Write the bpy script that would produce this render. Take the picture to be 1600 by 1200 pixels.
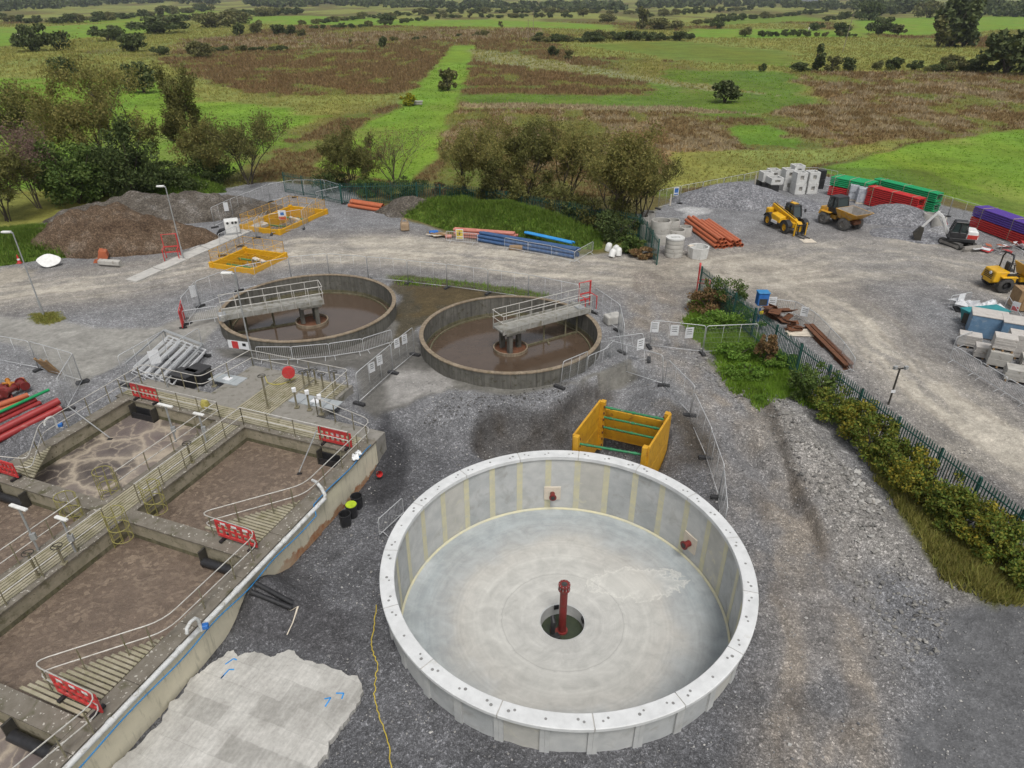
import bpy, bmesh, math, random
import numpy as np
from mathutils import Vector, Matrix
PI = math.pi
for o in list(bpy.data.objects): bpy.data.objects.remove(o)
scene = bpy.context.scene
COL = scene.collection

# ------------------------------------------------------------------ camera
HC = 20.0; FPX = 1055.0; PIT = math.radians(29.8)
cam = bpy.data.cameras.new('camera'); cam_o = bpy.data.objects.new('camera', cam); COL.objects.link(cam_o)
cam_o.location = (0, 0, HC); cam_o.rotation_euler = (PI/2 - PIT, 0, 0)
cam.sensor_width = 36.0; cam.lens = 36.0*FPX/1600.0
cam.clip_start = 0.1; cam.clip_end = 12000
scene.camera = cam_o
# ------------------------------------------------------------------ light: overcast day
SUN_EL, SUN_AZ = 63.0, 165.0        # azimuth clockwise from +Y
w = bpy.data.worlds.new('World'); scene.world = w; w.use_nodes = True
nt = w.node_tree; nt.nodes.clear()
sk = nt.nodes.new('ShaderNodeTexSky'); sk.sky_type = 'NISHITA'; sk.sun_disc = False
sk.sun_elevation = math.radians(SUN_EL); sk.sun_rotation = math.radians(SUN_AZ)
sk.air_density = 1.0; sk.dust_density = 4.0; sk.ozone_density = 1.0
hs = nt.nodes.new('ShaderNodeHueSaturation'); hs.inputs['Saturation'].default_value = 0.22
bg = nt.nodes.new('ShaderNodeBackground'); bg.inputs[1].default_value = 0.105
ow = nt.nodes.new('ShaderNodeOutputWorld')
nt.links.new(sk.outputs[0], hs.inputs['Color']); nt.links.new(hs.outputs[0], bg.inputs[0]); nt.links.new(bg.outputs[0], ow.inputs[0])
sl = bpy.data.lights.new('sun', 'SUN'); sl.energy = 1.5; sl.angle = math.radians(18); sl.color = (1, .965, .91)
so = bpy.data.objects.new('sun', sl); COL.objects.link(so)
_az, _el = math.radians(SUN_AZ), math.radians(SUN_EL)
sdir = Vector((math.sin(_az)*math.cos(_el), math.cos(_az)*math.cos(_el), math.sin(_el)))
so.rotation_euler = (-sdir).to_track_quat('-Z', 'Y').to_euler()
so.location = (0, -20, 60)
scene.view_settings.view_transform = 'Standard'; scene.view_settings.look = 'None'
scene.view_settings.gamma = 1.0; scene.view_settings.exposure = 0.30
scene.view_settings.use_curve_mapping = False

# ------------------------------------------------------------------ noise + terrain
def _h(ix, iy, s):
    n = (ix.astype(np.int64)*374761393 + iy.astype(np.int64)*668265263 + s*1274126177) & 0xffffffff
    n = ((n ^ (n >> 13))*1274126177) & 0xffffffff
    n = (n ^ (n >> 16)) & 0xffffffff
    return n/4294967295.0
def vnoise(x, y, s=0):
    x = np.asarray(x, float); y = np.asarray(y, float)
    ix = np.floor(x); iy = np.floor(y); fx = x-ix; fy = y-iy
    fx = fx*fx*(3-2*fx); fy = fy*fy*(3-2*fy)
    a = _h(ix, iy, s); b = _h(ix+1, iy, s); c = _h(ix, iy+1, s); d = _h(ix+1, iy+1, s)
    return a+(b-a)*fx+(c-a)*fy+(a-b-c+d)*fx*fy
def fbm(x, y, s=0, o=4):
    r = 0; a = .5; t = 0
    for k in range(o):
        r = r+a*vnoise(np.asarray(x)*2**k+17.3*k, np.asarray(y)*2**k-9.1*k, s+k); t += a; a *= .5
    return r/t
def sm(a, b, x):
    t = np.clip((np.asarray(x, float)-a)/(b-a), 0, 1); return t*t*(3-2*t)

TC = (2.2, 20.4); TR = 7.52; TZ = 0.2          # new tank: centre, rim radius, rim height
CL1 = (-0.1, 40.3, 5.95, 1.02)                 # old clarifiers: x, y, radius, rim height
CL2 = (-14.45, 44.6, 6.1, 1.02)
BU = np.array([.353, .9356]); BV = np.array([-.9356, .353]); BO = np.array([-6.91, 28.3])   # basin axes
def B(s, t, z=0.0):
    p = BO - BU*s + BV*t
    return Vector((p[0], p[1], z))
def blocal(x, y):
    dx = np.asarray(x)-BO[0]; dy = np.asarray(y)-BO[1]
    return -(dx*BU[0]+dy*BU[1]), dx*BV[0]+dy*BV[1]
def segdist(x, y, pts):
    """distance to a polyline and arc length along it"""
    x = np.asarray(x, float); y = np.asarray(y, float)
    bd = np.full(x.shape, 1e9); bl = np.zeros(x.shape); acc = 0
    for (x0, y0), (x1, y1) in zip(pts[:-1], pts[1:]):
        dx, dy = x1-x0, y1-y0; L = math.hypot(dx, dy)+1e-9
        t = np.clip(((x-x0)*dx+(y-y0)*dy)/L/L, 0, 1)
        d = np.hypot(x-x0-t*dx, y-y0-t*dy)
        m = d < bd; bd = np.where(m, d, bd); bl = np.where(m, acc+t*L, bl); acc += L
    return bd, bl
def gauss(x, y, cx, cy, rx, ry, rot=0):
    c, s = math.cos(rot), math.sin(rot)
    dx = np.asarray(x)-cx; dy = np.asarray(y)-cy
    return np.exp(-(((dx*c+dy*s)/rx)**2+((-dx*s+dy*c)/ry)**2))
LEDGE = None
LEDGE2 = None
def ledge_dist(x, y, LEDGE=None):
    """signed distance to the eroded step beside the track (right side positive) and arc length"""
    LEDGE = LEDGE or globals()['LEDGE']; d, l = segdist(x, y, LEDGE); x = np.asarray(x, float); y = np.asarray(y, float); best = np.full(x.shape, 1e9); sg = np.ones(x.shape)
    for (x0, y0), (x1, y1) in zip(LEDGE[:-1], LEDGE[1:]):
        mx, my = (x0+x1)/2, (y0+y1)/2; dd = np.hypot(x-mx, y-my); m = dd < best; best = np.where(m, dd, best)
        sg = np.where(m, np.sign((x1-x0)*(y-y0)-(y1-y0)*(x-x0)), sg)
    return d*sg, l
MOUND = B(9.5, -.4); TBOX = Vector((5.2, 30.3, 0))
BERM = [(14.2, 30.5), (15.6, 26.5), (17.3, 22.2), (19.3, 18.2)]
def zg(x, y):
    x = np.asarray(x, float); y = np.asarray(y, float)
    wob = .9*(fbm(x*.35, y*.35, 5, 3)-.5)
    lo_c = 1-sm(29.6, 33.2, y+wob*1.6)
    lo_r = 1-sm(21.0, 38.0, y+wob)
    lo_l = 1-sm(26.5, 31.2, y+wob)
    kx = sm(7.0, 11.0, x); kl = sm(-7.5, -4.0, x)
    lo = (lo_l*(1-kl)+lo_c*kl)*(1-kx)+lo_r*kx
    z = -1.35*lo*(1-.55*sm(14, 26, x))
    s, t = blocal(x, y)
    z = z+1.35*gauss(x, y, MOUND.x, MOUND.y, 1.15, 1.3)*(.75+.5*fbm(x*.9, y*.9, 14))
    z = z-.30*gauss(x, y, *B(16, -4).xy, 4.2, 4.2)
    z = z-1.35*gauss(x, y, TBOX.x+.3, TBOX.y-.4, 3.0, 2.0)
    z = z-.35*gauss(x, y, .9, 30.0, 2.5, .95, .15)*(.6+.8*fbm(x*1.1, y*1.1, 6))+.35*gauss(x, y, -1.0, 31.8, 2.5, 1.0)
    z = z+.5*gauss(x, y, 8.9, 31.5, 1.0, 2.2)
    d, l = segdist(x, y, BERM)
    z = z+.42*np.exp(-(d/1.6)**2)*(.4+1.2*fbm(x*.9, y*.9, 9, 5))
    d, l = segdist(x, y, [(12.3, 29.5), (13.4, 25), (14.8, 21), (15.8, 17.5)])
    z = z-.42*np.exp(-(d/.5)**2)*(.2+1.2*fbm(x*.9, y*.9, 12))
    for cx, cy, ln, wd in ((-22.51, 64.17, 7.7, 4.5), (-21.51, 53.36, 4.2, 4.3)):
        s0, t0 = blocal(cx, cy); k = 12.0
        z = z-1.7*sm(0, .35, s0-s-.05)*sm(0, .35, s-s0+ln-.05)*sm(0, .35, t-t0-.05)*sm(0, .35, t0+wd-t-.05)
    ax = (x-4.9)*.457+(y-29.45)*.89; bx = (x-4.9)*.89-(y-29.45)*.457      # hole inside the trench box
    z = z-1.3*sm(-2.2, -1.7, ax)*sm(-3.1, -2.7, -ax)*sm(-1.2, -.8, bx)*sm(-2.9, -2.4, -bx)
    if LEDGE is not None:
        sd, l = ledge_dist(x, y); sd = sd+.5*(fbm(x*1.3, y*1.3, 44)-.5)
        z = z+.42*sm(-.16, .16, sd)*(1-sm(1.4, 3.6, sd))*sm(0, 1.5, l)*(1-sm(11.5, 14, l))*.75-.12*np.exp(-((sd+.35)/.3)**2)*sm(0, 1.5, l)*(1-sm(11.5, 14, l))
    if LEDGE2 is not None:
        sd, l = ledge_dist(x, y, LEDGE2); sd = -sd+.7*(fbm(x*1.2, y*1.2, 54)-.5)
        z = z-1.25*sm(-.22, .30, sd)*(1-sm(2.0, 4.2, sd))*sm(0, 1.2, l)+.18*np.exp(-((sd+.6)/.5)**2)*sm(0, 1.2, l)*(1-sm(5, 8, np.abs(sd)))
    near = 1-sm(60, 120, y); nn = 1-sm(34, 50, y)
    z = z+near*(.16*(fbm(x*.3, y*.3, 1)-.5)+.10*(fbm(x*1.4, y*1.4, 2)-.5))+nn*(.20*(fbm(x*.9, y*.9, 18, 5)-.5)+.06*(fbm(x*3.2, y*3.2, 19, 2)-.5))
    d, l = segdist(x, y, [(8.7, 48), (9.6, 36), (11.2, 30), (12.2, 26), (12.6, 22), (12.3, 17), (11.6, 12), (11, 6)])
    z = z-.11*np.exp(-((d-.95)/.32)**2)*(.5+fbm(x*.5, y*.5, 27))
    far = sm(95, 220, y)
    z = z+far*(1.6*(fbm(x*.012, y*.012, 3)-.5))+sm(1200, 3800, y)*(26+60*(fbm(x*.0016, y*.0016, 8)-.45))
    return z
CP, SP = math.cos(PIT), math.sin(PIT)
def at(px, py, z=None, dz=0.0):
    """world point where the sight line of a photo point meets the ground (or a level z)"""
    a = (px-800)/FPX; b = -(py-600)/FPX
    d = Vector((a, CP+b*SP, -SP+b*CP))
    zz = 0.0 if z is None else z
    for i in range(1 if z is not None else 9):
        k = (zz-HC)/d.z; p = d*k
        if z is None:
            z1 = float(zg(p.x, p.y))+dz
            if abs(z1-zz) < .004: zz = z1; break
            zz = z1
    k = (zz-HC)/d.z
    return Vector((d.x*k, d.y*k, zz))
LEDGE = [tuple(at(a, b, -.7)[:2]) for a, b in ((1180, 615), (1198, 650), (1226, 715), (1262, 780), (1306, 865), (1346, 945), (1390, 1010))]
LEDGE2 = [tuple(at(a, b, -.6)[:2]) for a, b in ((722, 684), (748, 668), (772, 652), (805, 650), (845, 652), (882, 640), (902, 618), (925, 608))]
def G(x, y, dz=0.0): return Vector((x, y, float(zg(x, y))+dz))

# ------------------------------------------------------------------ materials
MATS = {}
def rgb(c): return (c[0], c[1], c[2], 1)
class NT:
    def __init__(s, name):
        s.m = bpy.data.materials.new(name); s.m.use_nodes = True; s.t = s.m.node_tree; s.t.nodes.clear()
        s.out = s.n('ShaderNodeOutputMaterial'); s.b = s.n('ShaderNodeBsdfPrincipled'); s.l(s.b, 0, s.out, 0)
    def n(s, k): return s.t.nodes.new(k)
    def l(s, a, i, b, j): s.t.links.new(a.outputs[i], b.inputs[j])
    def pos(s, obj=False):
        if obj: return (s.n('ShaderNodeTexCoord'), 'Object')
        return (s.n('ShaderNodeNewGeometry'), 'Position')
    def noise(s, src, scale, detail=4, rough=.55, stretch=None, dist=0):
        x = s.n('ShaderNodeTexNoise'); x.inputs['Scale'].default_value = scale; x.inputs['Detail'].default_value = detail
        x.inputs['Roughness'].default_value = rough; x.inputs['Distortion'].default_value = dist
        if stretch:
            mp = s.n('ShaderNodeMapping'); mp.inputs['Scale'].default_value = stretch
            s.t.links.new(src[0].outputs[src[1]], mp.inputs['Vector']); s.l(mp, 0, x, 'Vector')
        else: s.t.links.new(src[0].outputs[src[1]], x.inputs['Vector'])
        return x
    def voro(s, src, scale, feat='F1', rnd=1):
        x = s.n('ShaderNodeTexVoronoi'); x.feature = feat; x.inputs['Scale'].default_value = scale; x.inputs['Randomness'].default_value = rnd
        s.t.links.new(src[0].outputs[src[1]], x.inputs['Vector']); return x
    def ramp(s, a, i, stops):
        r = s.n('ShaderNodeValToRGB'); e = r.color_ramp.elements
        while len(e) < len(stops): e.new(.5)
        for k, (p, c) in enumerate(stops):
            e[k].position = p; e[k].color = rgb(c) if not isinstance(c, (int, float)) else (c, c, c, 1)
        s.l(a, i, r, 0); return r
    def mix(s, f, a, b, mode='MIX'):
        x = s.n('ShaderNodeMix'); x.data_type = 'RGBA'; x.blend_type = mode
        for v, k in ((f, 0), (a, 6), (b, 7)):
            if isinstance(v, tuple) and hasattr(v[0], 'outputs'): s.t.links.new(v[0].outputs[v[1]], x.inputs[k])
            elif isinstance(v, (int, float)): x.inputs[k].default_value = v if k == 0 else (v, v, v, 1)
            else: x.inputs[k].default_value = rgb(v)
        return (x, 2)
    def bump(s, a, i, st, dist=.05):
        x = s.n('ShaderNodeBump'); x.inputs['Strength'].default_value = st; x.inputs['Distance'].default_value = dist
        s.l(a, i, x, 'Height'); s.l(x, 0, s.b, 'Normal'); return x
    def col(s, c):
        s.t.links.new(c[0].outputs[c[1]], s.b.inputs['Base Color'])
    def set(s, rough=.7, metal=0, spec=.4):
        s.b.inputs['Roughness'].default_value = rough; s.b.inputs['Metallic'].default_value = metal
        s.b.inputs['Specular IOR Level'].default_value = spec
        MATS[s.m.name] = s.m; return s.m
def M(name, c1, c2=None, scale=3, rough=.6, metal=0, bump=0, bscale=None, lo=.35, hi=.65, obj=False, dirt=None, dscale=1.2, dlo=.52, dhi=.7, stretch=None, spec=.4):
    """paint / concrete / steel with a worn second colour and optional dirt"""
    if name in MATS: return MATS[name]
    t = NT(name); p = t.pos(obj)
    c2 = c2 or tuple(v*.72 for v in c1)
    n = t.noise(p, scale, 6, .6, stretch); r = t.ramp(n, 0, [(lo, c1), (hi, c2)]); c = (r, 0)
    if dirt:
        n2 = t.noise(p, dscale, 7, .65, None, .6); r2 = t.ramp(n2, 0, [(dlo, 0.0), (dhi, 1.0)])
        c = t.mix((r2, 0), c, dirt)
    t.col(c)
    if bump:
        nb = t.noise(p, bscale or scale*4, 5, .6); t.bump(nb, 0, bump, .03)
    return t.set(rough, metal, spec)

# ------------------------------------------------------------------ mesh builder
class MB:
    def __init__(s): s.v = []; s.f = []
    def add(s, vs, fs):
        k = len(s.v); s.v += [tuple(v) for v in vs]; s.f += [tuple(i+k for i in f) for f in fs]; return s
    def hexa(s, p):      # 8 points: bottom 4 ccw, top 4 ccw
        return s.add(p, [(3, 2, 1, 0), (4, 5, 6, 7), (0, 1, 5, 4), (1, 2, 6, 5), (2, 3, 7, 6), (3, 0, 4, 7)])
    def box(s, c, size, rz=0, M=None):
        hx, hy, hz = size[0]/2, size[1]/2, size[2]/2
        ps = [Vector((a*hx, b*hy, k*hz)) for k in (-1, 1) for a, b in ((-1, -1), (1, -1), (1, 1), (-1, 1))]
        R = M or Matrix.Rotation(rz, 3, 'Z')
        return s.hexa([R @ p + Vector(c) for p in ps])
    def box2(s, a, b): # min corner, max corner
        return s.box([(i+j)/2 for i, j in zip(a, b)], [abs(j-i) for i, j in zip(a, b)])
    def bar(s, p0, p1, w, h, up=(0, 0, 1)):
        p0 = Vector(p0); p1 = Vector(p1); d = (p1-p0).normalized(); u = Vector(up)
        sx = d.cross(u)
        if sx.length < 1e-4: sx = d.cross(Vector((1, 0, 0)))
        sx.normalize(); uz = sx.cross(d).normalized()
        o = [sx*(a*w/2)+uz*(b*h/2) for a, b in ((-1, -1), (1, -1), (1, 1), (-1, 1))]
        return s.hexa([p0+q for q in o]+[p1+q for q in o])
    def tube(s, p0, p1, r, n=8, r1=None, cap=True): return s.path([p0, p1], r, n, r1, cap)
    def path(s, pts, r, n=6, r1=None, cap=True, closed=False):
        pts = [Vector(p) for p in pts]; m = len(pts); k = len(s.v); u = None
        rr = r if isinstance(r, (list, tuple)) else [r+((r1 if r1 is not None else r)-r)*i/(m-1) for i in range(m)]
        for i, p in enumerate(pts):
            a = pts[i-1] if (i > 0 or closed) else p; b = pts[(i+1) % m] if (i < m-1 or closed) else p
            d = (b-a)
            d = d.normalized() if d.length > 1e-9 else Vector((0, 0, 1))
            if u is None:
                u = d.orthogonal().normalized()
            else:
                u = (u-d*u.dot(d)); u = u.normalized() if u.length > 1e-6 else d.orthogonal().normalized()
            q = d.cross(u)
            sc = 1.0
            if 0 < i < m-1:
                e0 = (p-pts[i-1]).normalized(); sc = 1/max(.5, abs(e0.dot(d)))
            for j in range(n):
                an = 2*PI*(j+.5)/n; s.v.append(tuple(p+(u*math.cos(an)+q*math.sin(an))*rr[i]*sc))
        for i in range(m if closed else m-1):
            i2 = (i+1) % m
            for j in range(n):
                s.f.append((k+i*n+j, k+i*n+(j+1) % n, k+i2*n+(j+1) % n, k+i2*n+j))
        if cap and not closed:
            s.f.append(tuple(k+j for j in range(n))[::-1]); s.f.append(tuple(k+(m-1)*n+j for j in range(n)))
        return s
    def lathe(s, prof, n=32, c=(0, 0, 0), a0=0, a1=2*PI, closed_prof=False):
        k = len(s.v); full = abs(a1-a0-2*PI) < 1e-6; m = len(prof); N = n if full else n+1
        for i in range(N):
            a = a0+(a1-a0)*i/n
            for r, z in prof: s.v.append((c[0]+r*math.cos(a), c[1]+r*math.sin(a), c[2]+z))
        for i in range(n):
            i2 = (i+1) % N
            for j in range(m if closed_prof else m-1):
                j2 = (j+1) % m
                s.f.append((k+i*m+j, k+i2*m+j, k+i2*m+j2, k+i*m+j2))
        if not full and closed_prof:
            s.f.append(tuple(k+j for j in range(m))); s.f.append(tuple(k+n*m+j for j in range(m))[::-1])
        return s
    def disc(s, c, r, n=24, nrm=None):
        k = len(s.v)
        for i in range(n): s.v.append((c[0]+r*math.cos(2*PI*i/n), c[1]+r*math.sin(2*PI*i/n), c[2]))
        s.f.append(tuple(range(k, k+n))); return s
    def prism(s, poly, z0, z1):
        n = len(poly); k = len(s.v)
        s.v += [(p[0], p[1], z0) for p in poly]+[(p[0], p[1], z1) for p in poly]
        s.f.append(tuple(range(k, k+n))[::-1]); s.f.append(tuple(range(k+n, k+2*n)))
        for i in range(n): j = (i+1) % n; s.f.append((k+i, k+j, k+n+j, k+n+i))
        return s
    def xz(s, poly, y0, y1):      # outline in the x-z plane, thickness along y
        n = len(poly); k = len(s.v)
        s.v += [(p[0], y0, p[1]) for p in poly]+[(p[0], y1, p[1]) for p in poly]
        s.f.append(tuple(range(k, k+n))); s.f.append(tuple(range(k+n, k+2*n))[::-1])
        for i in range(n): j = (i+1) % n; s.f.append((k+j, k+i, k+n+i, k+n+j))
        return s
    def blob(s, c, r, rng, sub=0):
        # lumpy stone: jittered octahedron
        vs = [Vector(a) for a in ((1, 0, 0), (-1, 0, 0), (0, 1, 0), (0, -1, 0), (0, 0, 1), (0, 0, -1))]
        fs = [(0, 2, 4), (2, 1, 4), (1, 3, 4), (3, 0, 4), (2, 0, 5), (1, 2, 5), (3, 1, 5), (0, 3, 5)]
        R = Matrix.Rotation(rng.random()*6.3, 3, 'Z') @ Matrix.Rotation(rng.random()*6.3, 3, 'X')
        sc = Vector((rng.uniform(.7, 1.3), rng.uniform(.6, 1.1), rng.uniform(.5, .9)))
        return s.add([Vector(c)+Vector([q*r*k for q, k in zip((R @ v)*rng.uniform(.75, 1.2), sc)]) for v in vs], fs)
    def mesh(s, name):
        me = bpy.data.meshes.new(name); me.from_pydata(s.v, [], s.f); me.update(); return me
    def build(s, name, mat, parent=None, loc=None, smooth=None, bev=0, seg=1, rz=None, flip=False):
        me = s.mesh(name)
        if flip:
            bm = bmesh.new(); bm.from_mesh(me); bmesh.ops.recalc_face_normals(bm, faces=bm.faces); bm.to_mesh(me); bm.free()
        return mkobj(name, me, mat, parent, loc, smooth, bev, seg, rz)
def mkobj(name, me, mat, parent=None, loc=None, smooth=None, bev=0, seg=1, rz=None):
    if mat is not None and not me.materials: me.materials.append(MATS[mat] if isinstance(mat, str) else mat)
    if smooth:
        me.polygons.foreach_set('use_smooth', [True]*len(me.polygons)); me.set_sharp_from_angle(angle=math.radians(smooth))
    o = bpy.data.objects.new(name, me); COL.objects.link(o)
    if parent is not None: o.parent = parent
    if loc is not None: o.location = loc
    if rz is not None: o.rotation_euler = (0, 0, rz)
    if bev:
        b = o.modifiers.new('bevel', 'BEVEL'); b.width = bev; b.segments = seg; b.limit_method = 'ANGLE'
    return o
def tag(o, label=None, cat=None, group=None, kind=None):
    if label: o['label'] = label
    if cat: o['category'] = cat
    if group: o['group'] = group
    if kind: o['kind'] = kind
    return o
def thing(name, label, cat, loc=(0, 0, 0), rz=0, group=None):
    o = bpy.data.objects.new(name, None); COL.objects.link(o); o.empty_display_size = .2
    o.location = loc; o.rotation_euler = (0, 0, rz); return tag(o, label, cat, group)
def copy_tree(o, parent=None, loc=None, rz=None, label=None, group=None, scale=None):
    c = o.copy(); COL.objects.link(c)
    if parent is not None: c.parent = parent
    if loc is not None: c.location = loc
    if rz is not None: c.rotation_euler = (0, 0, rz)
    if scale is not None: c.scale = scale
    if label: c['label'] = label
    if group: c['group'] = group
    for ch in o.children_recursive if False else list(o.children): copy_tree(ch, c)
    return c
def struct(o): o['kind'] = 'structure'; return o
def text(txt, size, mat, parent, loc, rot, name='lettering'):
    cu = bpy.data.curves.new(name, 'FONT'); cu.body = txt; cu.size = size; cu.align_x = 'CENTER'; cu.align_y = 'CENTER'; cu.extrude = .004
    to = bpy.data.objects.new(name, cu); me = bpy.data.meshes.new_from_object(to); bpy.data.objects.remove(to); bpy.data.curves.remove(cu)
    o = mkobj(name, me, mat, parent, loc); o.rotation_euler = rot; return o
def heading(a, b): return math.atan2(b.y-a.y, b.x-a.x)
# ------------------------------------------------------------------ ground material (zone colour comes from the mesh)
def ground_mat(name, kind):
    t = NT(name); p = t.pos()
    a = t.n('ShaderNodeAttribute'); a.attribute_name = 'Col'
    if kind == 'gravel':
        g = t.n('ShaderNodeAttribute'); g.attribute_name = 'gr'
        v1 = t.voro(p, 13); v2 = t.voro(p, 34)
        s1 = t.n('ShaderNodeSeparateColor'); t.l(v1, 1, s1, 0); r1 = t.ramp(s1, 0, [(0, .62), (.55, .94), (.88, 1.15), (1, 1.9)])
        s2 = t.n('ShaderNodeSeparateColor'); t.l(v2, 1, s2, 0); r2 = t.ramp(s2, 1, [(0, .58), (.5, .93), (.85, 1.2), (1, 2.0)])
        n1 = t.noise(p, .45, 8, .62); m1 = t.ramp(n1, 0, [(.3, .80), (.7, 1.2)])
        n2 = t.noise(p, 3.2, 5, .65); m2 = t.ramp(n2, 0, [(.3, .82), (.72, 1.18)])
        n0 = t.noise(p, 1.1, 7, .68, None, .8); m0 = t.ramp(n0, 0, [(.36, .86), (.5, 1.0), (.68, 1.18)])
        c = t.mix(1.0, (a, 0), (m1, 0), 'MULTIPLY'); c = t.mix(1.0, c, (m2, 0), 'MULTIPLY'); c = t.mix(1.0, c, (m0, 0), 'MULTIPLY')
        sp = t.mix(1.0, (r1, 0), (r2, 0), 'MULTIPLY'); sp = t.mix((g, 2), 1.0, sp)
        c = t.mix(1.0, c, sp, 'MULTIPLY')
        t.col(c)
        bsum = t.n('ShaderNodeMath'); bsum.operation = 'MULTIPLY_ADD'; bsum.inputs[1].default_value = .6
        t.l(v1, 0, bsum, 0); t.l(n2, 0, bsum, 2)
        t.bump(bsum, 0, .55, .08)
        return t.set(.88, 0, .25)
    n1 = t.noise(p, .12, 6, .6); m1 = t.ramp(n1, 0, [(.3, .74), (.7, 1.26)])
    n2 = t.noise(p, 1.1, 8, .7); m2 = t.ramp(n2, 0, [(.3, .72), (.7, 1.28)])
    n3 = t.noise(p, .05, 4, .6, (1, .3, 1)); m3 = t.ramp(n3, 0, [(.35, (1.06, .96, .8)), (.65, (.92, 1.03, 1.0))])
    n4 = t.noise(p, 5, 4, .7); m4 = t.ramp(n4, 0, [(.3, .76), (.7, 1.24)])
    c = (a, 0)
    for m in (m1, m2, m3, m4): c = t.mix(1.0, c, (m, 0), 'MULTIPLY')
    t.col(c); t.bump(n2, 0, .6, .25)
    return t.set(.95, 0, .15)
ground_mat('gravel_ground', 'gravel'); ground_mat('field_ground', 'field')

GREEN = (.145, .235, .03); GREEN2 = (.10, .155, .028); OLIVE = (.20, .215, .06); BROWN = (.115, .07, .032); STRAW = (.30, .235, .135)
RUSH = (.16, .115, .055); DKGREEN = (.05, .085, .018); HEATH = (.12, .10, .04)
GRAV = (.205, .206, .212); GRAVD = (.106, .107, .114); TRACK = (.42, .385, .325); DIRT = (.20, .172, .14); TARM = (.115, .116, .12)
CONC = (.30, .29, .265); WET = (.125, .12, .11); MOSS = (.075, .064, .042); PALE = (.42, .41, .385)

def P(*pts): return [tuple(at(x, y, 0)[:2]) for x, y in pts]
def polymask(x, y, poly, soft, warp=0, ws=.5, seed=31):
    if warp:
        x = x+warp*(fbm(x*ws, y*ws, seed)-.5)*2; y = y+warp*(fbm(x*ws, y*ws, seed+7)-.5)*2
    ins = np.zeros(x.shape, bool); n = len(poly)
    for i in range(n):
        x0, y0 = poly[i]; x1, y1 = poly[(i+1) % n]
        if y0 == y1: continue
        c = ((y0 > y) != (y1 > y)) & (x < (x1-x0)*(y-y0)/(y1-y0)+x0)
        ins ^= c
    d, _ = segdist(x, y, poly+[poly[0]])
    return sm(-soft, soft, np.where(ins, d, -d))

FIELDS = [  # (photo outline, colour, edge softness, edge wander, share of pale tufts)
 ([(-300, 260), (-300, 100), (110, 122), (250, 128), (330, 160), (470, 172), (505, 180), (450, 212), (380, 250), (300, 300), (0, 300), (-300, 340)], GREEN, 1.2, 3),
 ([(230, 92), (420, 84), (705, 80), (668, 118), (628, 146), (430, 152), (320, 132)], BROWN, .8, 2.5),
 ([(300, 62), (560, 52), (840, 44), (850, 60), (600, 70), (280, 82)], RUSH, 4, 8),
 ([(-300, 84), (60, 80), (240, 92), (330, 130), (110, 124), (-300, 118)], OLIVE, 2, 5),
 ([(-300, 45), (60, 42), (210, 35), (240, 30), (230, 52), (120, 60), (0, 72), (-300, 85)], GREEN, 3, 4),
 ([(90, 36), (170, 24), (290, 14), (345, 18), (250, 34), (180, 37)], (.16, .22, .03), 6, 5),
 ([(350, 26), (480, 24), (620, 30), (620, 40), (480, 40), (360, 36)], GREEN, 6, 5),
 ([(590, 32), (770, 30), (960, 40), (950, 47), (830, 43), (600, 40)], GREEN, 6, 5),
 ([(860, 58), (1200, 54), (1450, 62), (1640, 98), (1640, 112), (1240, 108), (1110, 96), (900, 88)], OLIVE, 3, 6),
 ([(900, 70), (1050, 64), (1240, 80), (1240, 106), (1080, 96)], (.13, .165, .03), 4, 6),
 ([(1080, 45), (1340, 46), (1350, 58), (1180, 60), (1060, 58)], GREEN, 5, 5),
 ([(1330, 32), (1480, 26), (1900, 22), (1900, 46), (1560, 46), (1420, 56), (1340, 50)], GREEN, 6, 5),
 ([(960, 44), (1100, 40), (1120, 30), (1250, 24), (1300, 32), (1150, 38)], (.13, .19, .03), 8, 5),
 ([(706, 73), (744, 72), (722, 138), (700, 190), (690, 235), (640, 290), (500, 260), (560, 200), (620, 165), (664, 122)], GREEN, .5, 1),
 ([(742, 92), (850, 88), (960, 108), (1045, 130), (960, 147), (730, 142)], BROWN, .8, 2.5),
 ([(720, 146), (1060, 150), (1300, 165), (1200, 185), (1060, 176), (715, 168)], GREEN2, 1, 2.5),
 ([(705, 176), (900, 170), (1060, 178), (1190, 206), (1250, 240), (1120, 262), (1000, 270), (760, 250), (700, 210)], RUSH, .8, 3),
 ([(1040, 110), (1240, 112), (1250, 175), (1120, 185), (1010, 150)], GREEN2, 1.5, 4),
 ([(1235, 112), (1640, 114), (1640, 200), (1450, 216), (1300, 236), (1180, 196), (1270, 150)], RUSH, 1, 3.5),
 ([(1050, 240), (1300, 232), (1440, 215), (1280, 262), (1180, 275), (1030, 300)], OLIVE, .6, 1.5),
 ([(1280, 268), (1430, 224), (1640, 196), (1900, 170), (1900, 380), (1640, 352), (1440, 298)], GREEN, .5, .8),
 ([(1440, 292), (1640, 345), (1640, 330), (1450, 268), (1300, 262), (1290, 268)], (.10, .15, .026), .7, 1.2),
 ([(430, 222), (520, 196), (610, 168), (632, 162), (636, 168), (560, 192), (470, 222)], (.115, .085, .04), .5, 1.5),
 ([(716, 160), (860, 162), (1060, 168), (1200, 180), (1060, 176), (716, 166)], (.24, .20, .12), .5, 1.2),
 ([(740, 78), (860, 92), (1060, 126), (1240, 150), (1100, 140), (960, 118), (745, 96)], (.21, .21, .11), .8, 2.5),
 ([(1110, 200), (1200, 196), (1270, 232), (1180, 226)], (.11, .19, .025), .6, 2.5),
]
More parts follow.
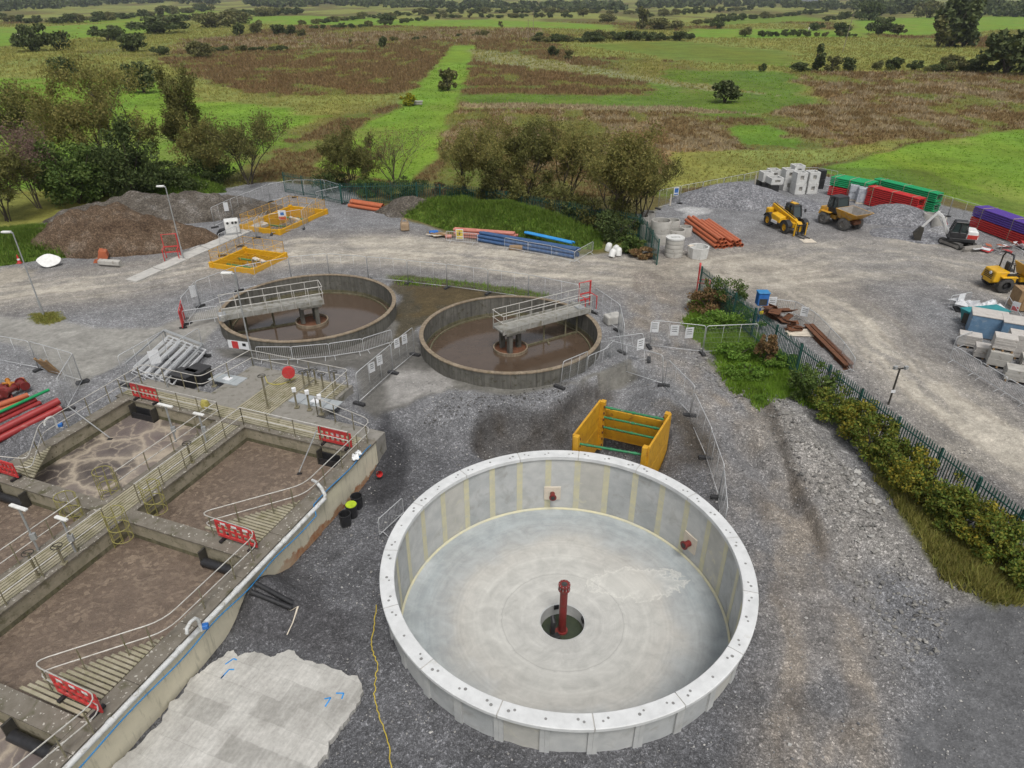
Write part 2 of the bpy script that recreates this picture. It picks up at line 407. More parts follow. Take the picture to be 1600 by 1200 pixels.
YARD = P((-500, 440), (-60, 418), (20, 405), (60, 348), (200, 318), (330, 296), (420, 284), (540, 292), (575, 318), (640, 345), (700, 366), (900, 398), (1010, 392), (1022, 330), (1080, 300),
         (1188, 279), (1290, 276), (1440, 312), (1600, 352), (2100, 440), (2300, 1500), (-1500, 1500))
ROAD1 = P((-120, 470), (60, 452), (220, 432), (350, 408), (470, 392), (580, 388), (700, 396), (860, 416), (980, 424), (1100, 426), (1200, 424))
ROAD2 = P((1100, 424), (1220, 440), (1300, 480), (1380, 550), (1470, 622), (1560, 680), (1680, 740))
ROAD3 = P((1180, 424), (1300, 404), (1420, 400), (1540, 420), (1700, 470))
TRK = P((1010, 430), (1035, 500), (1075, 560), (1150, 630), (1210, 720), (1255, 820), (1290, 930), (1310, 1050), (1300, 1250))

def field_color(x, y):
    n = len(x); c = np.tile(np.array(HEATH), (n, 1))
    k = fbm(x*.02, y*.008, 41)[:, None]; c = c*(1-sm(.4, .6, k))+np.array(OLIVE)*sm(.4, .6, k)
    for pts, colr, soft, warp in FIELDS:
        m = polymask(x, y, P(*pts), soft*1.3, warp*1.7, .12)[:, None]; c = c*(1-m)+np.array(colr)*m
    # patchy: rushes in the grass, grass in the rushes
    q = fbm(x*.16, y*.10, 61, 5)
    brown = sm(.09, .03, np.abs(c[:, 1]-.09))*(c[:, 0] > c[:, 1]*1.05)
    a = (sm(.53, .68, q)*brown*.75)[:, None]; c = c*(1-a)+np.array((.12, .15, .035))*a
    q2 = fbm(x*.3+5, y*.2, 67, 4); rr = ((c[:, 0] > .145)*(c[:, 0] > c[:, 1]*1.2)*sm(.56, .72, q2)*.7)[:, None]; c = c*(1-rr)+np.array(STRAW)*rr
    q3 = fbm(x*.07, y*.05, 71, 4); gg = ((c[:, 1] > c[:, 0]*1.3)*sm(.56, .74, q3)*.55)[:, None]; c = c*(1-gg)+np.array(OLIVE)*gg
    return c
def yard_color(x, y):
    n = len(x); c = np.tile(np.array(GRAV), (n, 1)); gr = np.ones(n)*.8
    def lay(m, colr, g=None):
        nonlocal c, gr
        c = c*(1-m[:, None])+np.array(colr)*m[:, None]
        if g is not None: gr = gr*(1-m)+g*m
    def warpd(pts, w, s):
        xx = x+w*(fbm(x*s, y*s, 91)-.5)*2; yy = y+w*(fbm(x*s, y*s, 95)-.5)*2
        return segdist(xx, yy, pts)
    dl = 1-sm(27, 36, y+2*(fbm(x*.3, y*.3, 50)-.5)-.2*np.clip(x-8, 0, 9))
    lay(dl*.95*(1-.55*sm(8, 12, x)), GRAVD, .9)
    # dusty wheel lanes
    for pts, wd, st in ((ROAD1, 5.0, 1.0), (ROAD2, 4.0, .95), (ROAD3, 7.5, .7)):
        d, l = warpd(pts, .9, .25)
        lane = 1-sm(wd*.35, wd, d)
        lay(np.clip((1-sm(wd*.8, wd*1.7, d))*.4, 0, 1)*st, DIRT, .55)
        streak = .35+.65*sm(.35, .62, fbm(d*1.6, l*.10, 97, 4)); pat = .45+.55*sm(.3, .6, fbm(x*.35, y*.35, 98))
        lay(np.clip(lane*streak*pat*1.45, 0, 1)*st, TRACK, .25)
        for off in (.5, 1.35, 2.3, 3.1):
            lay((1-sm(.06, .20, np.abs(d-off+.25*(fbm(l*.12+off, l*0+off, 140)-.5))))*.34*sm(.45, .62, fbm(l*.16+9*off, d*.6, 141))*st, (.15, .128, .105), .4)
    lay((1-sm(0, 1, np.abs(fbm(x*.22, y*.5, 120, 4)-.5)*14))*.16*sm(44, 50, y), GRAVD)
    d, l = warpd(TRK, .8, .35)
    lane = 1-sm(1.2, 3.6, d); lay(lane*(.35+.6*sm(.35, .65, fbm(d*1.4, l*.16, 99)))*(.35+.75*sm(.3, .6, fbm(x*.6, y*.6, 135, 5))), (.245, .218, .188), .75)
    lay((1-sm(.15, .5, np.abs(d-1.0)))*.4*sm(.4, .6, fbm(x*.4, y*.4, 130)), (.13, .11, .092), .5)
    d, l = segdist(x, y, BERM); lay((1-sm(.8, 2.2, d+1.2*(fbm(x*.8, y*.8, 101)-.5)))*.6, (.21, .195, .175), .9)
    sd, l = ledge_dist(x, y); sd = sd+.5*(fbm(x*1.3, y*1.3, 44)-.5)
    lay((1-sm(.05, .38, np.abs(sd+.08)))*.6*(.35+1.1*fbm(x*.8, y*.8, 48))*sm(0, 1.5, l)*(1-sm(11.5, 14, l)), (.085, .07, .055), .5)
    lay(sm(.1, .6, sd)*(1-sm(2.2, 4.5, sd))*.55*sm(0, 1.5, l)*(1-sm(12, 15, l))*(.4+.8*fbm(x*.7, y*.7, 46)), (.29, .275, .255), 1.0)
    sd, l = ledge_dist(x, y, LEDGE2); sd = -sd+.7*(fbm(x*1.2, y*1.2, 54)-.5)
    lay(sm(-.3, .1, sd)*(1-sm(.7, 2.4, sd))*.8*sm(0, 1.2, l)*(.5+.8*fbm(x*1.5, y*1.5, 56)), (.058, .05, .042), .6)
    Z = [ # outline, colour, speckle, softness, wander
     ([(-60, 490), (60, 500), (170, 516), (250, 512), (300, 490), (345, 478), (338, 520), (300, 545), (200, 560), (120, 606), (40, 540), (-60, 520)], (.27, .262, .24), .1, .3, .5),
     ([(225, 528), (330, 500), (400, 540), (560, 560), (640, 500), (650, 440), (620, 420), (640, 470), (560, 520), (420, 530), (340, 500)], WET, .12, .35, .4),
     ([(330, 545), (500, 540), (600, 530), (650, 505), (668, 560), (700, 590), (720, 602), (640, 632), (585, 655), (560, 640), (560, 580), (380, 560)], WET, .12, .25, .5),
     ([(655, 540), (690, 585), (790, 603), (900, 595), (950, 575), (985, 560), (1005, 585), (930, 622), (800, 618), (700, 606)], (.15, .145, .13), .15, .2, .4),
     ([(612, 430), (690, 437), (790, 452), (830, 460), (660, 510), (640, 530), (615, 540), (620, 470)], MOSS, .6, .3, .8),
     ([(640, 450), (700, 445), (760, 460), (700, 480), (650, 490)], (.085, .064, .032), .4, .3, 1.6),
     ([(600, 430), (700, 436), (800, 448), (860, 462), (840, 464), (700, 444), (610, 436)], (.075, .085, .025), .2, .25, .6),
     ([(600, 600), (700, 570), (720, 600), (600, 640)], (.27, .26, .245), .2, .35, 1.0),
     ([(1490, 945), (1660, 930), (1800, 1300), (1385, 1300), (1395, 1140), (1470, 1075)], TARM, .3, .25, .5),
     ([(50, 490), (85, 488), (100, 500), (70, 508), (48, 500)], (.11, .125, .02), .2, .15, .5),
     ([(0, 420), (40, 415), (60, 430), (30, 440), (-40, 450)], (.33, .30, .25), .3, .4, 1),
     ([(330, 372), (200, 440), (210, 436), (345, 366)], PALE, .1, .05, .1),
     ([(1065, 325), (1100, 322), (1110, 334), (1072, 338)], (.38, .38, .38), .4, .4, 1.5),
     ([(1350, 700), (1400, 790), (1470, 900), (1560, 945), (1660, 945), (1660, 900), (1500, 860), (1420, 770)], (.115, .115, .03), .2, .3, .6),
     ([(1070, 500), (1085, 462), (1125, 470), (1200, 540), (1240, 560), (1270, 640), (1240, 620), (1190, 590), (1150, 580), (1110, 550)], (.085, .115, .02), .2, .3, .8),
     ([(1110, 560), (1160, 570), (1190, 590), (1180, 630), (1140, 600)], (.09, .13, .022), .2, .3, .8),
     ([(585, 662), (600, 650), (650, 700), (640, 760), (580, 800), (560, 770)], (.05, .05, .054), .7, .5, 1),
     ([(1040, 640), (1075, 632), (1110, 690), (1095, 730), (1050, 720)], (.075, .064, .052), .6, .8, 1.4),
     ([(320, 990), (430, 880), (560, 960), (560, 1040), (420, 1000)], (.075, .074, .078), .8, .6, 1),
    ]
    for pts, colr, g, soft, warp in Z:
        poly = [tuple(at(a, b)[:2]) for a, b in pts]
        lay(polymask(x, y, poly, soft, warp, .6, 77), colr, g)
    return c, gr

# ------------------------------------------------------------------ ground mesh
def set_attr(me, c, gr):
    a = me.attributes.new('Col', 'FLOAT_COLOR', 'POINT'); a.data.foreach_set('color', np.c_[c, np.ones(len(c))].astype(np.float32).ravel())
    b = me.attributes.new('gr', 'FLOAT', 'POINT'); b.data.foreach_set('value', gr.astype(np.float32))
def grid_mesh(name, X, Y, Z, keep, mat, c, gr):
    ny, nx = X.shape; idx = np.arange(nx*ny).reshape(ny, nx)
    q = np.stack([idx[:-1, :-1], idx[:-1, 1:], idx[1:, 1:], idx[1:, :-1]], -1).reshape(-1, 4)[keep.ravel()]
    used = np.unique(q); rm = np.full(nx*ny, -1); rm[used] = np.arange(len(used)); q = rm[q]
    me = bpy.data.meshes.new(name); me.vertices.add(len(used)); me.loops.add(q.size); me.polygons.add(len(q))
    me.vertices.foreach_set('co', np.c_[X.ravel()[used], Y.ravel()[used], Z.ravel()[used]].astype(np.float32).ravel())
    me.loops.foreach_set('vertex_index', q.astype(np.int32).ravel())
    me.polygons.foreach_set('loop_start', (np.arange(len(q))*4).astype(np.int32))
    me.polygons.foreach_set('use_smooth', np.ones(len(q), bool))
    me.update(calc_edges=True)
    set_attr(me, c[used], gr[used]); me.validate()
    return mkobj(name, me, mat)
gy = [5.0]
while gy[-1] < 112: gy.append(gy[-1]+.14+.0042*max(0, gy[-1]-12))
gy = np.array(gy); gx = np.concatenate([np.linspace(-84, -34, 120)[:-1], np.linspace(-34, 46, 381)[:-1], np.linspace(46, 90, 120)])
X, Y = np.meshgrid(gx, gy)
def snap_circle(cx, cy, r):
    global X, Y
    d = np.hypot(X-cx, Y-cy); m = (d < r) & (d > r-.5); f = np.where(m, r/np.maximum(d, 1e-6), 1)
    X = cx+(X-cx)*f; Y = cy+(Y-cy)*f
    return d < r
ins = snap_circle(TC[0], TC[1], 7.2) | snap_circle(CL1[0], CL1[1], CL1[2]-.15) | snap_circle(CL2[0], CL2[1], CL2[2]-.15)
bs, bt = blocal(X, Y)
BIN = (bs > .2) & (bt > .2) & (bt < 15.6) & (bs < 24)
ins |= BIN
Z = zg(X, Y)
Z = np.where(BIN, -3.0, Z)
keep = ~(ins[:-1, :-1] & ins[:-1, 1:] & ins[1:, 1:] & ins[1:, :-1])
fx, fy = X.ravel(), Y.ravel()
ym = polymask(fx, fy, YARD, .35, .7, .35)
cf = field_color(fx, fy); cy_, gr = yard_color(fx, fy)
cc = cf*(1-ym[:, None])+cy_*ym[:, None]; gg_ = gr*ym
yq = ym.reshape(X.shape); yq = (yq[:-1, :-1]+yq[1:, 1:]) > 1.0
rd = np.full(len(fx), 1e9)
for pts in (ROAD1, ROAD2, ROAD3): rd = np.minimum(rd, segdist(fx, fy, pts)[0]-2.6)
rq = rd.reshape(X.shape); rq = (rq[:-1, :-1]+rq[1:, 1:]) < 0
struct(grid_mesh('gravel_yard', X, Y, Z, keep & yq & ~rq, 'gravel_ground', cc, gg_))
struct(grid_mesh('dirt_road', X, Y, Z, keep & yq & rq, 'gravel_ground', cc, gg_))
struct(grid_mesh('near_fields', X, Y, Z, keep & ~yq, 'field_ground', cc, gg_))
fyv = np.geomspace(110.5, 6500, 230); fu = np.linspace(-1.15, 1.15, 460)
FX = fu[None, :]*(fyv[:, None]*.95+40); FY = np.repeat(fyv[:, None], len(fu), 1)
FZ = zg(FX, FY)-.06*(FY < 113)
cfar = field_color(FX.ravel(), FY.ravel())
struct(grid_mesh('far_fields', FX, FY, FZ, np.ones((FX.shape[0]-1, FX.shape[1]-1), bool), 'field_ground', cfar, np.zeros(cfar.shape[0])))
sk_x, sk_y = np.meshgrid(np.linspace(-6500, 6500, 40), np.linspace(-900, 6400, 30))
struct(grid_mesh('ground', sk_x, sk_y, np.full(sk_x.shape, -9.0), np.ones((29, 39), bool), 'field_ground', np.tile(np.array(OLIVE), (sk_x.size, 1)), np.zeros(sk_x.size)))
# ------------------------------------------------------------------ shared materials
M('concrete_new', (.52, .525, .51), (.42, .43, .425), 1.6, .8, bump=.15, bscale=30, dirt=(.33, .325, .30), dscale=.9, dlo=.55, dhi=.8)
M('concrete_cap', (.64, .65, .65), (.54, .55, .55), 2.0, .75, bump=.1, bscale=40, dirt=(.45, .43, .38), dscale=2.2, dlo=.62, dhi=.85)
M('concrete_panel_b', (.47, .48, .475), (.36, .375, .375), 1.1, .8, bump=.15, bscale=30, dirt=(.30, .295, .275), dscale=1.3, dlo=.52, dhi=.74)
M('concrete_panel_c', (.50, .49, .45), (.41, .405, .375), 1.4, .8, bump=.15, bscale=30, dirt=(.56, .54, .42), dscale=1.6, dlo=.58, dhi=.7)
M('concrete_pale', (.50, .485, .45), (.40, .39, .365), 1.8, .85, bump=.2, bscale=25, dirt=(.25, .235, .2), dscale=2.0, dlo=.55, dhi=.8)
M('sealant', (.58, .545, .36), (.50, .48, .36), 2.5, .7, dirt=(.48, .48, .42), dscale=3, dlo=.5, dhi=.7); M('pocket_grey', (.26, .26, .255), (.16, .16, .155), 6, .9)
M('dark_hole', (.06, .06, .055), (.03, .03, .03), 6, .9)
M('red_paint', (.20, .022, .02), (.14, .018, .016), 4, .5, dirt=(.12, .05, .035), dscale=5)
M('black_plastic', (.018, .018, .02), (.03, .03, .032), 6, .45)
M('sump_water', (.05, .06, .035), (.035, .045, .03), 2, .08)
M('galvanised', (.42, .43, .43), (.32, .33, .335), 8, .5, .35)
M('galv_bright', (.58, .59, .60), (.48, .49, .50), 8, .45, .3)
M('steel_rail', (.56, .55, .52), (.44, .42, .38), 5, .55, .15, dirt=(.22, .17, .10), dscale=6, dlo=.58, dhi=.75)
M('rail_post', (.22, .20, .14), (.16, .14, .085), 4, .75, dirt=(.12, .11, .04), dscale=4)
M('cream_patch', (.66, .59, .49), (.56, .50, .41), 3, .8)
M('yellow_cord', (.55, .42, .06), None, 6, .6)
M('rust', (.16, .065, .03), (.09, .04, .022), 5, .85, bump=.3, bscale=20)
def tank_floor_mat():
    t = NT('tank_floor_concrete'); p = t.pos(True)
    sx = t.n('ShaderNodeSeparateXYZ'); t.l(p[0], p[1], sx, 0)
    d = t.n('ShaderNodeVectorMath'); d.operation = 'LENGTH'; cb = t.n('ShaderNodeCombineXYZ'); t.l(sx, 0, cb, 0); t.l(sx, 1, cb, 1); t.l(cb, 0, d, 0)
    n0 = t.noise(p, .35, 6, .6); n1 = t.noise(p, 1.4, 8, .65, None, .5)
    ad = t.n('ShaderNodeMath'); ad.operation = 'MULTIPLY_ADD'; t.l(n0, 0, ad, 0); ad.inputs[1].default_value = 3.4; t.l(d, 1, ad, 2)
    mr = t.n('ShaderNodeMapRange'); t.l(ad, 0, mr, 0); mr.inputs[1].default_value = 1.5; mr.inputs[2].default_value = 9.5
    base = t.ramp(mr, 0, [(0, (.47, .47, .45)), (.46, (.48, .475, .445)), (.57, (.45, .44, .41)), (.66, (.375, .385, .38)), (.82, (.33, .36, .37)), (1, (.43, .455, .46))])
    mo = t.ramp(n1, 0, [(.3, .82), (.7, 1.14)])
    c = t.mix(1.0, (base, 0), (mo, 0), 'MULTIPLY')
    # trowel rings and spokes
    mp = t.n('ShaderNodeMath'); mp.operation = 'MULTIPLY_ADD'; t.l(n1, 0, mp, 0); mp.inputs[1].default_value = .22; t.l(d, 1, mp, 2)
    cb2 = t.n('ShaderNodeCombineXYZ'); t.l(mp, 0, cb2, 0)
    rn = t.noise((cb2, 0), 3.0, 6, .75); rr = t.ramp(rn, 0, [(.35, .90), (.65, 1.07)]); c = t.mix(1.0, c, (rr, 0), 'MULTIPLY')
    an = t.n('ShaderNodeMath'); an.operation = 'ARCTAN2'; t.l(sx, 1, an, 0); t.l(sx, 0, an, 1)
    cb3 = t.n('ShaderNodeCombineXYZ'); t.l(an, 0, cb3, 0); rd = t.n('ShaderNodeMath'); rd.operation = 'MULTIPLY'; t.l(d, 1, rd, 0); rd.inputs[1].default_value = .08; t.l(rd, 0, cb3, 1)
    sn = t.noise((cb3, 0), 9, 5, .7); sr = t.ramp(sn, 0, [(.60, 0), (.74, 1)])
    fall = t.ramp(d, 1, [(0, 1), (1, 0)]); mr2 = t.n('ShaderNodeMapRange'); t.l(d, 1, mr2, 0); mr2.inputs[1].default_value = .9; mr2.inputs[2].default_value = 2.9; mr2.inputs[3].default_value = .6; mr2.inputs[4].default_value = 0
    mm = t.n('ShaderNodeMath'); mm.operation = 'MULTIPLY'; t.l(sr, 0, mm, 0); t.l(mr2, 0, mm, 1)
    c = t.mix((mm, 0), c, (.17, .16, .14))
    # one dark trowel ring
    rg = t.n('ShaderNodeMath'); rg.operation = 'SUBTRACT'; t.l(mp, 0, rg, 0); rg.inputs[1].default_value = 2.75
    ab = t.n('ShaderNodeMath'); ab.operation = 'ABSOLUTE'; t.l(rg, 0, ab, 0)
    rl = t.ramp(ab, 0, [(0, .45), (.035, 0)]); c = t.mix((rl, 0), c, (.24, .235, .22))
    # spilled laitance: a pale tongue from the wall pipe
    mp4 = t.n('ShaderNodeMapping'); mp4.inputs['Location'].default_value = (-3.5, -1.95, 0); t.t.links.new(p[0].outputs[p[1]], mp4.inputs['Vector'])
    mp5 = t.n('ShaderNodeMapping'); mp5.inputs['Rotation'].default_value = (0, 0, 0); mp5.inputs['Scale'].default_value = (.27, .62, 0); t.l(mp4, 0, mp5, 0)
    ln = t.n('ShaderNodeVectorMath'); ln.operation = 'LENGTH'; t.l(mp5, 0, ln, 0)
    a2 = t.n('ShaderNodeMath'); a2.operation = 'MULTIPLY_ADD'; t.l(n1, 0, a2, 0); a2.inputs[1].default_value = 1.1; t.l(ln, 1, a2, 2)
    lr = t.ramp(a2, 0, [(.0, .75), (.98, .55), (1.0, .95), (1.04, 0)]); lr.color_ramp.elements[3].position = 1.0
    mr5 = t.n('ShaderNodeMapRange'); t.l(a2, 0, mr5, 0); mr5.inputs[1].default_value = .4; mr5.inputs[2].default_value = 1.6
    lr = t.ramp(mr5, 0, [(0, .40), (.42, .14), (.555, .30), (.575, .62), (.61, 0)])
    c = t.mix((lr, 0), c, (.68, .67, .62))
    t.col(c); nb = t.noise(p, 18, 4, .6); t.bump(nb, 0, .12, .02)
    return t.set(.62, 0, .35)
tank_floor_mat()

# ------------------------------------------------------------------ new precast tank
tx, ty = TC
tank = thing('precast_tank', 'new pale precast concrete round tank with segmented coping, largest tank in front', 'tank', (tx, ty, 0))
NSEG = 15; FLZ = -3.18
j0 = at(904.5, 707.5, TZ); A0 = math.atan2(j0.y-ty, j0.x-tx)
dA = 2*PI/NSEG; hp = dA/2
RI, RO = 7.02, 7.30
for i in range(NSEG*2):
    a = A0+i*hp
    MB().lathe([(RI, FLZ-.35), (RO, FLZ-.35), (RO, TZ-.20), (RI, TZ-.20)], 5, a0=a+.004, a1=a+hp-.004, closed_prof=True).build('wall_panel', ('concrete_new', 'concrete_panel_b', 'concrete_new', 'concrete_panel_c', 'concrete_panel_b')[(i*7) % 5], tank, smooth=20)
    e = .17/RI
    r = Vector((math.cos(a), math.sin(a), 0)); tn = Vector((-r.y, r.x, 0))
    s1 = MB().lathe([(RI-.012, FLZ), (RI+.05, FLZ), (RI+.05, TZ-.20), (RI-.012, TZ-.20)], 2, a0=a-e*.88, a1=a+e*.88, closed_prof=True)
    s1.build('joint_sealant', 'sealant', tank)
    # outside: raised edge ribs beside every joint
    for k in (-1, 1):
        MB().lathe([(RO-.02, -2.0), (RO+.07, -2.0), (RO+.07, TZ-.20), (RO-.02, TZ-.20)], 1, a0=a+k*.0112-.0108, a1=a+k*.0112+.0108, closed_prof=True).build('joint_rib', 'concrete_new', tank)
rngt = random.Random(4)
for i in range(NSEG):
    a = A0+i*dA; g = .0028
    o = MB().lathe([(RI-.09, TZ-.20), (RO+.16, TZ-.20), (RO+.20, TZ-.15), (RO+.20, TZ-.02), (RO+.17, TZ), (RI-.07, TZ), (RI-.09, TZ-.02)], 12, a0=a+g, a1=a+dA-g, closed_prof=True).build('coping_segment', 'concrete_cap', tank, smooth=25)
    pk = MB()
    for f, rr in ((.10, 7.24), (.16, 7.15), (.5, 7.22), (.56, 7.13), (.84, 7.15), (.90, 7.24)):
        if f == .56 and i % 2: continue
        aa = a+dA*f; pk.disc((rr*math.cos(aa), rr*math.sin(aa), TZ+.003), rngt.uniform(.040, .062), 8)
    tag(pk.build('bolt_pockets', 'pocket_grey', o, flip=False), kind='stuff')
    MB().lathe([(RI-.06, TZ-.19), (RO+.17, TZ-.19), (RO+.17, TZ-.03), (RI-.06, TZ-.03)], 1, a0=a-g*1.1, a1=a+g*1.1, closed_prof=True).build('joint_mortar', 'concrete_pale', tank)
# floor: shallow cone to a sump
SR = 1.02
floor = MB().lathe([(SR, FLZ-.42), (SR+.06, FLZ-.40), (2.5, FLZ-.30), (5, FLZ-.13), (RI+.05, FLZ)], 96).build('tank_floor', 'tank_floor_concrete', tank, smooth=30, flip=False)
MB().lathe([(RI-.02, FLZ+.08), (RI-.10, FLZ+.012), (RI-.10, FLZ-.02), (RI+.02, FLZ-.02)], 96).build('floor_fillet', 'sealant', tank, smooth=30)
sump = MB().lathe([(SR, FLZ-.42), (SR-.06, FLZ-.44), (SR-.08, FLZ-1.25), (.02, FLZ-1.3)], 40).build('sump', 'concrete_new', tank, smooth=30)
MB().disc((0, 0, FLZ-1.02), SR-.085, 40).build('sump_water', 'sump_water', sump, flip=False)
for a in (.2, 1.8, 3.9): 
    MB().box((.94*math.cos(a), .94*math.sin(a), FLZ-.55), (.10, .22, .22), a).build('sump_bracket', 'black_plastic', sump)
# wall inlet pipes
def wall_inlet(ang, z, size, patch):
    r = Vector((math.cos(ang), math.sin(ang), 0)); tn = Vector((-r.y, r.x, 0))
    c = r*(RI-.045)+Vector((0, 0, z))
    pl = MB().bar(c-tn*patch[0]/2, c+tn*patch[0]/2, patch[1], .07, up=tuple(r)).build('pipe_box_out', 'cream_patch', tank)
    q = MB().path([c-r*.0, c-r*.36], size, 14, cap=True); f = q.build('inlet_pipe', 'red_paint', tank, smooth=40)
    fl = MB().path([c-r*.34, c-r*.40], size*1.45, 14); fl.build('pipe_flange', 'red_paint', f, smooth=40)
    MB().path([c-r*.35, c-r*.415], size*.82, 14).build('pipe_bore', 'dark_hole', f)
p = at(879, 768, -1.9); wall_inlet(math.radians(91.0), -2.15, .13, (.85, .8))
wall_inlet(math.radians(28.5), -2.15, .15, (.8, .9))
# standpipe in the sump
sp = thing('standpipe', 'tall dark red flanged pipe standing upright in the tank sump', 'pipe', (tx, ty, FLZ-1.3))
TOP = 3.15
MB().tube((0, 0, .1), (0, 0, TOP-.1), .165, 20).build('pipe', 'red_paint', sp, smooth=40)
for z in (.30, TOP-.30, TOP-.06): MB().tube((0, 0, z-.035), (0, 0, z+.035), .255, 20).build('pipe_flange', 'red_paint', sp, smooth=40)
MB().tube((0, 0, TOP-.27), (0, 0, TOP-.05), .205, 20).build('collar', 'red_paint', sp, smooth=40)
bo = MB()
for k in range(10):
    a = k*PI/5; bo.tube((.225*math.cos(a), .225*math.sin(a), TOP-.36), (.225*math.cos(a), .225*math.sin(a), TOP+.01), .016, 6)
tag(bo.build('flange_bolts', 'galvanised', sp), kind='stuff')
MB().tube((0, 0, TOP-.05), (0, 0, TOP-.018), .13, 16).build('pipe_bore', 'dark_hole', sp)
MB().tube((0, 0, .05), (-.5, .05, .3), .15, 14).build('branch_pipe', 'red_paint', sp, smooth=40)
hs_ = thing('pump_hose', 'short black hose dropping into the tank sump beside the red pipe', 'hose', (tx-.42, ty-.2, FLZ-1.2))
MB().path([(0, -.1, 0), (0, -.05, .6), (.02, .0, .95), (-.02, .25, 1.05)], .10, 10).build('hose', 'black_plastic', hs_, smooth=50)
MB().box((.1, -.2, .2), (.4, .3, .3), .4).build('pump_body', 'black_plastic', hs_, bev=.03)
# ------------------------------------------------------------------ old clarifiers
def old_conc(name, c1, c2, mossy, zref=None):
    t = NT(name); p = t.pos()
    n = t.noise(p, 1.1, 7, .65); r = t.ramp(n, 0, [(.3, c1), (.7, c2)])
    st = t.noise(p, 5, 5, .65, (1, 1, .10)); s = t.ramp(st, 0, [(.40, 0), (.72, 1)])
    c = t.mix((s, 0), (r, 0), tuple(v*.42 for v in c1))
    n3 = t.noise(p, 3.5, 7, .7, None, .5); r3 = t.ramp(n3, 0, [(.55, 0), (.68, 1)]); c = t.mix((r3, 0), c, mossy)
    t.col(c); t.bump(n3, 0, .3, .03)
    return t.set(.88, 0, .25)
old_conc('concrete_old', (.30, .285, .245), (.185, .175, .15), (.075, .07, .025))
old_conc('concrete_grey_old', (.185, .178, .155), (.105, .10, .088), (.06, .055, .03))
old_conc('concrete_coping_old', (.33, .27, .20), (.22, .17, .115), (.14, .115, .06))
old_conc('concrete_moss', (.20, .18, .12), (.10, .095, .05), (.06, .065, .015))
def sludge(name, c1, c2, net=None, scale=.35, rough=.35, bumpy=.3, fine=7):
    t = NT(name); p = t.pos()
    n = t.noise(p, 1.3, 6, .6); r = t.ramp(n, 0, [(.3, c1), (.7, c2)]); c = (r, 0)
    if net:
        wn = t.noise(p, .75, 5, .6); ws = t.n('ShaderNodeVectorMath'); ws.operation = 'MULTIPLY_ADD'; t.l(wn, 1, ws, 0); ws.inputs[1].default_value = (1.5, 1.5, 0)
        t.t.links.new(p[0].outputs[p[1]], ws.inputs[2])
        v = t.voro((ws, 0), scale, 'DISTANCE_TO_EDGE'); vr = t.ramp(v, 0, [(0, .95), (.03, .7), (.09, .22), (.28, 0)])
        v2 = t.voro((ws, 0), scale*2.4, 'DISTANCE_TO_EDGE'); vr2 = t.ramp(v2, 0, [(0, .65), (.05, .10), (.14, 0)])
        ll = t.noise(p, .22, 3, .5); lm = t.ramp(ll, 0, [(.42, 0), (.62, 1)])
        v3 = t.voro((ws, 0), scale, 'F1'); sc_ = t.n('ShaderNodeSeparateColor'); t.l(v3, 1, sc_, 0); dk = t.ramp(sc_, 0, [(.55, 1.12), (.7, .62)])
        c = t.mix(1.0, c, (dk, 0), 'MULTIPLY')
        c = t.mix((lm, 0), c, tuple(v_*.9 for v_ in net)) if False else c
        c = t.mix((vr, 0), c, net); c = t.mix((vr2, 0), c, tuple(v_*1.05 for v_ in net))
    else:
        v = t.voro(p, fine); sc_ = t.n('ShaderNodeSeparateColor'); t.l(v, 1, sc_, 0); vr = t.ramp(sc_, 0, [(.55, 0), (1, 1)])
        pm = t.noise(p, .5, 4, .6); pr_ = t.ramp(pm, 0, [(.35, .22), (.65, .8)])
        mm = t.n('ShaderNodeMath'); mm.operation = 'MULTIPLY'; t.l(vr, 0, mm, 0); t.l(pr_, 0, mm, 1)
        c = t.mix((mm, 0), c, (.30, .235, .175)) if fine > 1 else c
    t.col(c); nb = t.noise(p, 4.5, 6, .7); t.bump(nb, 0, bumpy, .12)
    return t.set(rough, 0, 1.0 if rough < .2 else .4)
sludge('clarifier_water', (.095, .066, .046), (.075, .052, .036), None, rough=.10, bumpy=.03, fine=.6)
sludge('aeration_sludge', (.18, .136, .104), (.125, .094, .072), None, rough=.28, bumpy=.7, fine=6.5)
sludge('foam_sludge', (.155, .130, .122), (.115, .094, .086), (.40, .34, .265), .42, .3, .35)
M('steel_dark', (.055, .05, .04), (.035, .033, .028), 5, .7)
M('bridge_plate', (.33, .325, .30), (.24, .235, .21), 3, .7, .1, dirt=(.16, .14, .09), dscale=3)

def rail_run(parent, pts, h=(1.08, .56), r=.024, sp=1.5, post_r=.028, rail_m='steel_rail', post_m='rail_post', ends=True, rnd=0):
    """handrail: rails follow the corner points, posts stand between them"""
    pts = [Vector(p) for p in pts]
    for hh in h:
        q = []
        for i, p in enumerate(pts):
            if rnd and 0 < i < len(pts)-1:
                a = (pts[i-1]-p).normalized(); b = (pts[i+1]-p).normalized(); k = min(rnd, (pts[i-1]-p).length*.45, (pts[i+1]-p).length*.45)
                for f in (0, .25, .5, .75, 1): q.append(p+a*k*(1-f)**2+b*k*f*f+Vector((0, 0, hh)))
            else: q.append(p+Vector((0, 0, hh)))
        if ends and len(h) == 2:
            pass
        MB().path(q, r, 6).build('rail', rail_m, parent, smooth=60)
    for a, b in zip(pts[:-1], pts[1:]):
        L = (b-a).length; n = max(1, round(L/sp))
        for i in range(n+1 if b is pts[-1] else n):
            p = a+(b-a)*(i/n)
            if i == 0 and a is not pts[0] and rnd: p = a+(b-a).normalized()*min(rnd, L*.4)
            MB().tube(p, p+Vector((0, 0, h[0])), post_r, 6).build('post', post_m, parent, smooth=60)

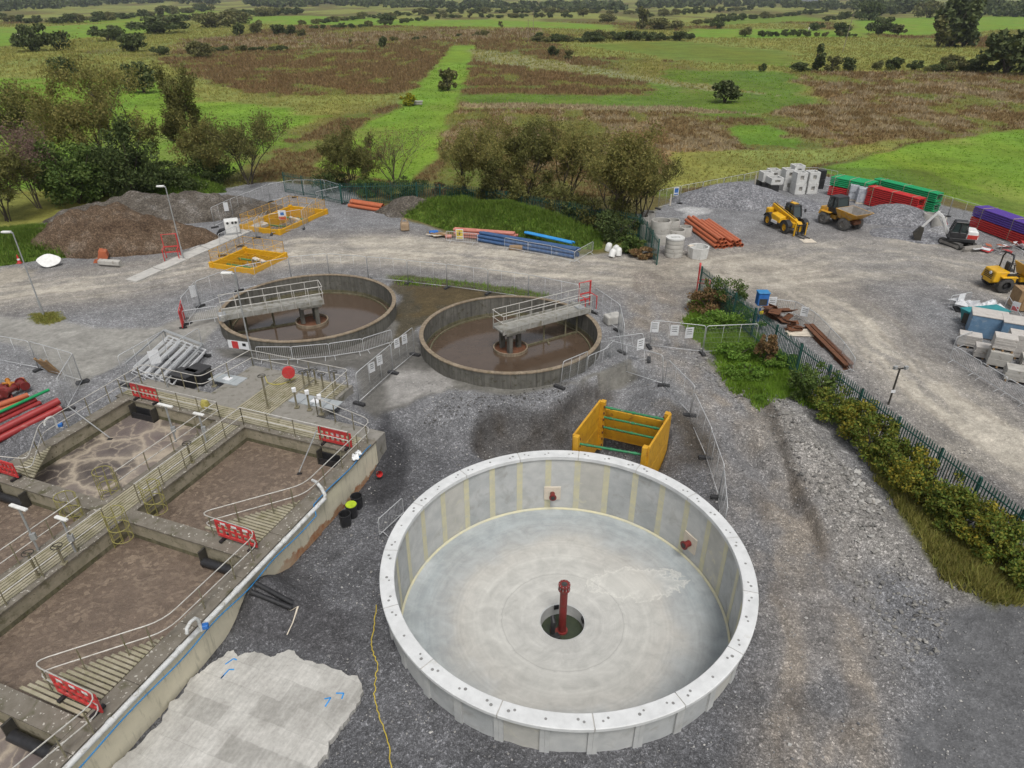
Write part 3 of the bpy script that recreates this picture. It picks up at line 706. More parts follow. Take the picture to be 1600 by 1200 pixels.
def clarifier(c, label, ang, blen, cname):
    cx, cy, R, ZR = c; WZ = -.38
    T = thing('clarifier_tank', label, 'tank', (cx, cy, 0))
    for i in range(24):       # cast in bays
        a = 2*PI*i/24
        MB().lathe([(R-.22, -2), (R-.02, -2), (R-.02, ZR-.07), (R-.22, ZR-.07)], 4, a0=a+.0015, a1=a+2*PI/24-.0015, closed_prof=True).build('wall_bay', 'concrete_grey_old', T, smooth=20)
    MB().lathe([(R-.25, ZR-.07), (R+.02, ZR-.07), (R+.02, ZR), (R-.25, ZR)], 96, closed_prof=True).build('coping', 'concrete_coping_old', T, smooth=25)
    MB().lathe([(R-.24, WZ-.6), (R-.24, WZ+.14), (R-.20, WZ+.14)], 96).build('tide_band', 'concrete_moss', T, smooth=25)
    MB().lathe([(R-.66, WZ-.4), (R-.66, WZ+.10), (R-.58, WZ+.10), (R-.58, WZ-.4)], 96).build('launder_weir', 'concrete_moss', T, smooth=25)
    MB().lathe([(R-.6, WZ-.10), (R-.2, WZ-.10)], 96).build('launder_water', 'clarifier_water', T, flip=False)
    k = MB(); k.disc((0, 0, WZ), R-.6, 96); k.build('water_surface', 'clarifier_water', T, flip=False)
    # centre: stilling drum and three columns
    d = MB().lathe([(1.16, WZ-.3), (1.16, WZ+.20), (1.08, WZ+.20), (1.08, WZ-.3)], 40, closed_prof=True).build('stilling_drum', 'concrete_coping_old', T, smooth=25)
    MB().disc((0, 0, WZ+.03), 1.08, 32).build('drum_scum', 'rust', d, flip=False)
    DZ = ZR+.30
    e = Vector((math.cos(ang), math.sin(ang), 0)); n = Vector((-e.y, e.x, 0))
    for q in (e*.62, e*-.35+n*.5, e*-.35-n*.5):
        MB().box((q.x, q.y, (WZ+DZ-.32)/2-.1), (.30, .30, DZ-.2-WZ), ang).build('column', 'concrete_grey_old', T, bev=.02)
    MB().box((0, 0, DZ-.26), (1.5, 1.5, .18), ang).build('column_head', 'concrete_grey_old', T, bev=.02)
    # half bridge from the rim to the centre
    W = .62; L1 = R+blen; i0 = -.95
    br = MB()
    br.bar(e*i0+Vector((0, 0, DZ-.08)), e*L1+Vector((0, 0, DZ-.08)), 2*W-.14, .10); deck = br.build('bridge_deck', 'bridge_plate', T)
    for s in (-1, 1):
        b2 = MB().bar(e*i0+n*W*s+Vector((0, 0, DZ-.04)), e*L1+n*W*s+Vector((0, 0, DZ-.04)), .07, .36); b2.build('bridge_beam', 'bridge_plate', T)
        nb = 8
        for i in range(nb):
            f = i0+.05+(L1-i0-.1)*i/(nb-1); q = e*f+n*(W+.05)*s
            MB().tube(q+Vector((0, 0, DZ-.2)), q+Vector((0, 0, DZ+1.12)), .024, 6).build('rail_post', 'steel_rail', T)
        for hh in (.62, 1.12):
            MB().tube(e*i0+n*(W+.05)*s+Vector((0, 0, DZ+hh)), e*L1+n*(W+.05)*s+Vector((0, 0, DZ+hh)), .026, 6).build('rail', 'steel_rail', T)
    for hh in (.62, 1.12): MB().tube(e*i0+n*(W+.05)+Vector((0, 0, DZ+hh)), e*i0-n*(W+.05)+Vector((0, 0, DZ+hh)), .026, 6).build('rail', 'steel_rail', T)
    # scraper arm and hangers
    MB().bar(e*1.1+n*-.25+Vector((0, 0, WZ+.05)), e*(R-.75)+n*-.25+Vector((0, 0, WZ+.05)), .11, .12).build('scraper_arm', 'concrete_moss', T)
    for f in (.42, .72, .88):
        q = e*R*f+n*-.25; MB().bar(q+Vector((0, 0, WZ-.1)), q+Vector((0, 0, DZ-.2)), .10, .10, up=(1, 0, 0)).build('hanger', 'concrete_moss', T)
    q = e*R*.45+n*-.5; MB().box((q.x, q.y, WZ+.02), (.6, .12, .1), ang+1.2).build('scum_blade', 'concrete_moss', T)
    q = e*(R-.3)+n*.1
    MB().box((q.x, q.y, ZR+.15), (.5, .7, .5), ang).build('drive_unit', 'galvanised', T, bev=.05)
    MB().tube(q+n*.5+Vector((0, 0, DZ)), q+n*.9+Vector((0, 0, DZ)), .16, 12).build('drive_motor', 'bridge_plate', T, smooth=40)
    return T
a1 = math.atan2(at(912, 480, 1.3).y-CL1[1], at(912, 480, 1.3).x-CL1[0])
clarifier(CL1, 'old round clarifier with brown water and bridge reaching to the right rim', a1, .15, '')
a2 = math.atan2(at(343, 492, 1.3).y-CL2[1], at(343, 492, 1.3).x-CL2[0])
clarifier(CL2, 'old round clarifier with brown water and bridge reaching to the left rim', a2, -.3, '')
# ------------------------------------------------------------------ aeration basin
def settle(root):
    """children were modelled in world space: keep them there under a root that stands at the thing's base"""
    inv = (Matrix.Translation(root.location) @ Matrix.Rotation(root.rotation_euler.z, 4, 'Z')).inverted()
    for c in root.children: c.matrix_parent_inverse = inv
    return root
def lichen(name, c1, c2, lic, amt=.6):
    t = NT(name); p = t.pos()
    n = t.noise(p, 2.2, 7, .65); r = t.ramp(n, 0, [(.3, c1), (.7, c2)])
    v = t.noise(p, 9, 3, .5); s = t.ramp(v, 0, [(amt, 0), (amt+.03, 1)])
    n2 = t.noise(p, 2.0, 5, .6, None, .4); s2 = t.ramp(n2, 0, [(.55, 0), (.72, .8)])
    c = t.mix((s2, 0), (r, 0), (.07, .068, .03)); c = t.mix((s, 0), c, lic); t.col(c); t.bump(n, 0, .35, .04)
    return t.set(.9, 0, .2)
lichen('coping_lichen', (.21, .19, .16), (.135, .12, .095), (.46, .44, .39), .645)
lichen('deck_concrete', (.27, .255, .23), (.20, .19, .165), (.42, .40, .35), .70)
lichen('wall_face_old', (.34, .30, .225), (.22, .20, .14), (.10, .09, .05), .66)
def cream_wall():
    t = NT('cream_wall'); p = t.pos(); n = t.noise(p, 1.2, 7, .6); r = t.ramp(n, 0, [(.3, (.66, .61, .47)), (.7, (.55, .51, .39))])
    st = t.noise(p, 6, 5, .6, (1, 1, .12)); s = t.ramp(st, 0, [(.55, 0), (.75, .7)]); c = t.mix((s, 0), (r, 0), (.24, .225, .17))
    sx = t.n('ShaderNodeSeparateXYZ'); t.l(p[0], p[1], sx, 0); n2 = t.noise(p, 1.0, 7, .7)
    a = t.n('ShaderNodeMath'); a.operation = 'MULTIPLY_ADD'; t.l(n2, 0, a, 0); a.inputs[1].default_value = -1.7; t.l(sx, 2, a, 2)
    mr = t.n('ShaderNodeMapRange'); t.l(a, 0, mr, 0); mr.inputs[1].default_value = -2.2; mr.inputs[2].default_value = -1.2
    k = t.ramp(mr, 0, [(.36, 1), (.46, 0)]); n3 = t.noise(p, 3.5, 6, .7); rc = t.ramp(n3, 0, [(.35, (.33, .13, .055)), (.65, (.42, .30, .19))])
    my = t.n('ShaderNodeMapRange'); t.l(sx, 1, my, 0); my.inputs[1].default_value = 19.5; my.inputs[2].default_value = 22
    mk_ = t.n('ShaderNodeMath'); mk_.operation = 'MULTIPLY'; t.l(k, 0, mk_, 0); t.l(my, 0, mk_, 1); c = t.mix((mk_, 0), c, (rc, 0)); t.col(c); t.bump(n3, 0, .25, .03); return t.set(.85, 0, .25)
cream_wall()
M('grating', (.36, .33, .245), (.27, .245, .165), 3, .75, dirt=(.15, .14, .055), dscale=1.3, dlo=.5, dhi=.75)
M('cover_plate', (.40, .43, .44), (.33, .355, .365), 2, .5, .1)
M('pipe_white', (.60, .61, .60), (.50, .51, .51), 4, .5, dirt=(.32, .31, .27), dscale=5)
M('blue_hose', (.03, .22, .48), (.025, .17, .38), 6, .45)
M('barrier_red', (.56, .045, .045), (.46, .035, .035), 5, .5, dirt=(.36, .10, .09), dscale=4)
M('white_plastic', (.72, .72, .70), (.60, .60, .58), 4, .5)
M('sign_white', (.74, .75, .76), (.68, .69, .70), 4, .5)
M('sign_yellow', (.70, .52, .03), None, 5, .5); M('sign_red', (.60, .05, .05), None, 5, .5); M('sign_green', (.02, .25, .12), None, 5, .5); M('sign_blue', (.03, .16, .5), None, 5, .5)
M('sign_black', (.02, .02, .02), None, 5, .5)
M('hose_yellow', (.52, .45, .12), None, 5, .5)
DK, SZ = .5, -.42
basin = thing('aeration_basin', 'large old concrete aeration basin with four brown sludge cells and railed walkways', 'basin', B(10, 8, -2.2))
def sbox(s0, s1, t0, t1, z0, z1):
    return MB().hexa([B(s1, t0, z0), B(s0, t0, z0), B(s0, t1, z0), B(s1, t1, z0), B(s1, t0, z1), B(s0, t0, z1), B(s0, t1, z1), B(s1, t1, z1)])
SE = 25; CW = (8.45, 9.05); CW2 = (16.6, 17.2)
sbox(0, SE, .02, .62, -3, DK-.12).build('wall', 'cream_wall', basin)
for i in range(10): sbox(i*2.5, i*2.5+2.485, -.03, .68, DK-.12, DK).build('coping', 'coping_lichen', basin, bev=.015)
sbox(0, 1.30, .62, 16, -3, DK-.05).build('wall', 'wall_face_old', basin)
sbox(1.02, 1.36, .68, 16, DK-.05, DK+.005).build('coping', 'coping_lichen', basin)
sbox(1.30, SE, 7.12, 8.85, -3, DK-.05).build('wall', 'wall_face_old', basin)
for t0, t1 in ((7.06, 7.36), (8.62, 8.91)): sbox(1.36, SE, t0, t1, DK-.05, DK+.005).build('coping', 'coping_lichen', basin)
sbox(1.3, SE, 15.0, 15.6, -3, DK-.05).build('wall', 'wall_face_old', basin)
for i in range(10): sbox(1.36+i*2.4, 1.36+i*2.4+2.385, 14.94, 15.62, DK-.05, DK+.01).build('coping', 'coping_lichen', basin)
for c0, c1 in (CW, CW2):
    for t0, t1 in ((.62, 7.12), (8.85, 15.0)):
        sbox(c0, c1, t0, t1, -3, DK-.05).build('wall', 'wall_face_old', basin)
        sbox(c0-.05, c1+.05, t0+.06, t1-.06, DK-.05, DK-.0).build('coping', 'coping_lichen', basin)
# dark wet band at the water line
for s0, s1, t0, t1, m in ((1.3, CW[0], .62, 7.12, 'aeration_sludge'), (CW[1], CW2[0], .62, 7.12, 'aeration_sludge'), (CW2[1], SE, .62, 7.12, 'foam_sludge'),
                       (1.3, CW[0], 8.85, 15, 'foam_sludge'), (CW[1], CW2[0], 8.85, 15, 'aeration_sludge'), (CW2[1], SE, 8.85, 15, 'aeration_sludge')):
    q = MB().add([B(s1, t0, SZ), B(s0, t0, SZ), B(s0, t1, SZ), B(s1, t1, SZ)], [(0, 1, 2, 3)]).build('sludge_surface', m, basin, flip=False)
    e = .012; w_ = MB()
    for a, b in (((s0+e, t0+e), (s0+e, t1-e)), ((s0+e, t1-e), (s1-e, t1-e)), ((s1-e, t1-e), (s1-e, t0+e)), ((s1-e, t0+e), (s0+e, t0+e))):
        w_.add([B(*a, SZ-.1), B(*b, SZ-.1), B(*b, SZ+.22), B(*a, SZ+.22)], [(0, 1, 2, 3)])
    w_.build('tide_band', 'concrete_moss', basin, flip=False)
# rear deck
sbox(-4.5, 0, 4.2, 11.3, -.6, DK-.06).build('deck_slab', 'deck_concrete', basin)
sbox(-.9, 0, .0, 4.2, -2, DK-.06).build('deck_slab', 'deck_concrete', basin)
sbox(-.9, 0, 11.3, 16, -1, DK-.06).build('deck_slab', 'deck_concrete', basin)
def planks(s0, s1, t0, t1, along, pitch=.2, z=DK-.05, th=.05, gap=.035, seg=None):
    if along == 's':
        n = int((t1-t0)/pitch+.01); m = max(1, round((s1-s0)/seg)) if seg else 1
        for i in range(n):
            for j in range(m):
                a = s0+(s1-s0)*j/m; b = s0+(s1-s0)*(j+1)/m-.012
                sbox(a, b, t0+i*pitch+gap/2, t0+(i+1)*pitch-gap/2, z, z+th+.0006*((i*7+j*3) % 5)).build('deck_plank', 'grating', basin)
    else:
        n = int((s1-s0)/pitch+.01); m = max(1, round((t1-t0)/seg)) if seg else 1
        for i in range(n):
            for j in range(m):
                a = t0+(t1-t0)*j/m; b = t0+(t1-t0)*(j+1)/m-.012
                sbox(s0+i*pitch+gap/2, s0+(i+1)*pitch-gap/2, a, b, z, z+th+.0006*((i*7+j*3) % 5)).build('deck_plank', 'grating', basin)
planks(1.4, 24.9, 7.38, 8.62, 's', .155, seg=3.9, gap=.05)
planks(.05, 1.0, .7, 15.9, 't', .155, seg=3.8, gap=.05)
planks(-4.4, -.05, 6.7, 8.9, 's', .16, z=DK-.06, seg=4.4, gap=.05)
planks(-4.3, -2.6, 4.4, 6.6, 't', .2, z=DK-.06, seg=2.2, gap=.06)
def tri_platform(sa, ta, sb, tb, t_edge, pitch=.165):
    """triangular grating platform in front of a cross wall: planks parallel to that wall"""
    n = int((sb-sa)/pitch)
    for i in range(n):
        s = sa+i*pitch; f = (i+.5)/n; t1 = t_edge+(tb-t_edge)*f
        sbox(s+.03, s+pitch-.03, min(t_edge, t1), max(t_edge, t1), DK-.05, DK+.012).build('deck_plank', 'grating', basin)
tri_platform(5.3, .6, 8.4, 3.5, .7); tri_platform(13.2, .6, 16.55, 3.6, .7); tri_platform(6.2, 15, 8.4, 13.4, 14.95)
# cover plates
for pts in (((324, 592), (343, 582), (387, 590), (369, 602)), ((450, 626), (466, 614), (536, 627), (522, 640))):
    q = [at(x, y, DK) for x, y in pts]; a, b, c, d = q
    for i in range(4):
        f0, f1 = i/4+.006, (i+1)/4-.006
        poly = [a.lerp(d, f0), b.lerp(c, f0), b.lerp(c, f1), a.lerp(d, f1)]
        MB().prism([(v.x, v.y) for v in poly], DK-.06, DK-.015).build('cover_plate', 'cover_plate', basin)
    m = (a+b+c+d)/4; MB().box((m.x, m.y, DK+.0), (.5, .35, .05), math.atan2(BV[1], BV[0])).build('cover_label', 'sign_white', basin)
# weir boxes (penstocks)
def weir(s0, s1, t0, t1):
    w_ = sbox(s0, s1, t0, t1, SZ-.3, SZ+.10).build('weir_trough', 'black_plastic', basin)
    for t in (t0, t1-.06): sbox(s0-.02, s1+.02, t, t+.06, SZ-.4, DK-.12).build('weir_frame', 'steel_dark', w_)
    sbox(s0, s0+.06, t0+.1, t1-.1, SZ+.1, DK-.35).build('weir_plate', 'black_plastic', w_)
    sbox(s1-.05, s1, t0+.1, t1-.1, SZ+.1, SZ+.38).build('weir_plate', 'black_plastic', w_)
weir(1.36, 1.72, 13.1, 14.7); weir(1.36, 1.72, .8, 2.4)
def trough(s, t0, t1):
    w_ = MB().tube(B(s, t0, SZ+.22), B(s, t1, SZ+.22), .19, 14).build('scum_pipe', 'black_plastic', basin, smooth=40)
    for t in (t0, t1): sbox(s-.22, s+.12, t-.04, t+.04, SZ-.2, DK-.1).build('pipe_bracket', 'steel_dark', w_)
trough(9.32, .8, 2.7); trough(17.47, .8, 2.9); trough(9.32, 13.0, 14.8)
# hand rails (corner points read at rail height)
def RP(px, py): v = at(px, py, DK+1.08); v.z = DK; return v
rail_run(basin, [B(-1.1, 4.25, DK-.06), B(-.15, .22, DK), B(5.4, .30, DK), RP(309, 802), RP(403, 831), B(13.3, .30, DK), RP(45, 1036), RP(157, 1089), B(19, .3, DK), B(24.5, .3, DK)], rnd=.55)
rail_run(basin, [B(-4.42, 11.2, DK-.06), B(-4.42, 4.28, DK-.06), B(-1.1, 4.25, DK-.06)], rnd=.3)
rail_run(basin, [B(1.2, 7.22, DK), B(1.2, .75, DK)])
rail_run(basin, [B(1.2, 7.22, DK), B(8.0, 7.22, DK)]); rail_run(basin, [B(9.7, 7.22, DK), B(24.6, 7.22, DK)])
rail_run(basin, [B(1.2, 15.6, DK), B(1.2, 8.76, DK)])
rail_run(basin, [B(1.2, 8.76, DK), B(7.6, 8.76, DK)]); rail_run(basin, [B(9.5, 8.76, DK), B(24.6, 8.76, DK)])
rail_run(basin, [B(-4.42, 11.2, DK-.06), B(-.75, 11.6, DK-.06), B(-.75, 15.85, DK-.06), B(6.0, 15.5, DK), B(8.3, 13.3, DK), B(8.75, 15.3, DK), B(13, 15.5, DK), B(24, 15.5, DK)], rnd=.4)
# ladders with safety hoops
M('ladder_green', (.30, .27, .09), (.22, .20, .06), 4, .7)
def ladder(s, t, side):
    L = thing('caged_ladder', '', 'ladder', B(s, t, DK)); q = MB
    ax = Vector((BV[0], BV[1], 0))*side; ay = Vector((-BU[0], -BU[1], 0))
    for k in (-.22, .22): MB().path([B(s, t, SZ-.3)+ay*k, B(s, t, DK+1.05)+ay*k], .022, 6).build('stile', 'ladder_green', L)
    for i in range(6): z = SZ+.1+i*.26; MB().tube(B(s, t, z)-ay*.22, B(s, t, z)+ay*.22, .015, 5).build('rung', 'ladder_green', L)
    hz = (SZ+.55, DK+.25, DK+1.05)
    for z in hz:
        c = B(s, t, z)+ax*.38; MB().path([c+ax*(.45*math.cos(a))+ay*(.38*math.sin(a)) for a in np.linspace(-2.4, 2.4, 13)], .02, 5).build('hoop', 'ladder_green', L, smooth=60)
    for a in (-1.6, -.8, 0, .8, 1.6):
        o = ax*(.38+.45*math.cos(a))+ay*(.38*math.sin(a)); MB().tube(B(s, t, hz[0])+o, B(s, t, hz[2])+o, .014, 5).build('cage_bar', 'ladder_green', L)
    return settle(L)
for s, t, sd, lb in ((7.75, 8.98, 1, 'hooped access ladder over the foaming cell left of walkway'), (9.65, 8.98, 1, 'hooped access ladder left of the walkway, just past the cross wall'),
                    (7.75, 7.0, -1, 'hooped ladder right of walkway into the rear brown cell'), (9.65, 7.0, -1, 'hooped ladder right of walkway down into front brown cell')):
    ladder(s, t, sd)['label'] = lb
# floodlights on posts, valve spindles
def flood(px, py, h, bar, label):
    p = at(px, py, DK); T = thing('walkway_light', label, 'light', p)
    MB().tube((0, 0, 0), (0, 0, h), .045, 8).build('post', 'galvanised', T); MB().box((0, 0, h+.05), (.9*bar, .16, .09), math.atan2(BV[1], BV[0])).build('lamp_bar', 'white_plastic', T, bev=.02)
    MB().box((.05, 0, .75), (.2, .14, .3), .3).build('switch_box', 'galvanised', T)
for a in ((275, 690, 2.1, 1, 'bar light on a post between foaming cell and walkway'), (322, 690, 1.6, .7, 'tilted bar light near the rear end of the walkway'),
          (60, 860, 2.2, 1, 'bar light on a post beside the far left cell'), (118, 862, 1.7, .7, 'short bar light at the front part of the walkway')): flood(*a)
def spindle(px, py, h, wheel, label, grp=None, head=None):
    p = at(px, py, DK); T = thing('valve_post' if wheel else 'control_post', label, 'valve post' if wheel else 'control post', p, 0, grp)
    MB().tube((0, 0, -.06), (0, 0, h), .05, 8).build('post', 'rail_post', T); MB().box((0, 0, .0), (.24, .24, .06)).build('base_plate', 'rail_post', T)
    if wheel:
        MB().path([(.2*math.cos(a), .2*math.sin(a), h) for a in np.linspace(0, 2*PI, 17)[:-1]], .02, 5, closed=True).build('hand_wheel', 'steel_dark', T)
        MB().bar((-.2, 0, h), (.2, 0, h), .03, .03).build('wheel_spoke', 'steel_dark', T)
    else: MB().box((0, 0, h), (.22, .16, .26), .4).build('control_box', head or 'galvanised', T, bev=.02)
g1 = 'valve posts clustered by the red lifebuoy case'
for x, y, h, od_ in ((477, 610, 1.2, 'leftmost'), (484, 603, 1.0, 'second from left'), (494, 601, 1.0, 'middle'), (506, 611, 1.1, 'fourth from left'), (525, 608, 1.1, 'rightmost')): spindle(x, y, h, True, od_+' valve post in the cluster beside the red lifebuoy case', g1)
spindle(419, 637, 2.0, True, 'tall lone valve post with handwheel in the middle of the deck')
spindle(335, 603, 1.0, True, 'single valve post beside the rear blue grey cover plate')
g2 = 'control posts beside the front cover plate'
for x, y, od_ in ((464, 636, 'left'), (484, 640, 'middle'), (503, 647, 'right')): spindle(x, y, 1.1, False, od_+' control box on a post along the front blue grey cover plate', g2, 'sign_white')
spindle(166, 716+12, 1.0, True, 'valve post on the walkway edge above foaming cell') if False else None
spindle(60, 900, 1.2, True, 'valve post at the left edge of the front walkway'); spindle(300, 722, 1.1, True, 'valve post on walkway between the two rear cells'); spindle(100, 880, .9, True, 'low valve post on the front walkway by the bar light')
lb = thing('lifebuoy_case', 'round red lifebuoy case on the deck rail', 'lifebuoy', at(454, 600, DK)); 
MB().path([(0, -.06, .75), (0, .14, .75)], .36, 20).build('case', 'barrier_red', lb, smooth=40); MB().tube((0, .1, 0), (0, .1, .8), .04, 6).build('post', 'rail_post', lb)
lb.rotation_euler.z = .25
# plastic barriers on the rails
def barrier(parent_loc, rz, label, w=1.9, h=.95, group=None, stickers=False):
    T = thing('plastic_barrier', label, 'barrier', parent_loc, rz, group)
    f = MB(); t = .06
    f.box((0, 0, h-.09), (w, t, .18)).build('top_board', 'barrier_red', T, bev=.015)
    MB().box((0, 0, .22), (w, t, .16)).build('bottom_board', 'barrier_red', T, bev=.015)
    for i in range(7):
        x = -w/2+.05+i*(w-.1)/6; MB().box((x, 0, h/2+.06), (.10, t*.8, h-.42)).build('upright', 'barrier_red', T)
    MB().box((0, 0, h*.56), (w-.1, t*.75, .08)).build('mid_board', 'barrier_red', T)
    for x in (-w*.36, w*.36): MB().box((x, 0, .06), (.12, .5, .1)).build('foot', 'black_plastic', T)
    for x in (-w*.28, 0, w*.28): MB().box((x, -t/2-.004, h-.09), (.26, .006, .11)).build('reflective_patch', 'sign_white', T)
    return T
vz = math.atan2(BV[1], BV[0])
barrier(B(1.12, 13.9, DK), vz, 'red plastic barrier above the weir of the foaming cell')
b_ = barrier(B(1.12, 1.6, DK), vz, 'red plastic barrier with round green sign by rear right weir')
MB().box((0, -.05, .55), (.42, .01, .42)).build('sign_panel', 'sign_white', b_); MB().path([(0, -.053, .55), (0, -.066, .55)], .14, 16).build('sign_disc', 'sign_green', b_)
for (pa, pb, lab) in (((309, 802), (403, 831), 'red plastic barrier between the two right hand brown cells'), ((45, 1036), (157, 1089), 'red plastic barrier nearest the bottom left corner')):
    a, b = RP(*pa), RP(*pb); d = (b-a).normalized(); c = a+d*((b-a).length*.60)+Vector((0, 0, .02)); barrier(c, math.atan2(d.y, d.x), lab, 2.0, 1.0)
barrier(B(8.7, 14.6, DK), vz, 'red plastic barrier at the left picture edge by foaming cell', 1.6)
# pipe and hose along the right wall
pp = thing('drain_pipe', 'long pale pipe clipped along the outer top edge of the basin wall', 'pipe', B(14, -.15, .3))
for i in range(7): s = 4.7+i*2.9; MB().tube(B(s, -.15, .40), B(s+2.88, -.15, .40), .10, 10).build('pipe_length', 'pipe_white', pp, smooth=40); MB().tube(B(s+2.78, -.15, .40), B(s+2.98, -.15, .40), .12, 10).build('coupling', 'pipe_white', pp, smooth=40)
MB().path([B(4.75, -.15, .36), B(4.6, -.1, .5), B(4.55, .1, .85), B(4.4, .45, .95), B(4.2, .8, .8)], .075, 8).build('pipe_bend', 'pipe_white', pp, smooth=60)
settle(pp)
hp_ = MB().path([B(s, -.05+.05*math.sin(s*1.7)+(-.30 if s > 5.5 else 0), DK+.03-(.27 if s > 5.5 else 0)+.015*math.sin(s*2.3)) for s in np.linspace(.5, 24.5, 70)], .024, 6).build('water_hose', 'blue_hose', smooth=60)
tag(hp_, 'bright blue hose running along the basin wall top', 'hose')
bg_ = MB().path([B(1.5+.1*k, .3, DK+.12) for k in range(2)], .1, 6)
wb = thing('white_bag', 'crumpled white bag on the wall corner', 'bag', B(1.7, .1, DK)); rr = random.Random(3)
m_ = MB(); [m_.blob((rr.uniform(-.15, .15), rr.uniform(-.25, .25), .1+rr.random()*.12), .2, rr) for _ in range(6)]; m_.build('bag', 'sign_white', wb)
# probe lines hanging into the cells
def probe(p0, p1, label):
    a = at(*p0, DK+1.0); b = at(*p1, SZ+.02); T = thing('level_probe', label, 'probe', b)
    MB().tube(a, b+Vector((0, 0, .1)), .03, 6).build('line', 'galvanised', T); MB().blob(b, .16, random.Random(1)).build('float', 'black_plastic', T); settle(T)
probe((495, 672), (468, 740), 'thin line with black float hanging in the rear brown cell'); probe((105, 634), (172, 686), 'thin line with black float hanging in the foaming cell')
# swan neck vents
for x, y, lab in ((90, 668, 'white swan neck vent pipe on the foaming cell wall'), (315, 985, 'white swan neck vent pipe on right wall by front cell')):
    v = at(x, y, DK); T = thing('vent_pipe', lab, 'pipe', v)
    a = Vector((-BU[0], -BU[1], 0)); MB().path([Vector((0, 0, 0)), Vector((0, 0, .55)), a*.1+Vector((0, 0, .72)), a*.3+Vector((0, 0, .75)), a*.5+Vector((0, 0, .66)), a*.55+Vector((0, 0, .45))], .06, 8).build('pipe', 'pipe_white', T, smooth=60)
    MB().box((.1, .1, .1), (.25, .2, .2), .3).build('valve_body', 'sign_blue', T, bev=.03)
yl = thing('hazard_bag', 'small yellow bag hung on the rear rail of the foaming cell', 'bag', B(1.0, 9.8, DK)); MB().path([(0, 0, .3), (0, 0, .55), (0, 0, .85)], [.10, .26, .16], 8).build('bag', 'hose_yellow', yl, smooth=50)
yh = MB().path([at(x, y, DK+.03) for x, y in ((414, 588), (418, 598), (428, 601), (440, 600), (452, 596), (462, 590))], .03, 5).build('deck_hose', 'hose_yellow', smooth=60); tag(yh, 'thin yellow hose lying on the deck grating', 'hose')
settle(basin)
# ------------------------------------------------------------------ temporary fencing
M('rubber', (.03, .03, .032), (.045, .045, .047), 6, .8)
M('green_steel', (.022, .085, .07), (.03, .10, .085), 5, .45, .1, dirt=(.10, .12, .11), dscale=6, dlo=.6)
M('yellow_steel', (.62, .34, .022), (.52, .27, .02), 2.2, .5, bump=.1, dirt=(.30, .13, .03), dscale=2.5, dlo=.54, dhi=.72)
M('yellow_clean', (.66, .36, .016), (.58, .31, .014), 3, .42, dirt=(.40, .25, .08), dscale=3.5, dlo=.6, dhi=.8)
M('green_strut', (.03, .22, .09), (.025, .15, .065), 4, .5, dirt=(.26, .24, .2), dscale=4, dlo=.6)
M('brown_soil', (.125, .088, .06), (.075, .055, .038), 2.5, .95, bump=.6, bscale=6)
def heras_proto():
    W, H = 3.5, 2.0
    f = MB(); c = .14
    f.path([(0, 0, .12), (0, 0, H-c), (.04, 0, H-.04), (c, 0, H), (W-c, 0, H), (W-.04, 0, H-.04), (W, 0, H-c), (W, 0, .12)], .021, 6)
    f.tube((0, 0, .2), (W, 0, .2), .018, 6)
    for x in (W/3, 2*W/3): f.tube((x, 0, .2), (x, 0, H), .012, 5)
    g = MB()
    for i in range(1, 36):
        if i % 12: g.tube((i*W/36, 0, .2), (i*W/36, 0, H), .0034, 3, cap=False)
    for z in (.45, .8, 1.15, 1.5, 1.78): g.tube((0, 0, z), (W, 0, z), .0034, 3, cap=False)
    ft = MB(); ft.box((0, 0, .07), (.22, .72, .14))
    return [m.mesh(n) for m, n in ((f, 'panel_frame'), (g, 'wire_mesh'), (ft, 'foot'))]
HP = heras_proto()
for me, m in zip(HP, ('galv_bright', 'galvanised', 'rubber')): me.materials.append(MATS[m])
HP[0].polygons.foreach_set('use_smooth', [True]*len(HP[0].polygons))
def heras(tops, label, z0=0.0, tilt=0, fol=True, dense=1):
    """one run of clamped mesh panels through the given panel-top corners"""
    q = []
    for x, y in tops:
        z = 2.0+z0
        for _ in range(4): v = at(x, y, z); z = (float(zg(v.x, v.y)) if fol else z0)+2.0
        v.z -= 2.0; q.append(v)
    root = thing('mesh_fence', label, 'fence', q[0])
    pts = [q[0]]
    for a, b in zip(q[:-1], q[1:]):
        n = max(1, round((b-a).length/3.6))
        for i in range(n): pts.append(a+(b-a)*((i+1)/n))
    for a, b in zip(pts[:-1], pts[1:]):
        d = b-a; L = math.hypot(d.x, d.y); rz = math.atan2(d.y, d.x)
        fr = bpy.data.objects.new('panel_frame', HP[0]); COL.objects.link(fr); fr.parent = root
        fr.location = (a+b)/2-root.location-Vector((math.cos(rz), math.sin(rz), 0))*(L-.06)/2+Vector((0, 0, 0))
        fr.rotation_euler = (tilt, -math.atan2(d.z, L)*.5, rz); fr.scale = ((L-.06)/3.5, 1, 1)
        wm = bpy.data.objects.new('wire_mesh', HP[1]); COL.objects.link(wm); wm.parent = fr
    for p in pts:
        f = bpy.data.objects.new('foot', HP[2]); COL.objects.link(f); f.parent = root; f.location = p-root.location; f.rotation_euler = (0, 0, rz)
    return root
heras([(1031, 298), (1065, 290), (1132, 278), (1164, 272), (1192, 266)], 'mesh fence along the field edge behind the orange pipes')
heras([(1236, 262), (1280, 262), (1310, 268)], 'mesh fence behind the white concrete chambers')
heras([(1455, 300), (1490, 309), (1560, 329), (1625, 350)], 'mesh fence behind excavator and purple ducts')
heras([(329, 325), (359, 311), (418, 288), (457, 281), (506, 281), (535, 290)], 'mesh fence round the far side of the rear yellow pit')
heras([(340, 366), (395, 340), (418, 328)], 'mesh fence between the white pump box and rear pit')
heras([(419, 335), (470, 327), (498, 306), (536, 290)], 'mesh fence along the near side of the rear yellow pit')
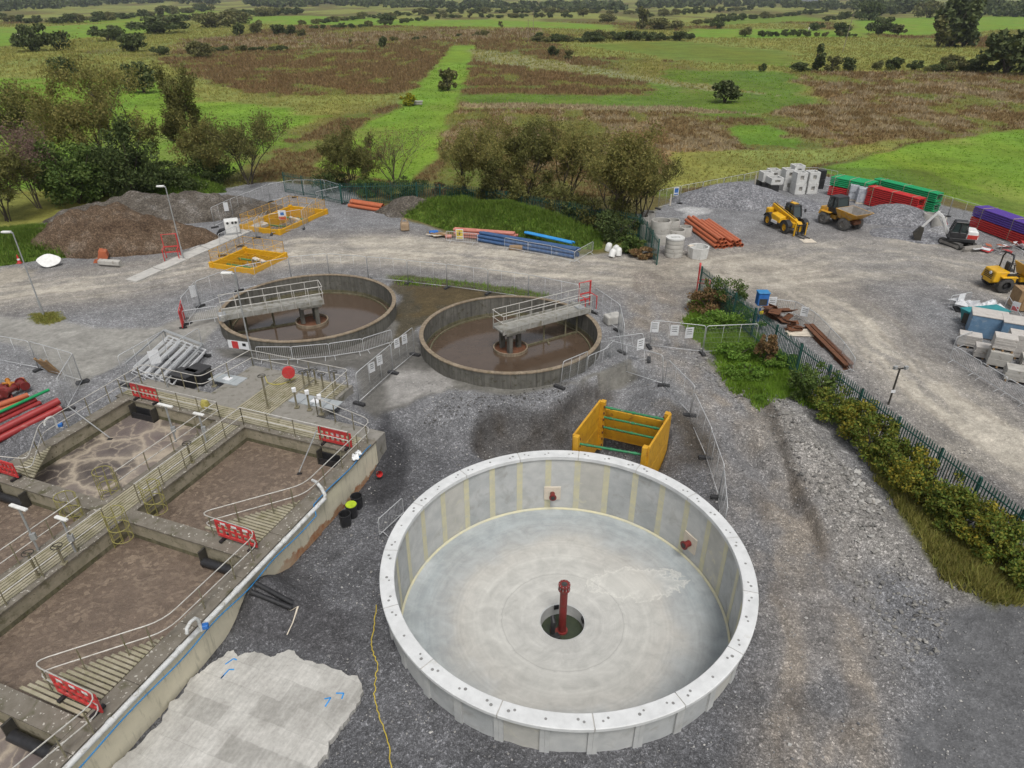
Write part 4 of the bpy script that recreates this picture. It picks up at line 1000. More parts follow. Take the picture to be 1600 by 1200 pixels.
heras([(282, 466), (304, 440), (366, 417), (450, 402), (510, 396), (572, 401), (635, 406), (697, 413), (762, 421), (826, 429), (905, 445)], 'long mesh fence between the dirt road and the clarifiers')
heras([(930, 449), (969, 476), (976, 508), (954, 543)], 'mesh fence curving round the right side of the right clarifier')
heras([(876, 559), (952, 543)], 'single mesh panel in front of the right clarifier')
heras([(956, 545), (1043, 557), (1085, 602), (1111, 667), (1132, 727), (1137, 790)], 'mesh fence along the track beside the yellow trench box')
heras([(1019, 500), (1104, 509), (1186, 506)], 'mesh fence with white notices across the track')
heras([(960, 540), (1019, 519)], 'short mesh panel with one notice beside the rubble')
heras([(-40, 518), (44, 533), (113, 552)], 'mesh fence behind the red pipe pile at left')
heras([(113, 552), (88, 592)], 'mesh panel turned back beside the red pipe pile')
heras([(555, 584), (610, 538), (645, 511)], 'mesh fence with white notices between deck and right clarifier')
heras([(182, 556), (252, 518)], 'mesh panel standing behind the stacked rail frames'); heras([(232, 560), (310, 512)], 'mesh panel with grey notice in front of the rail frames')
for i, (x, y) in enumerate(((1047, 321), (1115, 308), (1179, 290))):
    T = thing('timber_stake', ['left', 'middle', 'right'][i]+' pale timber stake before the field edge fence', 'stake', at(x, y)); MB().box((0, 0, .6), (.14, .1, 1.3)).build('stake', 'cream_patch', T)
# notices on the fences
def notice(px, py, z, w, h, label, col='sign_white', face=0.0, group=None, bits=()):
    p = at(px, py, z); T = thing('notice', label, 'sign', p, face, group)
    MB().box((0, 0, 0), (w, .012, h)).build('board', col, T)
    for m, x, zz, a, b in bits: MB().box((x, -.009, zz), (a, .006, b)).build('print', m, T)
    return T
txt = lambda w, h: [('sign_black', 0, h*(.3-.2*i), w*.6, h*.05) for i in range(3)]
for x, y, l, f in ((1023, 511, 'white notice at the left end of the track fence', 0), (1054, 516, 'left of the two middle white notices on the track fence', 0), (1077, 524-4, 'white notice at right of the gap on the track fence', .15), (1001, 538, 'white notice on the short panel by the rubble', .5)):
    notice(x, y, 1.3, .55, .75, l, 'sign_white', f, None, txt(.55, .75))
for x, y, l in ((620, 536, 'upper right white notice on the deck fence'), (632, 530, 'rightmost white notice on the deck fence near clarifiers'), (593, 563, 'middle white notice on the deck fence'), (581, 574, 'lowest white notice on the deck fence')):
    notice(x, y, 1.4, .42, .62, l, 'sign_white', .85, None, txt(.42, .62))
notice(241, 558, 1.2, .6, .9, 'grey white notice on the panel before the rail frames', 'sign_white', .55); notice(302, 455, 1.3, .5, .9, 'white notice on the bend of the road fence', 'sign_white', .9)
notice(353, 323, 1.2, .45, .9, 'white notice on the fence of the rear pit', 'sign_white', .35)
notice(441, 336, 1.2, .75, .95, 'safety notice with red band on the rear pit fence', 'sign_white', .1, None, [('sign_red', 0, -.3, .7, .3), ('sign_blue', 0, .15, .35, .35)])
notice(1057, 299, 1.2, .6, .9, 'blue and white safety notice on the field edge fence', 'sign_white', .25, None, [('sign_blue', 0, .1, .45, .5), ('sign_blue', 0, -.33, .5, .12)])
nb = notice(374, 539, 1.0, 1.6, .55, 'row of white and red notices hung by the left clarifier', 'sign_white', -.25, None, [('sign_red', -.3, -.02, .45, .5), ('sign_black', .35, .05, .25, .2)])
# crowd barriers
def crowd_proto():
    W, H = 2.3, 1.08; f = MB(); c = .12
    f.path([(0, 0, .2), (0, 0, H-c), (.035, 0, H-.035), (c, 0, H), (W-c, 0, H), (W-.035, 0, H-.035), (W, 0, H-c), (W, 0, .2)], .021, 6); f.tube((0, 0, .2), (W, 0, .2), .021, 6)
    g = MB(); 
    for i in range(1, 18): g.tube((i*W/18, 0, .2), (i*W/18, 0, H), .0075, 4, cap=False)
    k = MB()
    for x in (.3, W-.3): k.path([(x, -.3, .02), (x, -.28, .05), (x, 0, .2), (x, .28, .05), (x, .3, .02)], .016, 5)
    return [m.mesh(n) for m, n in ((f, 'frame'), (g, 'infill_bars'), (k, 'feet'))]
CB = crowd_proto(); [me.materials.append(MATS['galv_bright']) for me in CB]
def crowd(a, b, label, group, top=True):
    def g(p):
        z = 1.08
        for _ in range(4): v = at(p[0], p[1], z); z = float(zg(v.x, v.y))+1.08
        v.z -= 1.08; return v
    p, q = g(a), g(b); d = q-p; L = math.hypot(d.x, d.y)
    T = thing('crowd_barrier', label, 'barrier', p, math.atan2(d.y, d.x), group)
    T.rotation_euler = (0, -math.atan2(d.z, L), math.atan2(d.y, d.x))
    for me, n in zip(CB, ('frame', 'infill_bars', 'feet')):
        o = bpy.data.objects.new(n, me); COL.objects.link(o); o.parent = T; o.scale = (L/2.3, 1, 1)
def chain(tops, names, group):
    for i, (a, b) in enumerate(zip(tops[:-1], tops[1:])): crowd(a, b, names[i] if isinstance(names, list) else names, group)
chain([(398, 542), (454, 542), (513, 537), (566, 529), (611, 515)], ['leftmost crowd barrier of the row before the left clarifier', 'second crowd barrier from left before the left clarifier', 'third crowd barrier from left before the left clarifier', 'rightmost tilted crowd barrier before the left clarifier'], 'crowd barriers before the left clarifier')
crowd((284, 486), (338, 478), 'crowd barrier behind the left end of the left clarifier bridge', 'crowd barriers before the left clarifier')
chain([(1192, 465), (1244, 471), (1275, 489), (1298, 512), (1320, 536), (1337, 560)], ['crowd barrier beside the blue box on the fence', 'crowd barrier behind the upper rusty scrap', 'third crowd barrier down round the rusty scrap', 'fourth crowd barrier down round the rusty scrap', 'crowd barrier at the lower end of the rusty beams'], 'crowd barriers round the rusty scrap')
chain([(697, 361), (746, 365)], 'crowd barrier with yellow sign before the pink pipes', 'crowd barriers before the pipe stack'); chain([(788, 371), (825, 378), (862, 384), (898, 393)], ['leftmost crowd barrier along the blue pipes', 'middle crowd barrier along the blue pipes', 'rightmost crowd barrier along the blue pipes'], 'crowd barriers before the pipe stack')
crowd((898, 393), (927, 377), 'crowd barrier closing the end of the blue pipes', 'crowd barriers before the pipe stack')
chain([(1520, 356), (1540, 367), (1568, 378), (1600, 392)], ['crowd barrier right behind the excavator blade', 'crowd barrier with red and white sheets by the ducts', 'crowd barrier nearest the right edge below the ducts'], 'crowd barriers below the ducts')
chain([(1495, 527), (1520, 517)], 'crowd barrier behind the pale stone slabs', 'crowd barriers round the stone pallets'); chain([(1491, 540), (1535, 566), (1575, 590), (1612, 612)], ['crowd barrier before the leftmost stone slabs', 'crowd barrier before the square stone pallet', 'crowd barrier before the rightmost stone pallet'], 'crowd barriers round the stone pallets')
crowd((1576, 462), (1600, 500), 'crowd barrier with a red notice by the timber crate', 'crowd barriers round the stone pallets')
crowd((1488, 462), (1520, 456), 'crowd barrier beside the white wrapped heap', 'crowd barriers round the stone pallets')
crowd((590, 812), (628, 778), 'low steel barrier at the left of the new tank', 'crowd barriers by the new tank')
notice(718, 366, .8, .7, .95, 'yellow warning sign with triangle on the barrier before the pipes', 'sign_white', 0, None, [('sign_yellow', 0, .1, .6, .6), ('sign_black', 0, .1, .12, .34), ('sign_yellow', 0, -.35, .6, .14)])
notice(1502, 467, .7, .6, .8, 'white notice on the barrier by the white wrapped heap', 'sign_white', .3); notice(1587, 479, .7, .5, .7, 'red and white notice on the barrier by the timber crate', 'sign_white', -1, None, [('sign_red', 0, -.15, .42, .3)])
notice(1011+196, 471, .75, .6, .7, 'left white notice on the scrap barriers', 'sign_white', .0, None, txt(.6, .7)); notice(1257, 487, .75, .5, .7, 'right white notice on the scrap barriers', 'sign_white', -.5, None, txt(.5, .7))
# stacked rail frames
M('rail_white', (.72, .73, .74), (.60, .61, .62), 6, .4, .1)
rk = thing('rail_frame_stack', 'stack of bright galvanised handrail frames lying near the black boxes', 'rail frames', at(255, 570, 0))
p0, p1, p2 = at(198, 575, .55), at(258, 522, .55), at(318, 545, .55)
ex, ey = (p1-p0), (p2-p1)
for k in range(5):
    o = p0+Vector((0, 0, -.42+k*.14))+ex*.02*(k % 2)+ey*(.03*k)
    for j in range(3):
        a = o+ey*(j/3+.02); b = o+ey*((j+1)/3-.02); c = .0
        MB().path([a+ex*.04, a+ex*.96, b+ex*.96, b+ex*.04], .024, 5, closed=True).build('rail_frame', 'rail_white', rk)
        MB().tube(a.lerp(b, .5)+ex*.04, a.lerp(b, .5)+ex*.96, .02, 5).build('mid_rail', 'rail_white', rk)
for f in (0, 1):
    MB().bar(p0+ey*f+Vector((0, 0, .30)), p0+ey*f+ex+Vector((0, 0, .30)), .10, .08).build('beam', 'galvanised', rk)
MB().bar(p1+Vector((0, 0, .30)), p2+Vector((0, 0, .30)), .22, .04).build('plate', 'galvanised', rk)
for q in (p0, p1, p2, p0+ey): MB().bar((q.x, q.y, 0), (q.x, q.y, .85), .06, .06).build('leg', 'galvanised', rk)
settle(rk)
# black boxes beside the deck
for x, y, rz, sx, lab in ((292, 603, vz, 1.3, 'black plastic storage box beside the deck with flat lid'), (314, 596, vz, 1.1, 'second black storage box between deck and rail frames')):
    T = thing('storage_box', lab, 'box', at(x, y, 0), rz); MB().box((0, 0, .42), (sx, 1.0, .84)).build('body', 'black_plastic', T, bev=.05, seg=2); MB().box((0, 0, .89), (sx+.06, 1.06, .09)).build('lid', 'rubber', T, bev=.02)
# ------------------------------------------------------------------ palisade fences
pal_me = MB(); 
pal_me.add([(-.034, .012, 0), (-.01, -.012, 0), (.01, -.012, 0), (.034, .012, 0), (-.034, .012, 2.2), (-.01, -.012, 2.2), (.01, -.012, 2.2), (.034, .012, 2.2), (0, -.004, 2.36)],
           [(0, 1, 5, 4), (1, 2, 6, 5), (2, 3, 7, 6), (4, 5, 8), (5, 6, 8), (6, 7, 8), (0, 4, 7, 3), (4, 8, 7)])
PAL = pal_me.mesh('pale'); PAL.materials.append(MATS['green_steel'])
def palisade(tops, label, pitch, post_every=2.75):
    q = []
    for x, y in tops:
        z = 2.36
        for _ in range(5): v = at(x, y, z); z = float(zg(v.x, v.y))+2.36
        v.z -= 2.36; q.append(v)
    T = thing('palisade_fence', label, 'fence', q[0])
    for a, b in zip(q[:-1], q[1:]):
        d = b-a; L = math.hypot(d.x, d.y); n = int(L/pitch); rz = math.atan2(d.y, d.x); rng = random.Random(int(L*100)); e = d/L; nn = Vector((e.y, -e.x, 0))
        for i in range(n):
            o = bpy.data.objects.new('pale', PAL); COL.objects.link(o); o.parent = T; o.location = a+d*((i+.5)/n)-T.location+Vector((0, 0, .05+rng.uniform(-.01, .01))); o.rotation_euler = (rng.uniform(-.01, .01), 0, rz)
        for z in (.4, 1.95): MB().bar(a+Vector((0, 0, z))-nn*.03-T.location, b+Vector((0, 0, z))-nn*.03-T.location, .05, .05).build('rail', 'green_steel', T)
        m = max(1, round(L/post_every))
        for i in range(m+1): p = a+d*(i/m)-nn*.09-T.location; MB().box((p.x, p.y, p.z+1.12), (.1, .1, 2.35), rz).build('post', 'green_steel', T)
    return T
pf = palisade([(1096, 415), (1252, 535), (1347, 606), (1472, 699), (1600, 795), (1720, 890)], 'dark green palisade fence between hedge and yard road at right', .15)
palisade([(440, 268), (530, 286), (650, 284), (760, 293), (1000, 335)], 'green palisade fence behind the willows at the back of the yard', .2)
T = palisade([(1000, 334), (1010, 345), (1029, 372)], 'short green sheeted palisade return beside concrete rings', .2)
a, b = at(1004, 385), at(1029, 405); 
sg = notice(1104, 440, 1.3, .5, .5, 'yellow warning triangles on the end of palisade fence', 'sign_yellow', -1.2, None, [('sign_black', 0, 0, .1, .25)])
# ------------------------------------------------------------------ shoring
tb = thing('trench_box', 'yellow steel trench box with green struts behind the new tank', 'trench box', (5.6, 29.4, -2.4))
FL, NL, FR, NR = Vector((4.8, 31.66, 0)), Vector((3.05, 28.25, 0)), Vector((8.46, 30.22, 0)), Vector((6.75, 27.1, 0))
zt, zb = .9, -2.3
for a, b, sd in ((NL, FL, 1), (NR, FR, -1)):
    d = (b-a).normalized(); n = Vector((d.y, -d.x, 0))*sd
    for z0, z1 in ((zb, -.72), (-.70, zt)):
        pnl = MB().hexa([Vector((p.x, p.y, z)) for z in (z0, z1) for p in (a, b, b+n*.11, a+n*.11)]).build('side_panel', 'yellow_steel', tb, bev=.012)
    for p in (a, b):
        k = d*(.16 if p is a else -.16)
        MB().hexa([Vector((q.x, q.y, z)) for z in (zb, zt-.02) for q in (p+k*-.9+n*.10, p+k*1.0+n*.10, p+k*1.0+n*.36, p+k*-.9+n*.36)]).build('end_post', 'yellow_steel', tb, bev=.015)
        for z in np.arange(zb+.4, zt-.05, .42):
            c = p+k*1.05+n*.36; MB().box((c.x, c.y, z), (.07, .07, .12), 0).build('pin', 'rust', tb)
w_ = (NR-NL).normalized(); dl = (FL-NL).normalized()
for p0, p1, zs in ((FL, FR, (.55, -.1, -.75)), (NL, NR, (.30, -.55))):
    k = dl*(-.15 if p0 is FL else .15)
    for z in zs:
        a = p0+k+w_*.35+Vector((0, 0, z)); b = p1+k-w_*.35+Vector((0, 0, z))
        MB().tube(a, b, .062, 10).build('strut', 'green_strut', tb, smooth=40)
        for f in (.12, .5, .88): MB().tube(a.lerp(b, f-.02), a.lerp(b, f+.02), .085, 10).build('strut_collar', 'green_strut', tb, smooth=40)
a = FL+dl*.28+w_*.1; b = FR+dl*.2-w_*.1
MB().bar(a+Vector((0, 0, -.75)), b+Vector((0, 0, -.75)), .09, 1.9).build('end_board', 'yellow_steel', tb)
settle(tb)
def pit(cx, cy, ln, wd, label, seed):
    """box shoring round a shallow pit, with mesh edge guards"""
    s0, t0 = blocal(cx, cy); s0 = float(s0); t0 = float(t0); T = thing('shored_pit', label, 'shoring', B(s0-ln/2, t0+wd/2, 0)); rng = random.Random(seed)
    cs = [(s0, t0), (s0-ln, t0), (s0-ln, t0+wd), (s0, t0+wd)]
    for i in range(4):
        a, b = B(*cs[i]), B(*cs[(i+1) % 4]); d = (b-a).normalized(); n = Vector((-d.y, d.x, 0))
        if n.dot(B(s0-ln/2, t0+wd/2)-a) > 0: n = -n
        MB().bar(a+Vector((0, 0, .02)), b+Vector((0, 0, .02)), .16, .85).build('wale_beam', 'yellow_clean', T, bev=.03)
        MB().bar(a-n*.2+Vector((0, 0, -.7)), b-n*.2+Vector((0, 0, -.7)), .06, 1.5).build('sheet', 'yellow_steel', T)
        MB().box((a.x, a.y, .22), (.36, .36, .62), vz).build('corner_block', 'yellow_clean', T, bev=.03)
        L = (b-a).length; m = max(2, round(L/1.1))
        g = MB()
        for j in range(m+1): p = a+d*L*j/m; g.tube(p+Vector((0, 0, .3)), p+Vector((0, 0, 1.55)), .022, 5)
        for z in (.9, 1.5): g.tube(a+Vector((0, 0, z)), b+Vector((0, 0, z)), .015, 4)
        for j in range(int(L/.16)): p = a+d*(j+.5)*.16; g.tube(p+Vector((0, 0, .4)), p+Vector((0, 0, 1.5)), .004, 3, cap=False)
        for z in (.55, .7, 1.05, 1.2, 1.35): g.tube(a+Vector((0, 0, z)), b+Vector((0, 0, z)), .004, 3, cap=False)
        g.build('edge_guard', 'yellow_clean', T)
    for f in (.35, .72):
        a, b = B(s0-ln*f, t0+.1, -.15), B(s0-ln*f, t0+wd-.1, -.15); MB().tube(a, b, .09, 8).build('strut', 'green_strut', T, smooth=40)
    MB().add([B(s0, t0, -1.3), B(s0-ln, t0, -1.3), B(s0-ln, t0+wd, -1.3), B(s0, t0+wd, -1.3)], [(0, 1, 2, 3)]).build('pit_floor', 'brown_soil', T, flip=False)
    c = B(s0-ln*.55, t0+wd*.45, -.8); MB().path([c, c+Vector((0, 0, 1.0)), c+Vector((.2, -.3, 1.25)), c+Vector((.6, -.6, 1.2))], .11, 8).build('suction_hose', 'pipe_white', T, smooth=60)
    MB().box((c.x+.4, c.y+.4, .1), (.3, 1.6, .12), .9).build('timber', 'cream_patch', T)
    return settle(T)
pit(-22.51, 64.17, 7.7, 4.5, 'larger yellow shored pit at the back beside the spoil heap', 3)
pit(-21.51, 53.36, 4.2, 4.3, 'smaller yellow shored pit nearer the dirt road', 4)
# pump box, concrete strips, lamp posts, gates
pb = thing('pump_unit', 'white pump unit on the concrete strip beside the rear pit', 'pump', at(365, 366), .4)
MB().box((0, 0, .85), (1.3, 1.0, 1.25)).build('cabinet', 'white_plastic', pb, bev=.08, seg=2); MB().box((0, 0, .14), (1.5, 1.1, .16)).build('skid', 'galvanised', pb)
for x in (-.35, .1, .4): MB().tube((x, -.5, 1.25), (x, -.53, 1.25), .12, 10).build('port', 'dark_hole', pb)
MB().path([(-.65, 0, .6), (-1.1, 0, .5), (-1.4, .2, .1)], .16, 8).build('hose', 'black_plastic', pb, smooth=60)
st = MB(); q = [at(x, y, .0) for x, y in ((196, 438), (212, 442), (420, 350), (406, 345))]
cs = thing('concrete_strip', 'long pale concrete kerb strip leading from the road to the rear pit', 'kerb', q[0])
for i in range(6):
    f0, f1 = i/6+.003, (i+1)/6-.003; poly = [q[0].lerp(q[3], f0), q[1].lerp(q[2], f0), q[1].lerp(q[2], f1), q[0].lerp(q[3], f1)]
    MB().prism([(v.x, v.y) for v in poly], -.2, .10+.01*(i % 2)).build('kerb_block', 'concrete_pale', cs, bev=.015)
settle(cs)
def lamp(px, py, h, label, arm=(-.35, 0), dish=True):
    p = at(px, py); T = thing('lamp_post', label, 'lamp post', p)
    MB().tube((0, 0, 0), (0, 0, 1.1), .075, 10).build('base', 'galvanised', T, smooth=40); MB().tube((0, 0, 1.1), (0, 0, h), .05, 10, .04).build('pole', 'galvanised', T, smooth=40)
    MB().path([(0, 0, h-.02), (0, 0, h+.06), (arm[0], arm[1], h+.12)], .03, 6).build('arm', 'galvanised', T)
    MB().box((arm[0]*1.2, arm[1]*1.2, h+.13), (.62, .26, .12)).build('lamp_head', 'white_plastic', T, bev=.03); MB().box((arm[0]*1.2, arm[1]*1.2, h+.066), (.4, .18, .012)).build('lens', 'sign_white', T)
lamp(68, 492, 6.0, 'leftmost lamp post standing on the mossy patch by the road'); lamp(287, 405, 6.2, 'lamp post by the red gate and concrete strip'); lamp(398, 578, 6.2, 'lamp post beside the rear deck in front of left clarifier')
l4 = thing('camera_post', 'short dark post with small floodlights behind the right hedge', 'post', at(1388, 632)); MB().tube((0, 0, 0), (0, 0, 2.3), .05, 8).build('post', 'steel_dark', l4); MB().bar((-.3, 0, 2.3), (.3, 0, 2.35), .06, .06).build('cross_arm', 'steel_dark', l4)
for x in (-.3, .3): MB().box((x, -.05, 2.42), (.22, .14, .18), .4).build('floodlight', 'galvanised', l4)
MB().box((0, -.06, .9), (.25, .02, .18)).build('plate', 'sign_white', l4)
def red_gate(px, py, rz, label, h=2.1, w=1.2):
    T = thing('safety_gate', label, 'gate', at(px, py), rz)
    MB().path([(-w/2, 0, 0), (-w/2, 0, h), (w/2, 0, h), (w/2, 0, 0)], .04, 6).build('frame', 'barrier_red', T)
    for z in (.5, 1.0): MB().bar((-w/2, 0, z), (w/2, 0, z), .05, .10).build('cross_bar', 'barrier_red', T)
    for s in (-1, 1): MB().path([(s*w/2, 0, 1.0), (s*w/2, -.9, 1.0), (s*w/2, -.9, 0)], .035, 6).build('side_rail', 'barrier_red', T)
red_gate(272, 402, .25, 'red safety gate beside the lamp post and concrete strip'); red_gate(912, 478, .5, 'red gate at the rim end of the right clarifier bridge', 1.9, 1.0); red_gate(1088, 458, 1.3, 'red gate at the end of the palisade fence', 2.3, .8)
barrier(at(288, 506), 1.9, 'red plastic barrier standing by the left clarifier bridge end', 2.2, 1.4)
# blue box on fence
bb = thing('blue_box', 'bright blue box cabinet on a post at palisade fence', 'cabinet', at(1184, 502)); 
MB().tube((0, 0, 0), (0, 0, 1.0), .06, 8).build('post', 'sign_blue', bb); MB().box((0, 0, 1.75), (.75, .6, .9)).build('cabinet', 'sign_blue', bb, bev=.04); MB().box((0, -.31, 1.6), (.55, .02, .45)).build('opening', 'dark_hole', bb); MB().box((0, 0, 2.24), (.82, .68, .08)).build('lid', 'blue_hose', bb, bev=.02)
MB().box((0, -.3, .8), (.3, .02, .25)).build('label_plate', 'sign_yellow', bb)
# ------------------------------------------------------------------ blinding pad in front
def pad_mat():
    t = NT('blinding_concrete'); p = t.pos(); n = t.noise(p, .9, 7, .62); r = t.ramp(n, 0, [(.35, (.50, .49, .46)), (.65, (.36, .35, .325))])
    mp = t.n('ShaderNodeMapping'); mp.inputs['Rotation'].default_value = (0, 0, .36); t.t.links.new(p[0].outputs[p[1]], mp.inputs['Vector'])
    wn = t.noise(p, 1.6, 4, .6); ad = t.n('ShaderNodeVectorMath'); ad.operation = 'MULTIPLY_ADD'; t.l(wn, 1, ad, 0); ad.inputs[1].default_value = (.14, .14, 0); t.l(mp, 0, ad, 2)
    br = t.n('ShaderNodeTexBrick'); t.l(ad, 0, br, 0); br.inputs['Color1'].default_value = (1.06, 1.06, 1.06, 1); br.inputs['Color2'].default_value = (.70, .70, .69, 1); br.inputs['Mortar'].default_value = (.9, .9, .9, 1); br.inputs['Scale'].default_value = 1; br.inputs['Brick Width'].default_value = 1.5; br.inputs['Row Height'].default_value = .8; br.inputs['Mortar Size'].default_value = .012; br.inputs['Bias'].default_value = -.25
    c = t.mix(1.0, (r, 0), (br, 0), 'MULTIPLY'); st = t.noise((mp, 0), 9, 5, .7, (1, .06, 1)); s4 = t.ramp(st, 0, [(.3, .86), (.7, 1.12)]); c = t.mix(1.0, c, (s4, 0), 'MULTIPLY')
    n4 = t.noise(p, 7, 6, .7); r4 = t.ramp(n4, 0, [(.3, .84), (.7, 1.13)]); c = t.mix(1.0, c, (r4, 0), 'MULTIPLY')
    n5 = t.noise(p, 1.6, 7, .75, None, 1); r5 = t.ramp(n5, 0, [(.64, 0), (.76, .7)]); c = t.mix((r5, 0), c, (.20, .185, .16)); t.col(c); t.bump(n4, 0, .3, .02); return t.set(.85, 0, .25)
pad_mat(); M('spray_blue', (.02, .30, .75), None, 3, .7)
zp = -1.30
out = [(100, 1270), (240, 1140), (300, 1060), (352, 1018), (385, 1009), (420, 1022), (452, 1018), (480, 1035), (520, 1040), (560, 1060), (566, 1082), (545, 1120), (520, 1160), (480, 1230), (440, 1290)]
poly = []; rp = random.Random(8)
for a, b in zip(out, out[1:]+out[:1]):
    for k in range(24): f = k/24; qx, qy = a[0]+(b[0]-a[0])*f, a[1]+(b[1]-a[1])*f; poly.append((qx+float(fbm(qx*.05, qy*.05, 3, 4)-.5)*22, qy+float(fbm(qx*.05, qy*.05, 9, 4)-.5)*22))
pq = [at(x, y, zp) for x, y in poly]
struct(MB().prism([(v.x, v.y) for v in pq], zp-.6, zp).build('concrete_pad', 'blinding_concrete'))
mk = [((352, 1038), (365, 1029), (370, 1031)), ((350, 1055), (345, 1060), (358, 1046), (366, 1046)), ((525, 1083), (537, 1083), (534, 1092)), ((507, 1092), (517, 1090), (508, 1104))]
T = thing('spray_marks', 'bright blue spray paint setting-out marks on the concrete pad', 'paint marks', at(440, 1070, zp))
for s_ in mk:
    for a, b in zip(s_[:-1], s_[1:]):
        A, Bq = at(*a, zp+.004), at(*b, zp+.004); MB().bar(A, Bq, .05, .006).build('mark', 'spray_blue', T)
settle(T)
# small stuff near the tank
def pipe_between(a, b, r, mat, name, label, cat, z=0, group=None, cap=True, n=14, bore=True):
    A, Bq = at(*a), at(*b); A.z += r+z; Bq.z += r+z; T = thing(name, label, cat, A.lerp(Bq, .5)-Vector((0, 0, r)), 0, group)
    MB().tube(A, Bq, r, n).build('pipe', mat, T, smooth=40)
    d = (Bq-A).normalized()*.006
    if bore:
        MB().tube(Bq-d, Bq+d, r*.82, n).build('bore', 'dark_hole', T); MB().tube(A-d, A+d, r*.82, n).build('bore', 'dark_hole', T)
    return settle(T)
pipe_between((400, 917), (458, 948), .10, 'black_plastic', 'black_pipe', 'longer black pipe lying on gravel near the basin wall', 'pipe', .12); pipe_between((394, 931), (456, 956), .10, 'black_plastic', 'black_pipe', 'black pipe with pale cable beside it near the basin wall', 'pipe', .12)
o = MB().path([at(x, y, None)+Vector((0, 0, .08)) for x, y in ((401, 934), (420, 945), (455, 956), (466, 950), (458, 975), (449, 994))], .025, 5).build('pale_cable', 'cream_patch'); tag(o, 'short pale cable curling past the black pipes', 'cable')
rc = random.Random(12); pts = [(588, 946), (586, 975), (580, 1000), (583, 1020), (591, 1040), (587, 1060), (585, 1085), (590, 1110), (600, 1140), (607, 1160), (609, 1185), (614, 1215)]
pp_ = []
for a, b in zip(pts[:-1], pts[1:]):
    for k in range(5): f = k/5; pp_.append(at(a[0]+(b[0]-a[0])*f+rc.uniform(-1.5, 1.5), a[1]+(b[1]-a[1])*f)+Vector((0, 0, .03)))
o = MB().path(pp_, .022, 5).build('yellow_cable', 'yellow_cord', smooth=60); tag(o, 'thin yellow cable snaking over the gravel left of the new tank', 'cable')
for x, y, m, lab in ((559, 792, 'black_plastic', 'black drum farthest from camera at the wall foot'), (551, 806, 'sign_lime', 'black drum with lime green lid at the wall foot'), (541, 820, 'black_plastic', 'open black drum nearest the camera at wall foot')):
    if m not in MATS: M('sign_lime', (.45, .60, .03), None, 5, .5)
    T = thing('drum', lab, 'drum', at(x, y)); MB().lathe([(.02, 0), (.24, 0), (.27, .62), (.29, .62), (.29, .68), (.25, .68), (.23, .1), (.02, .1)], 20).build('body', 'black_plastic', T, smooth=35)
    if m == 'sign_lime': MB().tube((0, 0, .66), (0, 0, .71), .26, 18).build('lid', m, T, smooth=35)
T = thing('red_cone', 'small red cone lying on gravel near the wall corner', 'cone', at(590, 742), .5); c_ = MB().lathe([(.05, 0), (.17, .42)], 14).build('cone', 'barrier_red', T, smooth=40); c_.rotation_euler = (1.2, 0, 0); c_.location = (0, 0, .16)
def cone(px, py, label):
    T = thing('traffic_cone', label, 'cone', at(px, py)); MB().lathe([(.17, .04), (.03, .75), (.0, .76)], 14).build('cone', 'barrier_red', T, smooth=40); MB().box((0, 0, .025), (.42, .42, .05)).build('base', 'barrier_red', T); MB().lathe([(.126, .28), (.082, .48)], 14).build('reflective_band', 'sign_white', T, smooth=40)
cone(31, 411, 'traffic cone beside the leftmost lamp post')
T = thing('rubble_block', 'pale broken concrete block by the right clarifier rim', 'block', at(957, 505)); MB().box((0, 0, .35), (1.2, .8, .7), .4).build('block', 'concrete_pale', T, bev=.12, seg=2)
# ------------------------------------------------------------------ heaps and banks
def heap_mat(name, c1, c2, c3, sc=1.2, speck=6, bump=.8):
    t = NT(name); p = t.pos(); n = t.noise(p, sc*.5, 8, .65); r = t.ramp(n, 0, [(.32, c1), (.52, c2), (.70, c3)])
    v = t.voro(p, speck); s_ = t.n('ShaderNodeSeparateColor'); t.l(v, 1, s_, 0); k = t.ramp(s_, 0, [(0, .6), (.6, 1.0), (1, 1.6)])
    c = t.mix(1.0, (r, 0), (k, 0), 'MULTIPLY'); t.col(c); nb = t.noise(p, sc*3, 7, .7); t.bump(nb, 0, bump, .2); return t.set(.95, 0, .15)
heap_mat('gravel_heap', (.20, .20, .21), (.165, .167, .178), (.24, .24, .25), 1, 8, .5)
heap_mat('spoil_brown', (.075, .05, .033), (.125, .087, .058), (.19, .15, .115), 1.3, 11, 1.0)
heap_mat('spoil_grey', (.075, .064, .052), (.12, .105, .088), (.20, .185, .17), 1.3, 11, 1.0)
heap_mat('bank_grass', (.05, .085, .012), (.075, .125, .016), (.11, .15, .03), 1.4, 4)
heap_mat('dust_pale', (.27, .27, .275), (.24, .24, .245), (.30, .30, .30), 1, 12, .2)
BANKS = []
